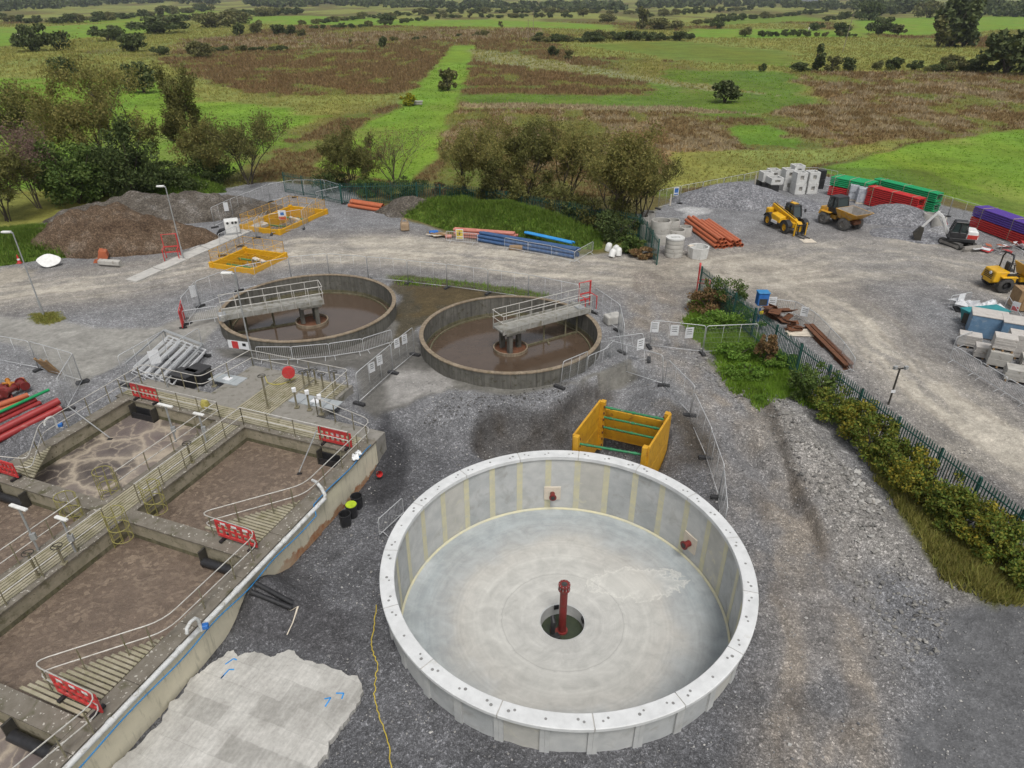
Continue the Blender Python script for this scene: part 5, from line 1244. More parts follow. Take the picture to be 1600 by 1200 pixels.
def heap(name, label, cat, c, rx, ry, h, rot, mat, seed, rough=.25, pw=1.0, kind=None):
    nr, na = 26, 84; cr, sr = math.cos(rot), math.sin(rot); fs = []
    F, A = np.meshgrid(np.arange(nr+1)/nr, 2*PI*np.arange(na)/na, indexing='ij')
    wob = 1+.44*(vnoise(3+2*np.cos(A), 3+2*np.sin(A), seed)-.5)
    lx, ly = F*rx*np.cos(A)*wob*1.06, F*ry*np.sin(A)*wob*1.06
    x = c.x+lx*cr-ly*sr; y = c.y+lx*sr+ly*cr
    prof = np.where(F < 1, np.maximum(0, 1-F**1.7)**pw, 0)
    z = zg(x, y)+h*prof*(1+rough*2*(fbm(x*.35, y*.35, seed)-.5))+1.1*rough*h*(fbm(x*.8, y*.8, seed+3, 5)-.5)*np.minimum(1, (1-F)*4)-np.where(F > .985, .10, 0)
    vs = np.c_[x.ravel(), y.ravel(), z.ravel()].tolist()
    for i in range(nr):
        for j in range(na):
            k = (j+1) % na; fs.append((i*na+j, (i+1)*na+j, (i+1)*na+k, i*na+k))
    o = MB().add(vs, fs).build(name, mat, smooth=80, flip=False)
    if kind:
        o['kind'] = kind; o['note'] = label; BANKS.append(o)
    else: tag(o, label, cat)
    return o
heap('gravel_heap', 'large grey gravel heap in front of the field edge fence', 'heap', at(1150, 314), 6.2, 4.0, 2.0, .0, 'gravel_heap', 11, .12)
heap('gravel_heap', 'grey gravel heap behind the telehandler cab', 'heap', at(1235, 322), 3.6, 2.4, .9, .0, 'gravel_heap', 15, .12)
heap('gravel_heap', 'grey gravel heap between the cab dumper and red ducts', 'heap', at(1398, 342), 5.0, 3.0, 1.5, -.35, 'gravel_heap', 12, .15)
heap('gravel_heap', 'low dark gravel spread left of the excavator', 'heap', at(1432, 368), 3.8, 2.2, .45, -.2, 'gravel_heap', 13, .15)
heap('dust_heap', 'small pale stone dust heap beside the excavator cab', 'heap', at(1470, 366), 1.9, 1.5, .8, 0, 'dust_pale', 14, .1)
heap('spoil_heap', 'big brown soil heap at the left with trampled front', 'heap', at(168, 378), 9.2, 4.6, 2.9, .1, 'spoil_brown', 21, .5, .8)
heap('spoil_heap', 'long grey brown spoil bank behind the brown heap', 'heap', at(262, 335), 12.0, 4.6, 1.9, .22, 'spoil_grey', 22, .5, .75)
heap('grass_bank', 'the left corner bank', '', at(40, 385), 9, 5, 1.3, .1, 'bank_grass', 23, .3, kind='structure')
heap('grass_bank', 'the bank behind the spoil heaps', '', at(262, 298), 7, 2.4, 1.9, .05, 'bank_grass', 26, .3, kind='structure')
gb = (at(780, 352), heading(at(640, 330), at(930, 380)))
heap('grass_bank', 'the central bank', '', gb[0], 11.5, 3.9, 2.0, gb[1], 'bank_grass', 24, .3, kind='structure')
heap('spoil_heap', 'small grey brown soil mound at the left end of the grass bank', 'heap', at(640, 332), 3.2, 2.0, 1.6, 0, 'spoil_grey', 25, .3)
# ------------------------------------------------------------------ concrete rings, chambers
M('concrete_ring', (.44, .425, .39), (.35, .335, .305), 2, .85, bump=.2, bscale=20, dirt=(.22, .20, .17), dscale=2.5, dlo=.56)
M('chamber_white', (.62, .62, .60), (.52, .52, .50), 2, .8, dirt=(.36, .35, .32), dscale=2.5, dlo=.6)
def ring(px, py, r, h, label, n=1, wall=.11, z=0):
    p = at(px, py); T = thing('concrete_ring', label, 'concrete ring', p)
    for i in range(n):
        z0 = i*h/n+.006*i; z1 = (i+1)*h/n-.006
        MB().lathe([(r-wall, z0), (r, z0), (r, z1-.06), (r-.03, z1), (r-wall, z1)], 36, closed_prof=True).build('ring_wall', 'concrete_ring', T, smooth=30)
    return T
ring(1030, 379, .92, 2.15, 'tallest pair of stacked concrete rings beside the green sheet', 2); ring(1056, 376, .78, 1.1, 'concrete ring right of the tallest rings'); ring(1070, 368, .62, .9, 'concrete ring partly hidden by the orange pipes'); ring(1050, 358, .72, .95, 'concrete ring behind the tall rings'); ring(1010, 372, .75, 1.4, 'concrete ring left of the tall rings'); ring(1012, 346, .7, 1.0, 'concrete ring farthest back by the willows'); ring(1002, 352, .72, 1.0, 'concrete ring under the willow branches')
T = ring(1052, 399, .80, 1.55, 'stack of short rings with square holed cover slab', 4); MB().lathe([(.42, 1.56), (.82, 1.56), (.82, 1.68), (.42, 1.68)], 32, closed_prof=True).build('cover_slab', 'chamber_white', T, smooth=30)
MB().box((0, .3, 1.63), (.9, .34, .09)).build('slab_fill', 'chamber_white', T); MB().box((0, -.3, 1.63), (.9, .34, .09)).build('slab_fill', 'chamber_white', T)
p = at(1090, 401); T = thing('concrete_tub', 'eight sided white concrete tub in front of the orange pipes', 'tub', p)
MB().lathe([(.02, 0), (.88, 0), (.95, .95), (.82, .95), (.78, .12), (.02, .12)], 8).build('tub', 'chamber_white', T); MB().box((-.7, .1, .98), (.5, .3, .04), .5).build('board', 'cream_patch', T)
def chamber(px, py, lvl, label, w=1.28, h=1.22, dx=0, dy=0, z0=0):
    p = at(px, py)+Vector((dx, dy, 0)); T = thing('chamber_unit', label, 'concrete chamber', p+Vector((0, 0, z0+lvl*(h+.02))), .12)
    t = .14; q = w/2
    for s in (-1, 1):
        MB().box((s*(q-t/2), 0, h/2), (t, w, h)).build('side_wall', 'chamber_white', T, bev=.02)
    MB().box((0, q-t/2, h/2), (w-2*t, t, h)).build('rear_wall', 'chamber_white', T)
    MB().box((0, -q+t/2, h*.16), (w-2*t, t, h*.32)).build('front_sill', 'chamber_white', T); MB().box((0, -q+t/2, h*.86), (w-2*t, t, h*.28)).build('front_lintel', 'chamber_white', T)
    for s in (-1, 1): MB().box((s*(q-t-.14), -q+t/2, h*.52), (.28, t, h*.40)).build('front_jamb', 'chamber_white', T)
    MB().box((0, -q+t+.03, h*.52), (w-.8, .03, h*.42)).build('knock_out_panel', 'concrete_ring', T)
chamber(1245, 302, 0, 'white concrete chamber at the front middle, bottom of its stack'); chamber(1245, 302, 1, 'white concrete chamber on top of the front middle stack', dy=.15); chamber(1243, 297, 1, 'highest white concrete chamber behind the front middle stack', dy=.75, z0=.35)
chamber(1264, 301, 0, 'white concrete chamber at the right, bottom of its stack'); chamber(1264, 301, 1, 'white concrete chamber on top of the right stack', dy=.1)
chamber(1227, 296, 0, 'white concrete chamber left of middle, bottom of its stack'); chamber(1227, 296, 1, 'white concrete chamber left of middle, upper one')
for i, (x, y) in enumerate(((1188, 294), (1197, 298), (1207, 302))):
    T = thing('black_crate', ['leftmost black crate under the white chambers', 'middle black crate under the white chambers', 'rightmost black crate under the white chambers'][i], 'crate', at(x, y), .12)
    MB().box((0, 0, .5), (.9, .9, .95)).build('crate', 'black_plastic', T); 
    for k in range(4): MB().box((0, -.46, .16+.22*k), (.9, .03, .09)).build('slat', 'rubber', T)
chamber(1193, 296, 0, 'white chamber standing on the left black crates', h=1.1, z0=1.02); chamber(1207, 300, 0, 'low white chamber frame on the right black crates', w=1.5, h=.75, z0=1.02); chamber(1205, 289, 0, 'white chamber behind the black crates', h=1.22, z0=.7)
T = thing('black_crate', 'tall black crate stack behind the right white chambers', 'crate', at(1279, 294), .1); [MB().box((0, 0, .55+1.1*k), (.8, .8, 1.05)).build('crate', 'black_plastic', T, bev=.03) for k in range(2)]
# ------------------------------------------------------------------ pipes
M('orange_pipe', (.47, .135, .06), (.40, .11, .05), 2, .5, dirt=(.42, .23, .15), dscale=2, dlo=.6)
M('red_pipe', (.34, .035, .035), (.27, .03, .03), 2, .45, dirt=(.36, .12, .10), dscale=2, dlo=.6)
M('pink_pipe', (.52, .22, .17), (.42, .15, .11), 2, .5); M('blue_pipe', (.05, .11, .24), (.035, .08, .18), 2, .5, dirt=(.22, .25, .3), dscale=2, dlo=.6); M('blue_bright', (.03, .25, .62), (.05, .3, .6), 2, .45)
M('green_pipe', (.01, .30, .10), None, 3, .45); M('orange_fitting', (.50, .20, .03), None, 4, .5)
def stack(a, b, r, layers, mat, name, label, cat, group, seed, z=0):
    A, Bq = at(*a), at(*b); d = (Bq-A).normalized(); n = Vector((-d.y, d.x, 0)); rng = random.Random(seed); L = (Bq-A).length
    me = MB().lathe([(r*.86, 0), (r, 0), (r, 1), (r*.86, 1)], 16, closed_prof=True).mesh(name); me.materials.append(MATS[mat]); me.polygons.foreach_set('use_smooth', [True]*len(me.polygons)); me.set_sharp_from_angle(angle=.6)
    for k, cnt in enumerate(layers):
        for i in range(cnt):
            off = (i-(cnt-1)/2)*2*r*1.03; jl = rng.uniform(-.18, .18)
            o = bpy.data.objects.new(name, me); COL.objects.link(o)
            o.location = A+n*off+d*(jl+L)+Vector((0, 0, r+z+k*r*1.78)); o.scale = (1, 1, L)
            o.rotation_euler = (-d+Vector((rng.uniform(-.012, .012), rng.uniform(-.012, .012), rng.uniform(-.004, .004)))).to_track_quat('Z', 'Y').to_euler()
            tag(o, label[k][i] if isinstance(label, (list, tuple)) else label, cat, group)
stack((1078, 352), (1127, 388), .175, (4, 3, 2), 'orange_pipe', 'orange_pipe', 'orange clay coloured pipe in the left bundle beside the rings', 'pipe', 'orange pipes in the left bundle', 5)
stack((1101, 352), (1150, 386), .175, (4, 3), 'orange_pipe', 'orange_pipe', 'orange clay coloured pipe in the right bundle beside the rings', 'pipe', 'orange pipes in the right bundle', 6)
stack((712, 369), (806, 376), .15, (3, 3, 2), 'pink_pipe', 'pink_pipe', 'faded pink pipe stacked at the foot of the grass bank', 'pipe', 'pink pipes at the grass bank', 7)
stack((752, 375), (902, 402), .16, (4, 3, 2), 'blue_pipe', 'blue_pipe', 'dark blue pipe stacked behind the crowd barriers', 'pipe', 'dark blue pipes behind the crowd barriers', 8)
stack((822, 377), (895, 394), .09, (3,), 'blue_bright', 'blue_pipe', 'bright blue wrapped pipe lying on the dark blue pipes', 'pipe', 'bright blue pipes on top', 9, z=.78)
stack((549, 322), (598, 330), .20, (3, 2), 'orange_pipe', 'orange_pipe', 'brownish orange pipe lying left of the grass bank', 'pipe', 'orange pipes left of the grass bank', 10)
stack((-30, 703), (96, 640), .20, (2, 1), 'red_pipe', 'red_pipe', (('lower thick red pipe at the front edge of the left pile', 'lower thick red pipe second from the front in the left pile'), ('thick red pipe lying on top of the two front red pipes',)), 'pipe', 'thick red pipes in the left pile', 11)
stack((-30, 672), (60, 630), .13, (3, 2), 'red_pipe', 'red_pipe', 'thinner red pipe in the middle of the left pile', 'pipe', 'thinner red pipes in the left pile', 12)
stack((-30, 655), (45, 628), .15, (2, 1), 'orange_pipe', 'red_pipe', 'dusty red brown pipe behind the green pipe in the left pile', 'pipe', 'red brown pipes in the left pile', 13)
stack((-20, 672), (86, 622), .085, (1,), 'green_pipe', 'green_pipe', 'single bright green pipe lying on the red pipe pile', 'pipe', None, 14, z=.55)
rg = random.Random(31)
for i, (x, y, k) in enumerate(((3, 612, 0), (18, 606, 1), (6, 624, 0), (20, 620, 0), (32, 614, 1), (10, 634, 0), (28, 604, 1), (40, 612, 0))):
    p = at(x, y); T = thing('pipe_fitting', ['dull red flanged pipe fitting heaped at the left picture edge', 'short orange yellow pipe fitting heaped at the left'][k], 'pipe fitting', p, rg.random()*6, ['red fittings in the left pile', 'orange fittings in the left pile'][k])
    r = .17 if k == 0 else .09; L = .8 if k == 0 else 1.0; z = r+rg.random()*.35
    MB().tube((-L/2, 0, z), (L/2, 0, z), r, 14).build('pipe', 'red_paint' if k == 0 else 'orange_fitting', T, smooth=40)
    for e in (-L/2, L/2): MB().tube((e-.03, 0, z), (e+.03, 0, z), r*1.5, 14).build('flange', 'red_paint' if k == 0 else 'orange_fitting', T, smooth=40)
    MB().tube((0, 0, z), (0, L*.35, z+.1), r*.8, 12).build('branch', 'red_paint' if k == 0 else 'orange_fitting', T, smooth=40)
T = thing('clay_pot', 'round brown fitting lying alone by the left pipe pile', 'pipe fitting', at(34, 600)); MB().lathe([(.02, 0), (.2, 0), (.27, .18), (.22, .34), (.02, .36)], 16).build('body', 'orange_pipe', T, smooth=40)
# ducts
M('duct_red', (.52, .028, .028), (.42, .022, .022), 3, .45); M('duct_green', (.012, .33, .12), (.010, .27, .10), 3, .45); M('duct_purple', (.11, .055, .34), (.09, .045, .28), 3, .45); M('strap', (.45, .38, .28), None, 4, .6)
def duct_pack(a, b, mat, z, label, H=1.0, W=1.15, rows=5, cols=6, name='duct_pack'):
    A, Bq = at(*a), at(*b); A.z = Bq.z = min(A.z, Bq.z); d = (Bq-A).normalized(); L = (Bq-A).length; rz = math.atan2(d.y, d.x)
    T = thing(name, label, 'duct pack', A+Vector((0, 0, z)), rz); r = H/rows/2; me = MB().tube((0, 0, 0), (L, 0, 0), r*.88, 10).mesh('duct'); me.materials.append(MATS[mat]); me.polygons.foreach_set('use_smooth', [True]*len(me.polygons)); me.set_sharp_from_angle(angle=.7)
    rng = random.Random(hash(label) % 999)
    for j in range(rows):
        for i in range(cols):
            if 0 < j < rows-1 and 0 < i < cols-1: continue
            o = bpy.data.objects.new('duct', me); COL.objects.link(o); o.parent = T; o.location = (rng.uniform(-.03, .03), r+i*(W-2*r)/(cols-1), r+j*2*r)
    for f in (.12, .5, .88):
        x = L*f; MB().path([(x, -.012, 0), (x, -.012, H+.012), (x, W+.012, H+.012), (x, W+.012, 0)], .022, 4).build('strap', 'strap', T)
        MB().box((x, W/2, -.03+.0), (.1, W, .05)).build('batten', 'strap', T)
    return T
duct_pack((1292, 305), (1352, 317), 'duct_red', .06, 'red duct pack at the far left end under the green ducts'); duct_pack((1292, 305), (1352, 317), 'duct_green', 1.14, 'left bright green duct pack on top of red ducts', W=2.1, cols=10)
duct_pack((1358, 308), (1455, 334), 'duct_green', .06, 'lower green duct pack showing at right end behind red ducts'); duct_pack((1358, 308), (1455, 334), 'duct_green', 1.14, 'right upper green duct pack behind the red ducts')
duct_pack((1349, 320), (1427, 342), 'duct_red', .06, 'lower front red duct pack behind the gravel heap'); duct_pack((1349, 320), (1427, 342), 'duct_red', 1.10, 'upper front red duct pack below the green ducts')
duct_pack((1512, 354), (1640, 402), 'duct_red', .06, 'red duct pack under the purple ducts'); duct_pack((1512, 354), (1640, 402), 'duct_purple', 1.10, 'purple duct pack at the right edge on top of red ducts', W=1.6, cols=8)
M('wrap_grey', (.50, .52, .55), (.34, .36, .40), 3, .35, lo=.42, hi=.58, dirt=(.10, .10, .11), dscale=2.5, dlo=.56, dhi=.62)
for x, y, lab in ((1331, 314), (1344, 319)) and ((1331, 314, 'left grey wrapped pallet between the red duct packs'), (1344, 319, 'right grey wrapped pallet between the red duct packs')):
    T = thing('wrapped_pallet', lab, 'pallet', at(x, y), -.35); MB().box((0, .5, .95), (.95, 1.0, 1.6)).build('load', 'wrap_grey', T, bev=.08, seg=2); MB().box((0, .5, .08), (1, 1.05, .12)).build('pallet', 'cream_patch', T)
ring(1449, 351, .62, 1.15, 'left concrete ring behind the excavator arm'); ring(1464, 356, .62, 1.1, 'right concrete ring behind the excavator arm')
# ------------------------------------------------------------------ right hand pallets
M('stone_pack', (.50, .475, .44), (.42, .395, .37), 2.5, .85, dirt=(.30, .26, .22), dscale=3, dlo=.6); M('blue_wrap', (.16, .27, .40), (.11, .20, .31), 2.5, .4, dirt=(.30, .36, .42), dscale=3, dlo=.55)
M('teal_paint', (.03, .25, .27), (.025, .20, .22), 3, .5); M('timber', (.34, .22, .11), (.26, .165, .085), 3, .8); M('film_white', (.66, .67, .68), (.50, .51, .53), 3, .3)
def stone_pallet(px, py, sx, sy, h, label, mat='stone_pack', rz=-.5, layers=5, zb=0):
    T = thing('stone_pallet', label, 'pallet', at(px, py)+Vector((0, 0, zb)), rz)
    for i in range(3): MB().box(((i-1)*sx*.4, 0, .06), (.1, sy, .12)).build('bearer', 'timber', T)
    rr = random.Random(px)
    for k in range(layers):
        hh = h/layers; MB().box((rr.uniform(-.02, .02), rr.uniform(-.02, .02), .13+hh*(k+.5)), (sx*rr.uniform(.96, 1), sy*rr.uniform(.96, 1), hh-.012)).build('slab_layer', mat, T, bev=.012)
stone_pallet(1511, 540, 1.3, .9, .75, 'leftmost low pallet of pale stone slabs'); stone_pallet(1534, 558, 1.1, .9, .7, 'pale stone pallet second from left'); stone_pallet(1556, 570, 1.2, 1.0, .9, 'grey stone pallet with a second block on top', 'concrete_ring', layers=2); stone_pallet(1556, 568, 1.2, 1.0, .75, 'square pale stone block pack on top of grey pallet', zb=1.05); stone_pallet(1584, 556, 1.3, 1.1, 1.5, 'pinkish stone pack right of the square pack'); stone_pallet(1588, 594, 1.5, 1.0, .7, 'grey stone pallet on rusty frame at right edge', 'concrete_ring', layers=3); stone_pallet(1612, 575, 1.4, 1.2, .6, 'low grey pallet cut by the right picture edge', 'concrete_ring')
for x, y, s, lab in ((1548, 533, 2.1, 'blue wrapped crate with pale top behind the stone pallets'), (1596, 545, 2.0, 'blue wrapped crate at the right picture edge')):
    T = thing('blue_crate', lab, 'crate', at(x, y)+Vector((0, .9, 0)), -.5); MB().box((0, 0, .82), (s, 1.5, 1.5)).build('load', 'blue_wrap', T, bev=.03); MB().box((0, 0, 1.6), (s+.06, 1.56, .08)).build('top_sheet', 'stone_pack', T, bev=.02); MB().box((0, 0, .04), (s, 1.4, .08)).build('pallet', 'timber', T)
T = thing('teal_skip', 'teal painted metal skip behind the blue crate', 'skip', at(1532, 505), .2); MB().hexa([(-1.2, -.5, .1), (1.0, -.5, .1), (1.0, .5, .1), (-1.2, .5, .1), (-1.5, -.6, 1.0), (1.5, -.6, 1.0), (1.5, .6, 1.0), (-1.5, .6, 1.0)]).build('body', 'teal_paint', T, bev=.03); MB().box((0, 0, 1.02), (3.0, 1.24, .08)).build('rim', 'teal_paint', T); MB().box((-1.35, -.2, .55), (.5, .6, .7)).build('end_box', 'steel_dark', T)
T = thing('wrapped_heap', 'shiny white film wrapped heap of materials', 'heap', at(1524, 486), -.3); rr = random.Random(9); m_ = MB(); [m_.blob((rr.uniform(-1.2, 1.2), rr.uniform(-.5, .5), .3+rr.random()*.35), .5, rr) for _ in range(22)]; m_.build('film', 'film_white', T); MB().box((0, 0, .05), (2.8, 1.3, .1)).build('base', 'black_plastic', T)
T = thing('timber_crate', 'brown timber crate at the right picture edge', 'crate', at(1600, 482), -.2); [MB().box((-.75+i*.3, 0, .8), (.27, 1.4, 1.5)).build('plank', 'timber', T) for i in range(6)]
# ------------------------------------------------------------------ scrap, buckets, bits
def beam(a, b, w, h, mat, name, label, cat, z=0):
    A, Bq = at(*a), at(*b); T = thing(name, label, cat, A.lerp(Bq, .5)); A.z += z; Bq.z += z
    for k in (-1, 1): MB().bar(A+Vector((0, 0, h/2+k*(h/2-.02))), Bq+Vector((0, 0, h/2+k*(h/2-.02))), w, .04).build('flange', mat, T)
    MB().bar(A+Vector((0, 0, h/2)), Bq+Vector((0, 0, h/2)), .05, h-.07).build('web', mat, T); settle(T)
beam((1258, 513), (1322, 578), .32, .34, 'rust', 'steel_beam', 'left long rusty steel beam behind the palisade', 'beam'); beam((1266, 512), (1330, 576), .30, .3, 'rust', 'steel_beam', 'right long rusty steel beam along the crowd barriers', 'beam', .02)
rr = random.Random(17)
for x, y, n, s, lab in ((1211, 500, 12, .8, 'tall tangled rusty scrap pile by the blue box'), (1238, 517, 10, .55, 'low rusty scrap pile with bent plates'), (1200, 490, 3, .3, 'small rusty scrap piece against the palisade')):
    T = thing('scrap_pile', lab, 'scrap', at(x, y)); 
    for i in range(n):
        R = Matrix.Rotation(rr.uniform(0, 6.3), 3, 'Z') @ Matrix.Rotation(rr.uniform(-.9, .9), 3, 'X'); MB().box((rr.uniform(-s, s), rr.uniform(-s*.6, s*.6), rr.uniform(.1, s*1.3)), (rr.uniform(.4, 1.2)*s*1.4, rr.uniform(.2, .6)*s*1.5, .05), M=R).build('plate', 'rust', T)
T = thing('plank_pile', 'pale timber planks beside the rusty scrap', 'timber', at(1252, 526)); [MB().box((rr.uniform(-.2, .2), i*.16, .08+.03*i), (1.8, .14, .05), rr.uniform(-.1, .15)).build('plank', 'cream_patch', T) for i in range(5)]
T = thing('timber_offcuts', 'scattered timber offcuts at the left end of pink pipes', 'timber', at(695, 370))
for i in range(12): MB().box((rr.uniform(-1.6, 1.2), rr.uniform(-.4, .5), .08+rr.random()*.25), (rr.uniform(.8, 2), .14, .06), rr.uniform(-.6, .6)).build('plank', 'timber' if i % 3 else 'cream_patch', T)
MB().box((-1.1, .5, .3), (.9, .5, .3), .2).build('blue_tarp', 'sign_blue', T, bev=.1, seg=2); MB().tube((.1, -.6, .2), (.7, -.5, .2), .2, 10).build('pipe_stub', 'pink_pipe', T, smooth=40)
T = thing('timber_block', 'short brown timber block lying before the blue pipes', 'timber', at(806, 390)); MB().box((0, 0, .2), (1.2, .5, .35), -.1).build('block', 'timber', T, bev=.04)
M('sack_tan', (.38, .28, .18), (.28, .20, .125), 3, .8)
T = thing('bulk_bag', 'tan bulk bag standing alone at the road edge', 'bag', at(633, 360), .2); MB().box((0, 0, .42), (.85, .75, .8)).build('bag', 'sack_tan', T, bev=.14, seg=3); [MB().path([(x, y, .78), (x*.6, y*.6, 1.1), (x*.2, y*.2, 1.15)], .03, 5).build('loop', 'sack_tan', T) for x in (-.35, .35) for y in (-.3, .3)]
for i, (x, y) in enumerate(((949, 392), (958, 394), (966, 400), (955, 402))):
    T = thing('white_container', ['leftmost white plastic drum beside the green sheet', 'white plastic drum second from left by green sheet', 'rightmost white plastic drum by the green sheet', 'front white plastic drum by the green sheet'][i], 'drum', at(x, y), i*.7); c_ = MB().lathe([(.02, 0), (.27, .02), (.30, .5), (.22, .72), (.1, .78), (.02, .78)], 14).build('body', 'white_plastic', T, smooth=45); c_.rotation_euler = (.5*(i % 2), .25, 0)
T = thing('digger_bucket', 'orange digger bucket with teeth tipped before the brown heap', 'bucket', at(152, 408), .4)
def bucket(T, mat, w, s):
    pr_ = [(0, 0), (.55*s, .0), (.85*s, .3*s), (.8*s, .7*s), (.35*s, .85*s), (.28*s, .78*s), (.68*s, .62*s), (.72*s, .34*s), (.5*s, .1*s), (0, .07*s)]
    MB().xz(pr_, -w/2, w/2).build('shell', mat, T)
    for y in (-w/2, w/2): MB().xz([(0, 0), (.55*s, 0), (.85*s, .3*s), (.8*s, .7*s), (.35*s, .85*s)], y-.02, y+.02).build('cheek', mat, T)
    for i in range(5): MB().hexa([(x, -w/2+.05+i*(w-.1)/4+dy, z) for z in (.0, .05) for x, dy in ((-.22*s, -.03), (.05, -.05), (.05, .05), (-.22*s, .03))]).build('tooth', mat, T)
bucket(T, 'orange_pipe', 1.0, 1.15)
T = thing('digger_bucket', 'long grey grading bucket lying beside the orange bucket', 'bucket', at(178, 414), -1.75); bucket(T, 'concrete_ring', 2.0, .7)
T = thing('white_slab', 'white oval sheet leaning at the foot of the brown heap', 'slab', at(78, 419)+Vector((0, 0, .1)), .35); c_ = MB().add([(.8*math.cos(a)*(1+.16*math.cos(2*a+.5)+.05*math.sin(5*a)), -.04+k*.08, .62+.62*math.sin(a)*(1+.05*math.cos(3*a))) for k in (0, 1) for a in np.linspace(0, 2*PI, 25)[:-1]], [tuple(range(24)), tuple(range(47, 23, -1))]+[(i, (i+1) % 24, 24+(i+1) % 24, 24+i) for i in range(24)]).build('sheet', 'white_plastic', T); c_.rotation_euler = (-.8, 0, 0)
T = thing('leaning_pallet', 'weathered timber pallet leaning on the left mesh fence', 'pallet', at(86, 584), -.35); pl_ = bpy.data.objects.new('pallet_frame', None)
for i in range(7): c_ = MB().box((0, 0, .1+i*.2), (1.0, .03, .12)).build('slat', 'timber', T); c_.rotation_euler = (.45, 0, 0)
for x in (-.45, 0, .45): c_ = MB().box((x, .07, .7), (.09, .1, 1.35)).build('bearer', 'timber', T); c_.rotation_euler = (.45, 0, 0)
o = MB().path([at(x, y, None)+Vector((0, 0, h)) for x, y, h in ((770, 350, 1.6), (762, 330, 2.6), (740, 326, 2.6))], .06, 6).build('bent_pipe', 'cream_patch', smooth=60) if False else None
# ------------------------------------------------------------------ machines (x forward, y left)
M('machine_yellow', (.68, .385, .012), (.60, .33, .012), 2.5, .38, dirt=(.42, .27, .10), dscale=2.5, dlo=.58, dhi=.78)
M('machine_orange', (.60, .32, .03), (.52, .27, .03), 2.5, .45, dirt=(.36, .25, .15), dscale=1.8, dlo=.5, dhi=.75)
M('machine_black', (.022, .022, .024), (.035, .035, .037), 4, .45); M('tyre', (.045, .044, .043), (.075, .072, .068), 4, .9); M('tyre_dusty', (.15, .145, .135), (.11, .105, .10), 4, .9); M('dusty_steel', (.30, .285, .26), (.22, .20, .18), 3, .7); M('machine_white', (.70, .70, .69), (.62, .62, .61), 3, .4, dirt=(.4, .38, .34), dscale=3, dlo=.62)
M('machine_red', (.55, .05, .04), None, 3, .4)
t = NT('cab_glass'); t.b.inputs['Base Color'].default_value = (.03, .045, .045, 1); t.set(.06, 0, .8)
def wheel(T, x, y, r, w, mat='tyre', rim='machine_yellow'):
    prof = [(r*.55, -w/2), (r*.85, -w/2), (r*.97, -w*.40), (r, -w*.2), (r, w*.2), (r*.97, w*.40), (r*.85, w/2), (r*.55, w/2)]
    W = MB().lathe(prof, 28).build('wheel', mat, T, smooth=45); W.rotation_euler = (PI/2, 0, 0); W.location = (x, y, r)
    lug = MB()
    for i in range(22):
        a = 2*PI*i/22
        for s in (-1, 1):
            c = Vector((math.cos(a+.07*s)*r*1.0, math.sin(a+.07*s)*r*1.0, s*w*.24)); lug.box(c, (r*.07, r*.11, w*.46), a)
    tag(lug.build('tread_lugs', mat, W), kind='stuff')
    MB().lathe([(.01, w*.30), (r*.2, w*.30), (r*.25, w*.12), (r*.5, w*.10), (r*.58, w*.36), (r*.58, -w*.36), (r*.5, -w*.10), (r*.25, -w*.12), (r*.2, -w*.30), (.01, -w*.30)], 24).build('rim', rim, W, smooth=40)
    return W
def cab(T, x0, x1, y0, y1, z0, z1, rake=.18, frame='machine_black', roof=None, name='cab'):
    zm = z0+(z1-z0)*.34
    base = MB().hexa([(x0, y0, z0), (x1, y0, z0), (x1, y1, z0), (x0, y1, z0), (x0, y0, zm), (x1, y0, zm), (x1, y1, zm), (x0, y1, zm)]).build(name, frame, T, bev=.03)
    i = .045; g = MB().hexa([(x0+i, y0+i, zm), (x1-i, y0+i, zm), (x1-i, y1-i, zm), (x0+i, y1-i, zm), (x0+i+rake*.5, y0+i+.04, z1-.08), (x1-i-rake, y0+i+.04, z1-.08), (x1-i-rake, y1-i-.04, z1-.08), (x0+i+rake*.5, y1-i-.04, z1-.08)]).build('glazing', 'cab_glass', base)
    for x, xt in ((x0, x0+rake*.5), (x1, x1-rake), ((x0+x1)/2-.05, (x0+x1)/2-.05)):
        for y, yt in ((y0, y0+.04), (y1, y1-.04)): MB().bar((x, y, zm-.02), (xt, yt, z1-.06), .08, .08).build('pillar', frame, base)
    MB().hexa([(x0+rake*.3, y0, z1-.1), (x1-rake*.7, y0, z1-.1), (x1-rake*.7, y1, z1-.1), (x0+rake*.3, y1, z1-.1), (x0+rake*.5, y0+.08, z1), (x1-rake, y0+.08, z1), (x1-rake, y1-.08, z1), (x0+rake*.5, y1-.08, z1)]).build('roof', roof or frame, base, bev=.02)
    MB().box(((x0+x1)/2-.2, (y0+y1)/2, zm+.1), (.5, .5, .5)).build('seat', 'rubber', base, bev=.06)
    return base
# telehandler
a, b = at(1199, 352), at(1226, 364.5); hd = heading(a, b); dv = Vector((math.cos(hd), math.sin(hd), 0)); nl = Vector((-dv.y, dv.x, 0))
T = thing('telehandler', 'yellow telehandler with lowered boom and pallet forks', 'telehandler', a.lerp(b, .5)+nl*.95, hd)
for x in (-1.38, 1.38):
    for y in (-.95, .95): wheel(T, x, y, .60, .42)
MB().box((-.1, 0, .85), (3.9, 1.0, .5)).build('chassis', 'machine_yellow', T, bev=.05); MB().box((-2.05, 0, 1.15), (.55, 1.7, .95)).build('counterweight', 'machine_yellow', T, bev=.12, seg=2)
MB().hexa([(-1.0, -1.12, .75), (.55, -1.12, .75), (.55, -.35, .75), (-1.0, -.35, .75), (-.95, -1.08, 1.42), (.45, -1.05, 1.25), (.45, -.38, 1.35), (-.95, -.38, 1.5)]).build('engine_cover', 'machine_yellow', T, bev=.05, seg=2)
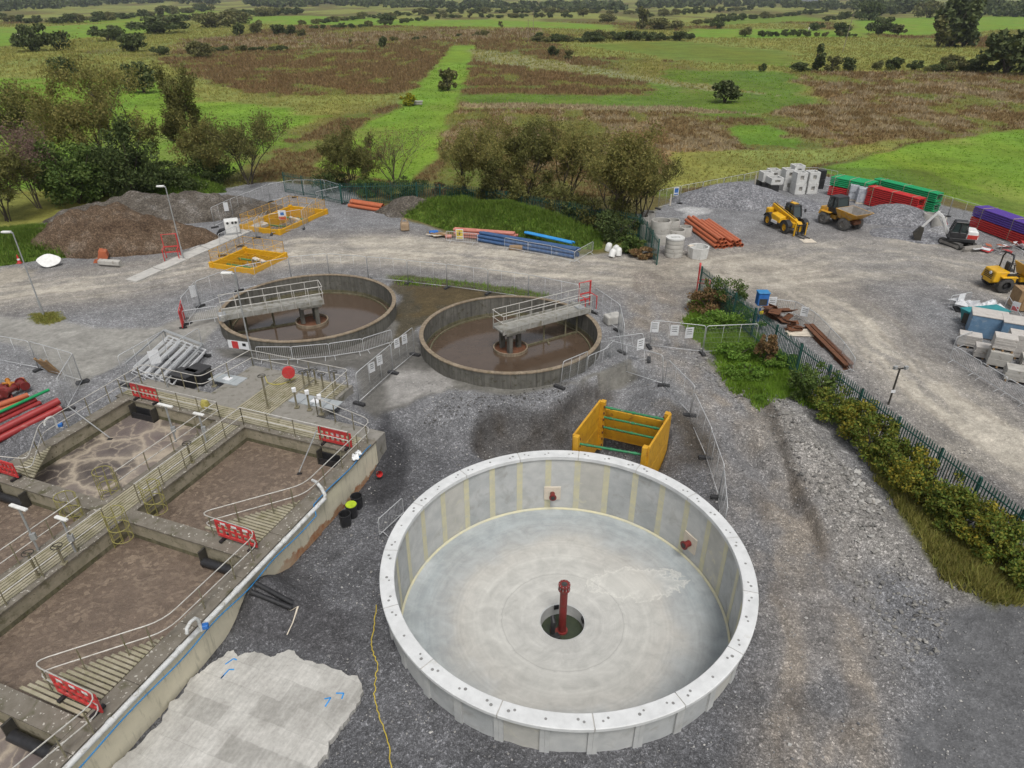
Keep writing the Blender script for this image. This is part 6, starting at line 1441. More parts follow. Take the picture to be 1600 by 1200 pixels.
for x in (-1.38, 1.38):
    for y in (-.95, .95): MB().lathe([(.66, -.24), (.72, -.24), (.72, .24), (.66, .24)], 10, a0=.35, a1=PI-.35, closed_prof=True).build('mudguard', 'machine_black', T).matrix_local = Matrix.Translation((x, y, .60)) @ Matrix.Rotation(PI/2, 4, 'X')
MB().box((-.3, -1.13, .72), (.9, .06, .26)).build('side_plate', 'sign_white', T)
cab(T, -.85, .75, .22, 1.12, .75, 2.42, .3)
MB().box((-.1, .66, 2.46), (.7, .5, .06)).build('roof_guard', 'machine_yellow', T)
bm = MB().bar((-2.15, -.08, 1.82), (1.55, -.08, 1.12), .42, .46).build('boom', 'machine_yellow', T, bev=.03); MB().bar((1.3, -.08, 1.17), (2.15, -.08, 1.02), .32, .35).build('inner_boom', 'machine_yellow', T, bev=.02)
MB().bar((-2.1, -.08, 2.07), (1.45, -.08, 1.38), .12, .05).build('boom_hose_track', 'machine_black', T)
text('JCB', .34, 'sign_black', bm, (.75, -.295, 1.27), (PI/2, .187, 0)); 
MB().hexa([(2.0, -.35, .6), (2.4, -.35, .35), (2.4, .2, .35), (2.0, .2, .6), (2.0, -.35, 1.25), (2.4, -.3, 1.1), (2.4, .15, 1.1), (2.0, .2, 1.25)]).build('boom_head', 'machine_yellow', T, bev=.03)
MB().tube((1.2, .12, .85), (2.1, .12, .8), .06, 8).build('tilt_ram', 'galv_bright', T)
cg = MB(); [cg.box((2.5, y, .62), (.08, .1, 1.0)) for y in (-.65, -.3, .1, .45)]; [cg.box((2.5, -.1, z), (.08, 1.25, .1)) for z in (.2, 1.05)]; cg.build('fork_carriage', 'machine_black', T)
for y in (-.72, .52): MB().box((2.5, y, .65), (.14, .1, 1.2)).build('carriage_side', 'machine_yellow', T)
for y in (-.4, .2): MB().box((3.1, y, .08), (1.2, .12, .05)).build('fork', 'steel_dark', T)
MB().path([(.6, 1.12, 1.9), (.8, 1.35, 1.95)], .02, 5).build('mirror_arm', 'machine_black', T); MB().box((.82, 1.38, 1.9), (.05, .2, .32)).build('mirror', 'machine_black', T)
MB().tube((-.5, .66, 2.45), (-.5, .66, 2.6), .06, 8).build('beacon', 'orange_fitting', T)
T = thing('fork_pallet', 'flat timber board lying under the telehandler forks', 'board', at(1262, 377), .1); [MB().box((0, (i-2)*.22, .05), (1.2, .2, .05)).build('slat', 'cream_patch', T) for i in range(5)]
# dumpers
def hopper(T, mat, x0, x1, w, z0, z1, lip, inner='dusty_steel'):
    o = [(x0+.25, -w*.36, z0), (x1-.45, -w*.36, z0), (x1-.45, w*.36, z0), (x0+.25, w*.36, z0)]; tp = [(x0, -w/2, z1), (x1+lip, -w/2*1.02, z1-.12), (x1+lip, w/2*1.02, z1-.12), (x0, w/2, z1)]; k = .06
    ti = [(x0+k, -w/2+k, z1), (x1+lip-k, -w/2+k, z1-.12), (x1+lip-k, w/2-k, z1-.12), (x0+k, w/2-k, z1)]; bi = [(x0+.3, -w*.33, z0+.1), (x1-.5, -w*.33, z0+.1), (x1-.5, w*.33, z0+.1), (x0+.3, w*.33, z0+.1)]
    S = MB().add(o+tp+ti, [(3, 2, 1, 0), (0, 1, 5, 4), (1, 2, 6, 5), (2, 3, 7, 6), (3, 0, 4, 7), (4, 5, 9, 8), (5, 6, 10, 9), (6, 7, 11, 10), (7, 4, 8, 11)]).build('skip', mat, T)
    MB().add(ti+bi, [(4, 5, 6, 7), (0, 1, 5, 4), (1, 2, 6, 5), (2, 3, 7, 6), (3, 0, 4, 7)]).build('skip_liner', inner, S, flip=False)
    for s in (-1, 1):
        for x in (.3, .65): a = Vector((x0+.2+(x1-x0-.5)*x, s*w*.37, z0+.05)); b = Vector((x0+(x1+lip-x0)*x, s*w*.51, z1-.1)); MB().bar(a, b, .08, .05, up=(1, 0, 0)).build('skip_rib', mat, S)
    return S
def dumper(T, mat, tyre, cabbed):
    for x in (-1.3, 1.25):
        for y in (-.88, .88): wheel(T, x, y, .60, .48, tyre, 'dusty_steel' if cabbed else 'machine_black')
    MB().box((-1.25, 0, .82), (2.0, 1.0, .4)).build('rear_chassis', mat, T, bev=.04); MB().box((1.1, 0, .85), (2.0, .9, .35)).build('front_chassis', 'rust' if cabbed else mat, T, bev=.04); MB().box((-.05, 0, .8), (.6, .4, .5)).build('articulation', 'machine_black', T)
    MB().hexa([(-2.25, -.85, .8), (-1.2, -.9, .8), (-1.2, .9, .8), (-2.25, .85, .8), (-2.15, -.7, 1.6), (-1.15, -.8, 1.65), (-1.15, .8, 1.65), (-2.15, .7, 1.6)]).build('bonnet', mat, T, bev=.07, seg=2)
    for s in (-1, 1): MB().box((-1.2, s*.88, 1.26), (1.2, .5, .10)).build('mudguard', mat, T, bev=.03)
    for k in range(4): MB().box((-2.24, 0, 1.0+k*.13), (.04, 1.0, .05)).build('grille_slat', 'machine_black', T)
    if cabbed: cab(T, -1.35, -.05, -.72, .72, 1.25, 2.85, .2); hopper(T, mat, .1, 2.15, 2.35, 1.05, 1.95, .55); MB().box((-1.7, -.72, 1.35), (.7, .03, .36)).build('side_panel', 'machine_black', T)
    else:
        MB().path([(-1.15, -.62, 1.5), (-1.15, -.62, 2.5), (-1.1, -.45, 2.85), (-1.1, .45, 2.85), (-1.15, .62, 2.5), (-1.15, .62, 1.5)], .055, 8).build('roll_bar', 'machine_black', T, smooth=60)
        MB().box((-.75, 0, 1.55), (.5, .55, .2)).build('seat', 'rubber', T, bev=.05); MB().box((-.98, 0, 1.9), (.14, .5, .6)).build('seat_back', 'rubber', T, bev=.05); MB().tube((-.3, 0, 1.3), (-.45, 0, 1.95), .04, 6).build('steering_column', 'machine_black', T)
        MB().path([(-.47+.0*math.cos(a), .2*math.cos(a), 1.97+.08*math.sin(a)) for a in np.linspace(0, 2*PI, 13)[:-1]], .02, 5, closed=True).build('steering_wheel', 'machine_black', T)
        S = hopper(T, mat, .15, 2.1, 2.0, 1.1, 2.0, .7); MB().lathe([(.02, .0), (.6, 0)], 12).build('load', 'sack_tan', S).location = (1.15, 0, 1.5)
        MB().tube((-1.1, 0, 2.88), (-1.1, 0, 3.0), .06, 8).build('beacon', 'barrier_red', T); MB().path([(-2.26, -.25, 1.42), (-2.3, -.25, 1.42)], .13, 14).build('badge', 'sign_white', T); MB().box((-1.0, -.86, 1.42), (.7, .02, .2)).build('side_panel', 'machine_black', T)
a, b = at(1285, 349), at(1317, 360); hd = heading(a, b); dv = Vector((math.cos(hd), math.sin(hd), 0)); nl = Vector((-dv.y, dv.x, 0))
T = thing('cab_dumper', 'dusty orange yellow site dumper with dark cab', 'dumper', a.lerp(b, .5)+nl*.88, hd); dumper(T, 'machine_orange', 'tyre_dusty', True)
a, b = at(1561, 457), at(1599, 441); hd = heading(a, b); dv = Vector((math.cos(hd), math.sin(hd), 0)); nl = Vector((-dv.y, dv.x, 0))
hd = -.12; dv = Vector((math.cos(hd), math.sin(hd), 0)); nl = Vector((-dv.y, dv.x, 0))
T = thing('roll_bar_dumper', 'bright yellow dumper with black roll bar at right edge', 'dumper', at(1562, 456)+dv*1.3+nl*.88, hd+.10); dumper(T, 'machine_yellow', 'tyre', False)
# mini excavator
a, b = at(1466, 379), at(1502, 392); hd = heading(a, b); dv = Vector((math.cos(hd), math.sin(hd), 0)); nl = Vector((-dv.y, dv.x, 0)); c = a.lerp(b, .5)+nl*.75
T = thing('mini_excavator', 'white and black mini excavator with bent arm and dozer blade', 'excavator', c, hd)
for y in (-.75, .75):
    pts = [(1.0, 0, .06), (-1.0, 0, .06)]; tr = MB(); prof = []
    for k in range(9): an = -PI/2-PI*k/8; prof.append((-.98+.27*math.cos(an), .28+.27*math.sin(an)))
    for k in range(9): an = PI/2-PI*k/8; prof.append((.98+.27*math.cos(an), .28+.27*math.sin(an)))
    tk = MB().xz(prof, y-.19, y+.19).build('track', 'tyre', T); fr_ = MB().box((0, y, .28), (1.7, .42, .22)).build('track_frame', 'dusty_steel', tk)
    lg = MB()
    for k in range(16): lg.box((-1.1+k*.147, y, .56), (.06, .40, .03))
    tag(lg.build('track_pads', 'tyre_dusty', tk), kind='stuff')
    for x in (-.95, .95): MB().path([(x, y-.2, .28), (x, y+.2, .28)], .17, 14).build('sprocket', 'dusty_steel', tk, smooth=40)
MB().box((0, 0, .42), (1.3, 1.1, .3)).build('undercarriage', 'machine_black', T)
bl = MB().xz([(0, .05), (.10, .05), (.16, .28), (.08, .55), (-.02, .55), (.05, .28)], -.95, .95).build('dozer_blade', 'dusty_steel', T); bl.location = (1.62, 0, 0)
for y in (-.4, .4): MB().bar((.9, y, .3), (1.65, y, .3), .1, .12).build('blade_arm', 'dusty_steel', T)
ua = math.radians(158)-hd      # house swung away from the blade
Rz = Matrix.Rotation(ua, 4, 'Z')
U = [MB().hexa([(-1.15, -.85, .62), (.95, -.85, .62), (.95, .85, .62), (-1.15, .85, .62), (-1.15, -.85, .95), (.95, -.85, .95), (.95, .85, .95), (-1.15, .85, .95)]).build('house_deck', 'machine_black', T, bev=.04),
     MB().hexa([(-1.35, -.85, .9), (-.35, -.85, .9), (-.35, .85, .9), (-1.35, .85, .9), (-1.25, -.78, 1.65), (-.4, -.78, 1.7), (-.4, .78, 1.7), (-1.25, .78, 1.65)]).build('counterweight', 'machine_white', T, bev=.12, seg=3)]
cb = cab(T, -.35, .95, -.1, .85, .95, 2.45, .22); U.append(cb); U.append(MB().hexa([(-.35, -.85, .95), (.75, -.85, .95), (.75, -.15, .95), (-.35, -.15, .95), (-.35, -.8, 1.55), (.55, -.8, 1.35), (.55, -.18, 1.35), (-.35, -.18, 1.55)]).build('side_cover', 'machine_white', T, bev=.06))
U.append(MB().box((-1.33, .0, 1.18), (.06, 1.3, .32)).build('red_stripe', 'machine_red', T)); U.append(MB().box((-.85, .80, 1.15), (.8, .10, .35)).build('red_stripe', 'machine_red', T))
bp_ = [(1.0, -.3, .95), (1.35, -.3, 1.8), (1.75, -.3, 2.5), (2.3, -.3, 2.85)]
for i in range(3): U.append(MB().bar(bp_[i], bp_[i+1], .18, .25).build('boom', 'machine_white', T, bev=.03))
U.append(MB().bar((1.2, -.415, 1.75), (1.68, -.40, 2.4), .02, .16).build('red_stripe', 'machine_red', T))
U.append(MB().bar((2.15, -.3, 2.95), (3.15, -.3, 1.35), .16, .20).build('dipper', 'machine_white', T, bev=.03)); U.append(MB().tube((1.15, -.3, 1.3), (2.0, -.3, 2.4), .055, 8).build('boom_ram', 'galv_bright', T)); U.append(MB().tube((2.0, -.3, 3.05), (2.75, -.3, 2.2), .05, 8).build('dipper_ram', 'galv_bright', T))
k_ = MB().xz([(3.05, 1.4), (3.3, 1.35), (3.75, .7), (3.5, .15), (3.0, .1), (2.95, .2), (3.4, .35), (3.5, .7), (3.15, 1.0), (2.95, 1.1)], -.62, .02).build('bucket', 'steel_dark', T); U.append(k_)
for y in (-.62, .02): U.append(MB().xz([(3.05, 1.4), (3.3, 1.35), (3.75, .7), (3.5, .15), (3.0, .1), (2.98, 1.0)], y-.015, y+.015).build('bucket_cheek', 'steel_dark', T))
for o in U: o.matrix_local = Rz @ o.matrix_local
T = thing('sheet_pile', 'red and white plastic sheets heaped below the duct packs', 'sheets', at(1566, 392)); rr = random.Random(5)
for i in range(16):
    R = Matrix.Rotation(rr.uniform(0, 6.3), 3, 'Z') @ Matrix.Rotation(rr.uniform(-.6, .6), 3, 'X'); MB().box((rr.uniform(-2.6, 2.2), rr.uniform(-.4, .6), rr.uniform(.15, .7)), (rr.uniform(.5, 1.2), rr.uniform(.3, .7), .03), M=R).build('sheet', ('sign_white', 'barrier_red', 'film_white', 'orange_pipe')[i % 4], T)
# ------------------------------------------------------------------ vegetation
def leaf_mat(name, cols, trans=.25, rough=.7, gain=1.85):
    t = NT(name); g = t.n('ShaderNodeNewGeometry'); r = t.ramp(g, 'Random Per Island', [(i/(len(cols)-1) if len(cols) > 1 else 0, c) for i, c in enumerate(cols)])
    p = t.pos(); n = t.noise(p, .55, 4, .6); m = t.ramp(n, 0, [(.3, .72*gain), (.7, 1.25*gain)]); c = t.mix(1.0, (r, 0), (m, 0), 'MULTIPLY')
    t.col(c); t.set(rough, 0, .2)
    tr = t.n('ShaderNodeBsdfTranslucent'); t.t.links.new(c[0].outputs[c[1]], tr.inputs[0]); mx = t.n('ShaderNodeMixShader'); mx.inputs[0].default_value = trans
    t.l(t.b, 0, mx, 1); t.l(tr, 0, mx, 2); t.l(mx, 0, t.out, 0); return t.m
leaf_mat('leaf_willow', [(.085, .085, .026), (.13, .126, .04), (.175, .148, .05), (.11, .118, .034)], .42)
leaf_mat('leaf_olive', [(.055, .06, .018), (.085, .088, .026), (.115, .105, .035)], .35)
leaf_mat('leaf_dark', [(.028, .042, .014), (.042, .060, .018), (.06, .075, .024)], .25)
leaf_mat('leaf_mid', [(.035, .06, .014), (.055, .085, .02), (.075, .10, .026)], .3)
leaf_mat('leaf_rust', [(.10, .06, .03), (.14, .085, .04), (.09, .075, .03)], .3)
leaf_mat('leaf_purple', [(.11, .07, .06), (.14, .09, .075), (.09, .065, .05)], .3)
leaf_mat('leaf_hedge', [(.045, .075, .013), (.068, .10, .017), (.095, .115, .022), (.15, .135, .022), (.06, .092, .017)], .3)
leaf_mat('leaf_hedge_gold', [(.06, .088, .014), (.105, .115, .02), (.21, .16, .02), (.072, .10, .018)], .3)
leaf_mat('leaf_yellow', [(.35, .30, .02), (.25, .24, .02), (.12, .16, .02)], .3, .7, 1.2)
leaf_mat('leaf_weed', [(.055, .11, .015), (.08, .14, .02), (.10, .15, .03)], .3)
leaf_mat('far_leaf', [(.03, .042, .016), (.045, .058, .02), (.06, .07, .026)], .15)
leaf_mat('far_leaf_olive', [(.055, .06, .022), (.075, .078, .028), (.10, .09, .035)], .15)
M('bark', (.085, .07, .05), (.05, .042, .032), 3, .9); M('bark_twig', (.13, .105, .075), (.09, .072, .05), 3, .9)
RNP = np.random.RandomState(7)
def quads_mesh(name, P_, size, rs, asp=1.8, up=0.0, mat=None):
    """one small leaf-shaped quad per point"""
    n = len(P_); a = rs.normal(size=(n, 3)); a[:, 2] += up; a /= np.linalg.norm(a, axis=1)[:, None]
    b = np.cross(a, rs.normal(size=(n, 3))); b /= np.linalg.norm(b, axis=1)[:, None]+1e-9
    s = (size*rs.uniform(.6, 1.35, n))[:, None]; a = a*s*asp*.5; b = b*s*.5
    V = np.stack([P_-a, P_+b*.9, P_+a, P_-b*.9], 1).reshape(-1, 3)
    me = bpy.data.meshes.new(name); me.vertices.add(4*n); me.loops.add(4*n); me.polygons.add(n)
    me.vertices.foreach_set('co', V.astype(np.float32).ravel()); me.loops.foreach_set('vertex_index', np.arange(4*n, dtype=np.int32)); me.polygons.foreach_set('loop_start', np.arange(0, 4*n, 4, dtype=np.int32))
    me.update(calc_edges=True); me.materials.append(MATS.get(mat) or bpy.data.materials[mat]); return me
def hgt(px, pyb, pyt):
    p = at(px, pyb); k = (600-pyt)/FPX; return HC+p.y*(k*CP-SP)/(CP+k*SP)-p.z
def grow(h, spread, stems, rs, depth=3, lean=0.0, up=.55):
    """branch skeleton: returns tube mesh builder and leaf anchor points"""
    tb = MB(); tips = []
    def br(p, d, L, r, k):
        pts = [p]; q = p.copy(); dd = d.copy()
        for i in range(3):
            dd = (dd+Vector(rs.normal(0, .13, 3))+Vector((0, 0, .06))).normalized(); q = q+dd*(L/3); pts.append(q.copy())
        tb.path(pts, r, 5 if k < 2 else 3, r*.5, cap=False)
        if k >= depth:
            for i in (1, 2, 3): tips.append((pts[i], L))
            return
        for i in range(rs.randint(3, 5)):
            f = rs.uniform(.35, 1); j = min(2, int(f*3)); pp = pts[j].lerp(pts[j+1], f*3-j)
            nd = (dd+Vector(rs.normal(0, .55, 3))+Vector((0, 0, up*.4))).normalized(); br(pp, nd, L*rs.uniform(.5, .72), r*.48, k+1)
        tips.append((pts[3], L*.5))
    for s in range(stems):
        a = 2*PI*(s+rs.uniform(0, .6))/stems; sp_ = spread/h*rs.uniform(.35, 1.0)
        d = Vector((math.cos(a)*sp_+lean, math.sin(a)*sp_, 1)).normalized(); br(Vector((rs.normal(0, .15), rs.normal(0, .15), -.1)), d, h*.52*rs.uniform(.8, 1.1), .035*h/max(1, stems**.5)*.55, 0)
    return tb, tips
def willow(px, pyb, pyt, wpx, mat, label, seed, stems=4, nleaf=7000, lsize=.16, depth=3, name='willow_tree', twig='bark', lean=0, grp=None):
    p = at(px, pyb); h = hgt(px, pyb, pyt); spread = wpx*(p.y*CP+(HC-p.z)*SP)/FPX/2; rs = np.random.RandomState(seed)
    tb, tips = grow(h, spread, stems, rs, depth, lean)
    V = np.array(tb.v); sx = spread/max(np.percentile(np.abs(V[:, :2]), 97), .1); sz = h/max(V[:, 2].max(), .1)
    tb.v = [(a*sx, b*sx, c*sz) for a, b, c in tb.v]
    T = thing(name, label, 'tree', p, 0, grp); tb.build('trunk', twig, T, flip=False)
    nleaf = int(nleaf*1.7); lsize = lsize*.74
    if nleaf:
        c = np.array([[t.x*sx, t.y*sx, t.z*sz] for t, L in tips]); L = np.array([l for t, l in tips]); k = rs.randint(0, len(c), nleaf)
        q = c[k]+rs.normal(size=(nleaf, 3))*(.22*L[k]*(sx+sz)/2)[:, None]*np.array([1, 1, 1.25])
        q = q[q[:, 2] > .25]; mkobj('crown', quads_mesh('crown', q, lsize, rs, 2.2, .5, mat), None, T)
    return T
def clumps(rx, ry, h, rs, n, ncl=26, boxy=0.0, zlow=.08, cr=.26):
    """points filling lumps spread through a crown"""
    cs = []
    while len(cs) < ncl:
        v = rs.uniform(-1, 1, 3); r = np.linalg.norm(v*np.array([1, 1, 1]))
        if boxy or (.35 < r < .95): cs.append(v*(.85 if boxy else 1))
    cs = np.array(cs); w_ = rs.uniform(.5, 1.2, ncl); k = rs.choice(ncl, n, p=w_/w_.sum())
    d = rs.normal(size=(n, 3)); d /= np.linalg.norm(d, axis=1)[:, None]; d *= (rs.uniform(0, 1, n)**.45)[:, None]*(cr*w_[k])[:, None]
    q = cs[k]+d; q = q*np.array([rx, ry, h*.5]); q[:, 2] += h*.5; q[:, 2] = np.maximum(q[:, 2], h*zlow*rs.uniform(0, 1, n)); return q
def bush(p, rx, ry, h, mat, label, seed, n=1800, ls=.12, name='bush', cat='bush', grp=None, trunk=True, boxy=0, ncl=26):
    rs = np.random.RandomState(seed); T = thing(name, label, cat, p, 0, grp); q = clumps(rx*.92, ry*.92, h*.96, rs, n, ncl, boxy, .15, .32)
    mkobj('crown', quads_mesh('crown', q, ls, rs, 1.5, 0, mat), None, T)
    if trunk:
        tb = MB()
        for i in range(5):
            a = rs.uniform(0, 6.3); tb.path([(0, 0, -.1), (rx*.25*math.cos(a), ry*.25*math.sin(a), h*.35), (rx*.6*math.cos(a), ry*.6*math.sin(a), h*.75)], .03*h**.6, 5, .01*h**.6, cap=False)
        tb.build('trunk', 'bark', T, flip=False)
    return T
# trees behind the yard, left to right
willow(12, 345, 232, 85, 'leaf_olive', 'olive tree at the far left edge behind the grass corner', 1, 5, 7000, .2)
willow(62, 326, 188, 80, 'leaf_purple', 'purplish bare looking tree left of the soil heap', 2, 7, 6500, .12, twig='bark_twig')
bush(at(125, 318), 5.0, 4.0, 7.2, 'leaf_mid', 'dark ivy covered thicket behind the soil heap', 3, 9000, .22, 'thicket', 'tree', ncl=44)
bush(at(208, 312), 4.0, 3.6, 8.6, 'leaf_dark', 'dark green ivy covered tree right of the purple tree', 4, 8000, .22, 'ivy_tree', 'tree', ncl=40)
willow(185, 285, 62, 150, 'leaf_willow', 'tallest willow of the left group with open olive crown', 5, 5, 13000, .2)
willow(55, 270, 128, 110, 'leaf_olive', 'spreading grey olive willow behind the purple tree', 6, 5, 7000, .2)
bush(at(160, 304), 6.0, 3.5, 5.0, 'leaf_mid', 'mid green undergrowth below the tallest willow', 7, 7000, .2, 'undergrowth', 'bush', ncl=44)
willow(306, 278, 104, 66, 'leaf_olive', 'narrow tall olive willow right of the tallest one', 8, 4, 8500, .19)
willow(332, 284, 176, 74, 'leaf_willow', 'brownish bushy willow in front of the narrow tall one', 9, 6, 8500, .17)
willow(390, 288, 178, 105, 'leaf_olive', 'round open willow with visible stems near the rear pit', 10, 6, 7500, .16)
bush(at(250, 300), 6, 3, 3.6, 'leaf_dark', 'dark hedge between the soil heap and the willows', 11, 4500, .2, ncl=36); bush(at(320, 290), 5, 2.6, 3.4, 'leaf_dark', 'dark bramble hedge left of the rear pit fence', 12, 4000, .2, ncl=32)
willow(548, 300, 196, 82, 'leaf_olive', 'dense upright olive tree right of the rear pit', 13, 6, 9000, .16)
willow(617, 296, 178, 105, 'leaf_rust', 'nearly bare thin branched tree behind the fence', 14, 6, 900, .10, 4, twig='bark_twig')
willow(735, 318, 186, 80, 'leaf_willow', 'thin leaning willow left of the central willow row', 15, 2, 3200, .14, 3)
willow(775, 318, 182, 115, 'leaf_willow', 'second willow of the central row with forked trunk', 16, 4, 9750, .15)
willow(822, 326, 190, 110, 'leaf_olive', 'darker dense willow in the middle of the central row', 17, 5, 11250, .16)
willow(885, 334, 188, 120, 'leaf_willow', 'yellowish open willow in the central row', 18, 5, 9750, .15)
willow(958, 362, 196, 130, 'leaf_willow', 'largest rightmost willow of the central row', 19, 6, 15000, .16)
willow(1000, 352, 232, 90, 'leaf_olive', 'low leafy willow overhanging the concrete rings', 20, 5, 5500, .15)
for i, (x, y, r, h, m, lb) in enumerate(((778, 326, 2.6, 3.6, 'leaf_olive', 'olive shrub filling the foot of the second willow'), (828, 334, 2.8, 4.0, 'leaf_olive', 'olive shrub filling the foot of the dark willow'), (888, 344, 3.0, 4.0, 'leaf_olive', 'olive shrub filling the foot of the yellowish willow'), (945, 362, 3.0, 4.2, 'leaf_olive', 'olive shrub filling the foot of the largest willow'), (585, 306, 2.6, 2.2, 'leaf_mid', 'grey green shrub at the foot of the bare tree'), (640, 308, 3.0, 2.4, 'leaf_dark', 'dark shrub along the back palisade'), (690, 312, 1.6, 1.9, 'leaf_rust', 'reddish brown shrub on the back palisade'), (722, 318, 1.7, 1.8, 'leaf_mid', 'blue green shrub beside the leaning willow'), (900, 356, 3.4, 2.6, 'leaf_dark', 'dark shrub under the yellowish willow'), (960, 376, 3.2, 2.8, 'leaf_dark', 'dark undergrowth below the largest willow'), (985, 396, 1.6, 1.6, 'leaf_mid', 'green shrub beside the green fence return'), (1005, 402, 1.3, .9, 'leaf_rust', 'low red brown weeds at the green fence return'), (520, 300, 2.4, 2.6, 'leaf_dark', 'dark shrub between rear pit fence and olive tree'))):
    bush(at(x, y), r, r*.7, h, m, lb, 40+i, 2600, .15)
# hedge and weeds along the right palisade
hb = [(1108, 488, 1.9, 1.6, 2.0, 'leaf_rust', 'red brown tinged shrub at the top of the right hedge'), (1132, 486, 1.7, 1.4, 2.8, 'leaf_mid', 'tall green shrub at the top of the right hedge'), (1150, 512, 2.4, 1.5, 1.5, 'leaf_weed', 'bright green low shrub against the palisade'), (1120, 512, 2.0, 1.2, 1.1, 'leaf_weed', 'bright green weeds behind the track fence'),
      (1150, 560, 1.6, 1.2, 1.3, 'leaf_weed', 'bright green weed clump below the track fence'), (1212, 572, 1.3, 1.0, 1.1, 'leaf_weed', 'green weed clump beside the brown shrub'), (1192, 572, .75, .7, 2.2, 'leaf_rust', 'dead brown shrub standing in the weeds'), (1165, 590, 1.5, 1.0, .8, 'leaf_weed', 'low weeds above the rubble bank'), (1187, 628, .5, .4, .5, 'leaf_weed', 'tiny isolated green weed clump on the bank'),
      (1262, 628, 1.6, 1.4, 2.7, 'leaf_mid', 'round green bush at the upper end of the hedge')]
for i, (x, y, rx, ry, h, m, lb) in enumerate(hb): bush(at(x, y), rx, ry, h, m, lb, 60+i, 3000, .105)
hq = [(1298, 655), (1330, 682), (1362, 712), (1392, 742), (1424, 772), (1456, 800), (1490, 830), (1526, 858), (1562, 886), (1602, 912), (1650, 945)]
od = ['first', 'second', 'third', 'fourth', 'fifth', 'sixth', 'seventh', 'eighth', 'ninth', 'tenth', 'eleventh']
for i, (x, y) in enumerate(hq): bush(at(x, y)+Vector((.15*(i % 2), 0, 0)), 1.35, 1.45, 2.0+.25*(i % 3), ('leaf_hedge', 'leaf_hedge_gold', 'leaf_hedge')[i % 3], '%s hedge bush below the round bush, counted down the palisade' % od[i], 80+i, 4200, .10, 'hedge_bush', 'bush', 'hedge along the right palisade', ncl=34)
# ------------------------------------------------------------------ field trees and hedgerows
FV = {}
def far_variants(key, rx, hh, n, ls, mats):
    L = []
    for i, m in enumerate(mats):
        rs = np.random.RandomState(200+i+len(FV)*17); q = clumps(rx*.9, rx*.8, hh*.94, rs, n, int(10+8*rx), zlow=.35, cr=.44); me = quads_mesh('crown', q, ls, rs, 1.3, 0, m)
        tb = MB(); [tb.path([(0, 0, -.03), (.12*math.cos(a), .12*math.sin(a), .35), (rx*.5*math.cos(a), rx*.5*math.sin(a), .7)], .03, 4, .01, cap=False) for a in (0.3, 2.2, 4.4)]; tm = tb.mesh('trunk'); tm.materials.append(MATS['bark']); L.append((me, tm))
    FV[key] = L
fm = ('far_leaf', 'far_leaf', 'far_leaf_olive', 'far_leaf', 'far_leaf_olive')
far_variants('wide', 1.1, 1.0, 2200, .105, fm); far_variants('round', .55, 1.0, 1600, .085, fm); far_variants('tall', .36, 1.0, 1500, .075, fm); far_variants('gold', .6, 1.0, 1500, .09, ('leaf_yellow',))
def far_tree(px, py, wpx, hpx, label, grp=None, v=None, mesh=None, name='field_tree', cat='tree'):
    p = at(px, py); zc = p.y*CP+(HC-p.z)*SP; w_ = wpx*zc/FPX; h = max(hgt(px, py, py-hpx), .6)*1.08; T = thing(name, label, cat, p, (px*.7) % 6.28, grp)
    key = 'wide' if w_ > 1.65*h else ('tall' if w_ < .85*h else 'round'); L = FV[mesh or key]; me, tm = L[(int(px*3+py) if v is None else v) % len(L)]
    rx = {'wide': 2.2, 'round': 1.1, 'tall': .72}[key]
    for m_, nm_ in ((me, 'crown'), (tm, 'trunk')):
        c = bpy.data.objects.new(nm_, m_); COL.objects.link(c); c.parent = T; c.scale = (w_/rx, w_/rx, h)
    return T
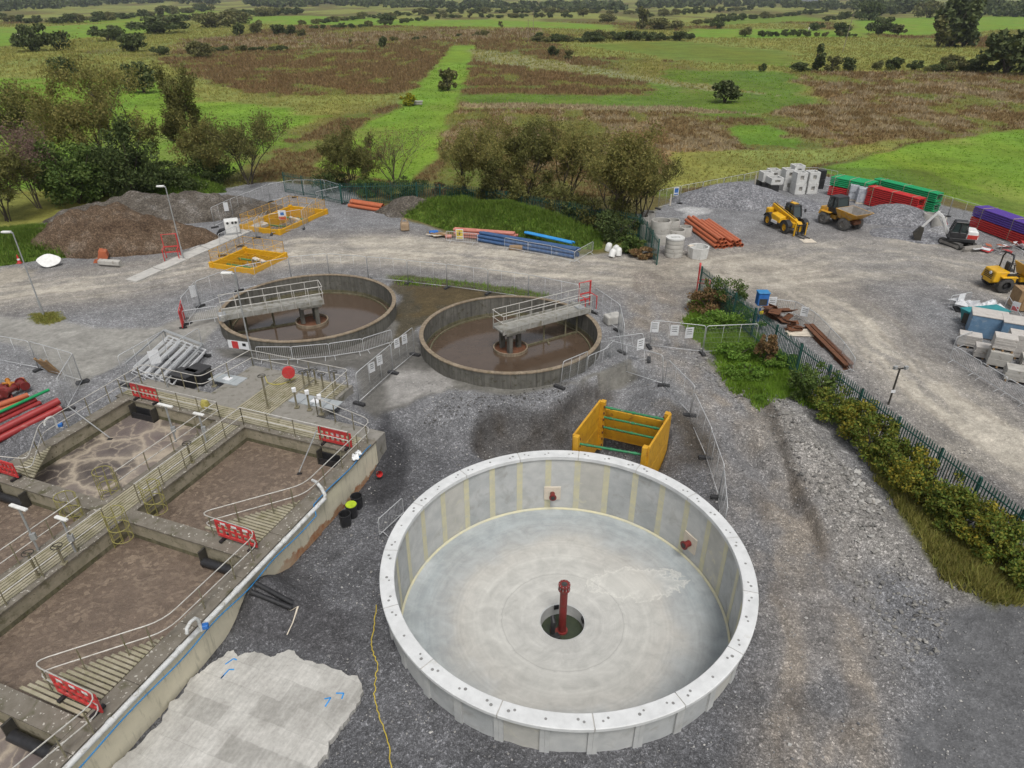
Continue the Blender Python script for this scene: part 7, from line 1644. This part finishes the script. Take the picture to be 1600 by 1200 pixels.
solo = [(1132, 160, 50, 36, 'dark boxy bush alone in the right rush field'), (700, 142, 36, 34, 'dark round tree at the side of the green path'), (864, 88, 20, 18, 'left of two small round bushes in the upper meadow'), (888, 93, 16, 15, 'right of two small round bushes in the upper meadow'), (599, 74, 16, 18, 'single small bush at the top of the left brown field'), (1191, 112, 14, 14, 'small pale bush in the right meadow'),
        (103, 127, 42, 40, 'dark round tree left of the tallest willow'), (226, 145, 60, 56, 'dark tree right of the tallest willow'), (60, 80, 70, 40, 'dark tree clump beside the left pasture'), (95, 78, 40, 34, 'dark tree right of the left pasture clump'), (28, 74, 22, 12, 'low bush at the edge of the left pasture'), (169, 64, 62, 28, 'wide dark tree in the second hedge'), (206, 80, 56, 28, 'dark bush clump before the wide tree'), (256, 52, 95, 26, 'long dark thicket at the left of the top hedge'), (314, 90, 42, 24, 'yellow green round bush in the left meadow'), (250, 86, 34, 16, 'brown green bush left of yellow green bush'), (375, 56, 22, 20, 'first of the round bushes in the brown strip'), (402, 53, 24, 23, 'tallest of the round bushes in the brown strip'), (435, 56, 24, 19, 'third of the round bushes in the brown strip'), (455, 56, 18, 18, 'fourth of the round bushes in the brown strip'), (472, 58, 15, 14, 'rightmost of the round bushes in the brown strip'), (337, 43, 62, 24, 'dark tree group above the brown strip'), (368, 38, 52, 20, 'dark tree group right above the brown strip'),
        (1276, 110, 26, 34, 'pointed dark tree in the right hedge gap'), (1252, 112, 36, 15, 'low bush left of the pointed tree'), (1300, 112, 28, 24, 'round bush right of the pointed tree'), (1327, 112, 30, 26, 'dark round bush third right of pointed tree'), (1397, 110, 32, 21, 'round dark bush alone in the right hedge'), (1370, 109, 20, 16, 'small pale bush before the round dark bush'), (1430, 110, 26, 15, 'low scrub in the right hedge'), (1485, 112, 44, 24, 'scrubby bush below the tall conifer group'), (1522, 112, 40, 20, 'low scrub left of the big dark tree'), (1570, 116, 84, 72, 'big dark spreading tree at the right edge'), (1610, 118, 70, 60, 'dark tree cut by the right edge'),
        (1484, 74, 60, 76, 'tall dark conifer in the right group'), (1505, 73, 50, 66, 'second tall conifer in the right group'), (1465, 74, 40, 52, 'left lower conifer in the right group'), (1120, 45, 24, 15, 'dark bush above the upper right pasture'), (1164, 57, 24, 16, 'round bush at the left of the upper pasture hedge'), (1225, 55, 14, 10, 'small bush in the upper pasture hedge'), (1239, 56, 13, 12, 'second small bush in the upper pasture hedge'), (1276, 48, 28, 15, 'round dark bush above the upper pasture'), (1312, 55, 32, 21, 'dark bush left of the pole'), (1377, 54, 48, 26, 'large round tree clump right of the pole'), (1403, 55, 24, 18, 'small tree right of the large round clump'), (1357, 32, 54, 30, 'broad tree above the upper pasture'), (1448, 28, 44, 25, 'pale broad tree left of the wood'), (1002, 46, 24, 36, 'tall single tree in the centre far hedge'), (1036, 46, 60, 18, 'low dark thicket beside the tall single tree'), (948, 35, 32, 14, 'far dark bush left of the tall single tree'), (911, 26, 18, 14, 'far small tree at the field corner'), (754, 57, 22, 10, 'low scrub at the top of the green path'), (783, 43, 10, 10, 'tiny bush in the far green field'), (604, 36, 44, 12, 'far diagonal hedge clump'), (1077, 62, 18, 10, 'low bush at the right end of the dark hedge')]
for x, y, w_, h, lb in solo: far_tree(x, y, w_, h, lb, name='field_tree' if h > 20 else 'field_bush', cat='tree' if h > 20 else 'bush')
far_tree(636, 165, 28, 21, 'bright yellow flowering bush beside the green path', mesh='gold', name='yellow_bush', cat='bush')
T = thing('stone_trough', 'small pale stone trough beside the yellow bush', 'trough', at(652, 164)); MB().box((0, 0, .4), (2.2, .9, .6), .1).build('body', 'concrete_ring', T, bev=.05); MB().box((0, 0, .75), (2.5, 1.1, .12), .1).build('slab', 'concrete_ring', T)
rh = random.Random(77)
def hedgerow(pts, step, hpx, wpx, label, grp):
    for (x0, y0), (x1, y1) in zip(pts[:-1], pts[1:]):
        n = max(1, int(math.hypot(x1-x0, y1-y0)/step))
        for i in range(n):
            f = (i+rh.uniform(.1, .9))/n; far_tree(x0+(x1-x0)*f, y0+(y1-y0)*f+rh.uniform(-.6, .6), wpx*rh.uniform(.7, 1.4), hpx*rh.uniform(.6, 1.3), label, grp, rh.randint(0, 6), None, 'hedge_bush', 'bush')
hedgerow([(832, 65), (900, 66), (985, 63), (1072, 64)], 11, 13, 24, 'bush in the long dark hedge across the upper meadow', 'long dark hedge across the upper meadow')
hedgerow([(334, 80), (450, 80)], 13, 10, 18, 'low bush in the hedge above the left brown field', 'hedge above the left brown field')
hedgerow([(120, 36), (240, 25), (330, 17)], 12, 12, 22, 'bush in the hedge of the far left pasture', 'hedge of the far left pasture')
hedgerow([(480, 47), (560, 44), (700, 28), (900, 28)], 14, 8, 14, 'bush dotted along the far centre field line', 'bushes along the far centre line')
hedgerow([(1085, 38), (1200, 28), (1290, 20)], 11, 9, 18, 'bush in the far right sloping hedge', 'far right sloping hedge')
hedgerow([(1180, 57), (1270, 57), (1345, 58)], 14, 9, 16, 'bush in the hedge below the upper right pasture', 'hedge below the upper right pasture')
hedgerow([(1440, 112), (1600, 113)], 16, 14, 26, 'scrub bush in the line below the conifers', 'scrub line below the conifers')
hedgerow([(230, 36), (330, 30), (470, 22)], 13, 12, 24, 'tree in the wooded rise at the upper left', 'wooded rise at the upper left')
hedgerow([(1000, 28), (1080, 22), (1180, 16)], 12, 9, 18, 'tree in the wooded line at the upper centre right', 'wooded line at the upper centre right')
hedgerow([(0, 33), (70, 38), (120, 36)], 13, 12, 22, 'bush along the top of the left pasture', 'bushes along the top of the left pasture')
hedgerow([(470, 40), (560, 30), (700, 20)], 13, 9, 18, 'bush on the far rising line left of centre', 'far rising line left of centre')
hedgerow([(690, 22), (860, 20), (1000, 22)], 13, 8, 16, 'bush on the farthest centre hedge line', 'farthest centre hedge line')
hedgerow([(540, 68), (660, 62), (760, 56)], 22, 6, 10, 'small scrub dot above the left brown field', 'scrub dots above the left brown field')
hedgerow([(1290, 34), (1340, 28), (1420, 20)], 12, 12, 22, 'tree on the hedge left of the conifers', 'hedge left of the conifers')
# woods too far to count
def wood(name, pts, n, hpx, wpx, seed, label):
    rs = np.random.RandomState(seed); Q = []; S = []
    for i in range(n):
        k = rs.randint(0, len(pts)-1); f = rs.rand(); x = pts[k][0]+(pts[k+1][0]-pts[k][0])*f; y = pts[k][1]+(pts[k+1][1]-pts[k][1])*f+rs.uniform(-2.5, 2.5)
        p = at(x, max(y, 1.0), 0); p.z = float(zg(p.x, p.y)); zc = p.y*CP+HC*SP; sc = zc/FPX; q = clumps(wpx*sc*.5*rs.uniform(.6, 1.3), wpx*sc*.5, hpx*sc*rs.uniform(.6, 1.2), rs, 90, 7, zlow=.3, cr=.5)+np.array(p); Q.append(q); S += [sc*4.2]*len(q)
    Q = np.concatenate(Q); me = quads_mesh(name, Q, np.array(S), rs, 1.2, 0, 'far_leaf'); o = mkobj(name, me, None); tag(o, label, 'wood', kind='stuff')
wood('distant_wood', [(-60, 20), (60, 14), (200, 8), (340, 10)], 170, 13, 20, 401, 'distant wood along the upper left skyline')
wood('distant_wood', [(380, 13), (520, 10), (640, 12), (820, 14), (980, 14)], 210, 9, 18, 402, 'distant wood along the upper centre skyline')
wood('distant_wood', [(1000, 12), (1160, 10), (1330, 14)], 130, 9, 16, 403, 'distant wood right of the upper centre'); wood('distant_wood', [(1330, 16), (1480, 22), (1560, 24), (1660, 26)], 150, 20, 26, 404, 'distant wood at the upper right corner')
wood('distant_wood', [(-100, 5), (300, 4), (700, 5), (1100, 4), (1500, 5), (1700, 5)], 330, 6, 18, 405, 'far wooded hills along the whole top edge')
# house, poles, cattle
M('house_white', (.75, .75, .73), None, .3, .8); M('slate', (.12, .13, .14), None, .3, .7); M('pole_wood', (.30, .26, .19), (.24, .2, .15), 1, .9); M('cattle_white', (.62, .58, .50), None, 1, .8)
for x, y, w_, lb in ((1262, 12, 22, 'white farmhouse far off at the upper right'), (1430, 10, 20, 'pale far farm building near the top right wood')):
    p = at(x, y, 0); p.z = float(zg(p.x, p.y)); sc = p.y/FPX; L = w_*sc; T = thing('farmhouse', lb, 'house', p); MB().box((0, 0, L*.12), (L, L*.35, L*.24)).build('wall', 'house_white', T)
    MB().add([(-L*.52, -L*.2, L*.24), (L*.52, -L*.2, L*.24), (L*.52, L*.2, L*.24), (-L*.52, L*.2, L*.24), (-L*.52, 0, L*.40), (L*.52, 0, L*.40)], [(0, 1, 5, 4), (2, 3, 4, 5), (0, 4, 3), (1, 2, 5)]).build('roof', 'slate', T)
    for k in (-.3, 0, .3): MB().box((k*L, -L*.178, L*.12), (L*.07, L*.01, L*.09)).build('window', 'slate', T)
for x, y, t_, lb in ((825, 66, 30, 'left thin wooden pole of the far pair'), (833, 64, 16, 'right thin wooden pole of the far pair'), (1316, 83, 20, 'wooden pole leaning in the right meadow')):
    h = hgt(x, y, t_); T = thing('utility_pole', lb, 'pole', at(x, y)); MB().tube((0, 0, 0), (.08*h if x > 1300 else 0, 0, h), .14, 8, .1).build('pole', 'pole_wood', T); MB().bar((-.7+(.08*h if x > 1300 else 0), 0, h*.95), (.7+(.08*h if x > 1300 else 0), 0, h*.95), .1, .1).build('cross_arm', 'pole_wood', T)
for i, (x, y) in enumerate(((29, 60), (47, 61), (1264, 48))):
    m = MB(); m.path([(-1.0, 0, 1.0), (-.85, 0, 1.05), (-.3, 0, .98), (.4, 0, 1.02), (.85, 0, 1.1), (1.15, 0, 1.1), (1.5, 0, .8), (1.75, 0, .5), (1.95, 0, .38)], [.1, .34, .40, .42, .38, .26, .17, .15, .08], 10)
    for x_ in (-.75, .75):
        for y_ in (-.2, .2): m.path([(x_, y_, .85), (x_+(.06 if x_ > 0 else .12), y_, .55), (x_+(.02 if x_ > 0 else -.04), y_, .35), (x_+.03, y_, 0)], [.16, .10, .065, .06], 6)
    m.path([(-1.0, 0, 1.2), (-1.12, 0, .9), (-1.1, 0, .5)], .04, 5); [m.path([(1.5, s*.1, .92), (1.45, s*.28, .95)], .05, 5) for s in (-1, 1)]
    o = m.build('cow', 'cattle_white', None, at(x, y), smooth=60, rz=i*2.1); tag(o, ['left white cow grazing in the left pasture', 'right white cow grazing in the left pasture', 'white cow grazing in the upper right pasture'][i], 'cow'); o.scale = (1.5, 1.5, 1.5)
# ------------------------------------------------------------------ grass, rushes, stones
def blades(name, P_, h, w_, per, rs, mat, label, cat, lean=.35):
    n = len(P_)*per; b = np.repeat(P_, per, 0)+np.c_[rs.normal(0, 1, (n, 2))*np.repeat(np.atleast_1d(w_)*np.ones(len(P_)), per)[:, None]*.9, np.zeros(n)]
    hh = np.repeat(np.atleast_1d(h)*np.ones(len(P_)), per)*rs.uniform(.6, 1.3, n); an = rs.uniform(0, 6.3, n); ww = np.repeat(np.atleast_1d(w_)*np.ones(len(P_)), per)*rs.uniform(.25, .6, n)
    s = np.c_[np.cos(an), np.sin(an), np.zeros(n)]*ww[:, None]; tp = b+np.c_[rs.normal(0, lean, (n, 2))*hh[:, None], hh]
    V = np.stack([b-s, b+s, tp], 1).reshape(-1, 3); me = bpy.data.meshes.new(name); me.vertices.add(3*n); me.loops.add(3*n); me.polygons.add(n)
    me.vertices.foreach_set('co', V.astype(np.float32).ravel()); me.loops.foreach_set('vertex_index', np.arange(3*n, dtype=np.int32)); me.polygons.foreach_set('loop_start', np.arange(0, 3*n, 3, dtype=np.int32)); me.update(calc_edges=True)
    me.materials.append(bpy.data.materials[mat]); o = mkobj(name, me, None); tag(o, label, cat, kind='stuff'); return o
leaf_mat('blade_brown', [(.09, .055, .025), (.13, .085, .04), (.17, .12, .055), (.075, .06, .025)], .3); leaf_mat('blade_straw', [(.30, .24, .15), (.38, .31, .20), (.24, .18, .10)], .3, .7, 1.15); leaf_mat('blade_green', [(.10, .17, .018), (.12, .20, .022), (.14, .20, .036)], .45); leaf_mat('blade_bank', [(.05, .09, .012), (.07, .115, .016), (.095, .125, .026)], .35); leaf_mat('blade_dry', [(.15, .145, .04), (.185, .165, .05), (.12, .14, .03)], .35)
rs = np.random.RandomState(55); n = 190000; yy = 78*(9.0**(rs.uniform(0, 1, n))); xx = rs.uniform(-1, 1, n)*(yy*.86+16); cfl = field_color(xx, yy); yd = polymask(xx, yy, YARD, .5) < .3
br = (cfl[:, 0] > cfl[:, 1]*1.15) & yd; st = br & ((cfl[:, 0] > .21) | ((cfl[:, 0] > .145) & (fbm(xx*.25, yy*.25, 88) > .57))); br2 = br & ~st
gz = zg(xx, yy); pr3 = np.c_[xx, yy, gz]; k = np.clip(yy/110, .8, 4.5)**.85
blades('brown_rushes', pr3[br2], .38*k[br2], .16*k[br2], 4, rs, 'blade_brown', 'brown rushes covering the wet fields', 'rushes'); blades('straw_tufts', pr3[st], .42*k[st], .20*k[st], 3, rs, 'blade_straw', 'pale straw coloured grass tufts in the rush fields', 'grass')
gn = (cfl[:, 1] > cfl[:, 0]*1.12) & yd & (rs.uniform(0, 1, n) < .3) & (yy < 260)
blades('field_grass', pr3[gn], .16*k[gn], .18*k[gn], 3, rs, 'blade_green', 'short field grass in the pastures', 'grass'); dn = (~br) & (cfl[:, 1] <= cfl[:, 0]*1.12) & yd & (rs.uniform(0, 1, n) < .6)
blades('dry_grass', pr3[dn], .28*k[dn], .16*k[dn], 3, rs, 'blade_dry', 'mixed olive grass between the rush fields', 'grass')
def scatter_poly(px, n, rs, soft=0):
    poly = [tuple(at(a, b)[:2]) for a, b in px]; P2 = np.array(poly); q = rs.uniform(P2.min(0), P2.max(0), (n, 2)); m = polymask(q[:, 0], q[:, 1], poly, .4, .5, .6) > rs.uniform(.2, .9, n); q = q[m]; return np.c_[q, zg(q[:, 0], q[:, 1])]
blades('verge_grass', scatter_poly([(1350, 700), (1400, 790), (1470, 900), (1560, 945), (1680, 950), (1680, 880), (1500, 830), (1420, 750)], 9000, rs), .42, .07, 4, rs, 'blade_dry', 'long dry grass between rubble bank and hedge', 'grass')
blades('verge_grass', scatter_poly([(1070, 510), (1085, 462), (1125, 470), (1200, 540), (1250, 570), (1270, 640), (1230, 620), (1180, 640), (1140, 605), (1110, 555)], 9000, rs), .35, .07, 4, rs, 'blade_green', 'green weeds and grass under the palisade shrubs', 'grass')
blades('verge_grass', scatter_poly([(612, 434), (700, 438), (860, 460), (840, 468), (700, 448), (620, 446)], 900, rs), .25, .06, 4, rs, 'blade_green', 'grass strip between the dirt road and clarifiers', 'grass')
blades('verge_grass', scatter_poly([(50, 490), (85, 488), (100, 500), (70, 508), (48, 500)], 500, rs), .15, .05, 4, rs, 'blade_dry', 'mossy grass patch round the leftmost lamp post', 'grass')
for nm in BANKS:
    me = nm.data; V = np.empty(len(me.vertices)*3, np.float32); me.vertices.foreach_get('co', V); V = V.reshape(-1, 3); k = rs.randint(0, len(V)-85, 9000); f = rs.rand(9000, 1); q = V[k]*(1-f)+V[np.minimum(k+1, len(V)-1)]*f; far = np.linalg.norm(V[k]-V[np.minimum(k+1, len(V)-1)], axis=1) < 1.5
    blades('bank_grass_blades', q[far]+rs.normal(0, .12, (far.sum(), 3))*np.array([1, 1, .1]),   .40, .10, 3, rs, 'blade_bank', 'rough grass growing on ' + nm['note'], 'grass')
    del nm['note']
def stones(name, Q, R, mat, label, seed):
    rng = random.Random(seed); m = MB()
    for (x, y, z), r in zip(Q, R): m.blob((x, y, z+r*.4), r, rng)
    o = m.build(name, mat, flip=False); tag(o, label, 'stones', kind='stuff')
leaf_mat('stone_mix', [(.10, .10, .105), (.17, .17, .175), (.25, .245, .24), (.42, .41, .39), (.14, .135, .13)], 0.0, .85, 1.0); leaf_mat('stone_dark', [(.06, .058, .055), (.10, .097, .092), (.15, .145, .14)], 0.0, .9, 1.0); leaf_mat('stone_rubble', [(.13, .125, .12), (.19, .185, .175), (.25, .24, .22), (.36, .35, .33), (.16, .15, .135)], 0.0, .85, 1.0); leaf_mat('stone_pale', [(.22, .21, .20), (.32, .31, .29), (.46, .45, .43), (.27, .25, .22)], 0.0, .85, 1.0)
N = 16000; y = rs.uniform(8, 38, N)**1; x = rs.uniform(-9, 24, N); s_, t_ = blocal(x, y); ok = (np.hypot(x-TC[0], y-TC[1]) > 7.6) & ((t_ < -.3) | (s_ < -6)) & (np.hypot(x-CL1[0], y-CL1[1]) > 6.4) & (fbm(x*.5, y*.5, 33) > .42); Q = np.c_[x, y, zg(x, y)][ok]; stones('loose_gravel', Q, np.abs(rs.normal(0, .022, len(Q)))+.014, 'stone_mix', 'loose gravel stones scattered round the new tank', 5)
Q = scatter_poly([(1180, 600), (1240, 640), (1330, 740), (1400, 830), (1490, 930), (1480, 1010), (1400, 1060), (1330, 960), (1280, 830), (1220, 720)], 1900, rs); stones('rubble_stones', Q, np.abs(rs.normal(.025, .045, len(Q)))+.022, 'stone_rubble', 'pale rubble stones on the bank beside the track', 6)
Q = scatter_poly([(1320, 740), (1345, 735), (1385, 800), (1350, 810)], 160, rs); stones('rubble_stones', Q, np.abs(rs.normal(.07, .05, len(Q)))+.03, 'stone_pale', 'larger pale stones gathered on the bank', 7)
Q = scatter_poly([(1060, 545), (1120, 560), (1180, 620), (1160, 640), (1100, 580)], 420, rs); stones('rubble_stones', Q, np.abs(rs.normal(.045, .035, len(Q)))+.025, 'stone_rubble', 'pale stones along the upper edge of the track', 8)
Q = scatter_poly([(700, 620), (900, 630), (890, 690), (760, 710), (650, 680)], 900, rs); stones('rubble_stones', Q, np.abs(rs.normal(.02, .025, len(Q)))+.018, 'stone_dark', 'broken stones on the slope behind the new tank', 9)
# ------------------------------------------------------------------ thin air between here and the hills
hm = bpy.data.materials.new('haze_air'); hm.use_nodes = True; ht = hm.node_tree; ht.nodes.clear(); ho = ht.nodes.new('ShaderNodeOutputMaterial'); hv = ht.nodes.new('ShaderNodeVolumePrincipled')
hv.inputs['Color'].default_value = (.80, .87, .95, 1); hv.inputs['Density'].default_value = .00008; ht.links.new(hv.outputs[0], ho.inputs['Volume'])
hz = MB().box2((-7200, -950, -10.5), (7200, 6700, 95)).build('haze', hm); tag(hz, 'thin pale haze over the far fields', 'haze', kind='stuff')
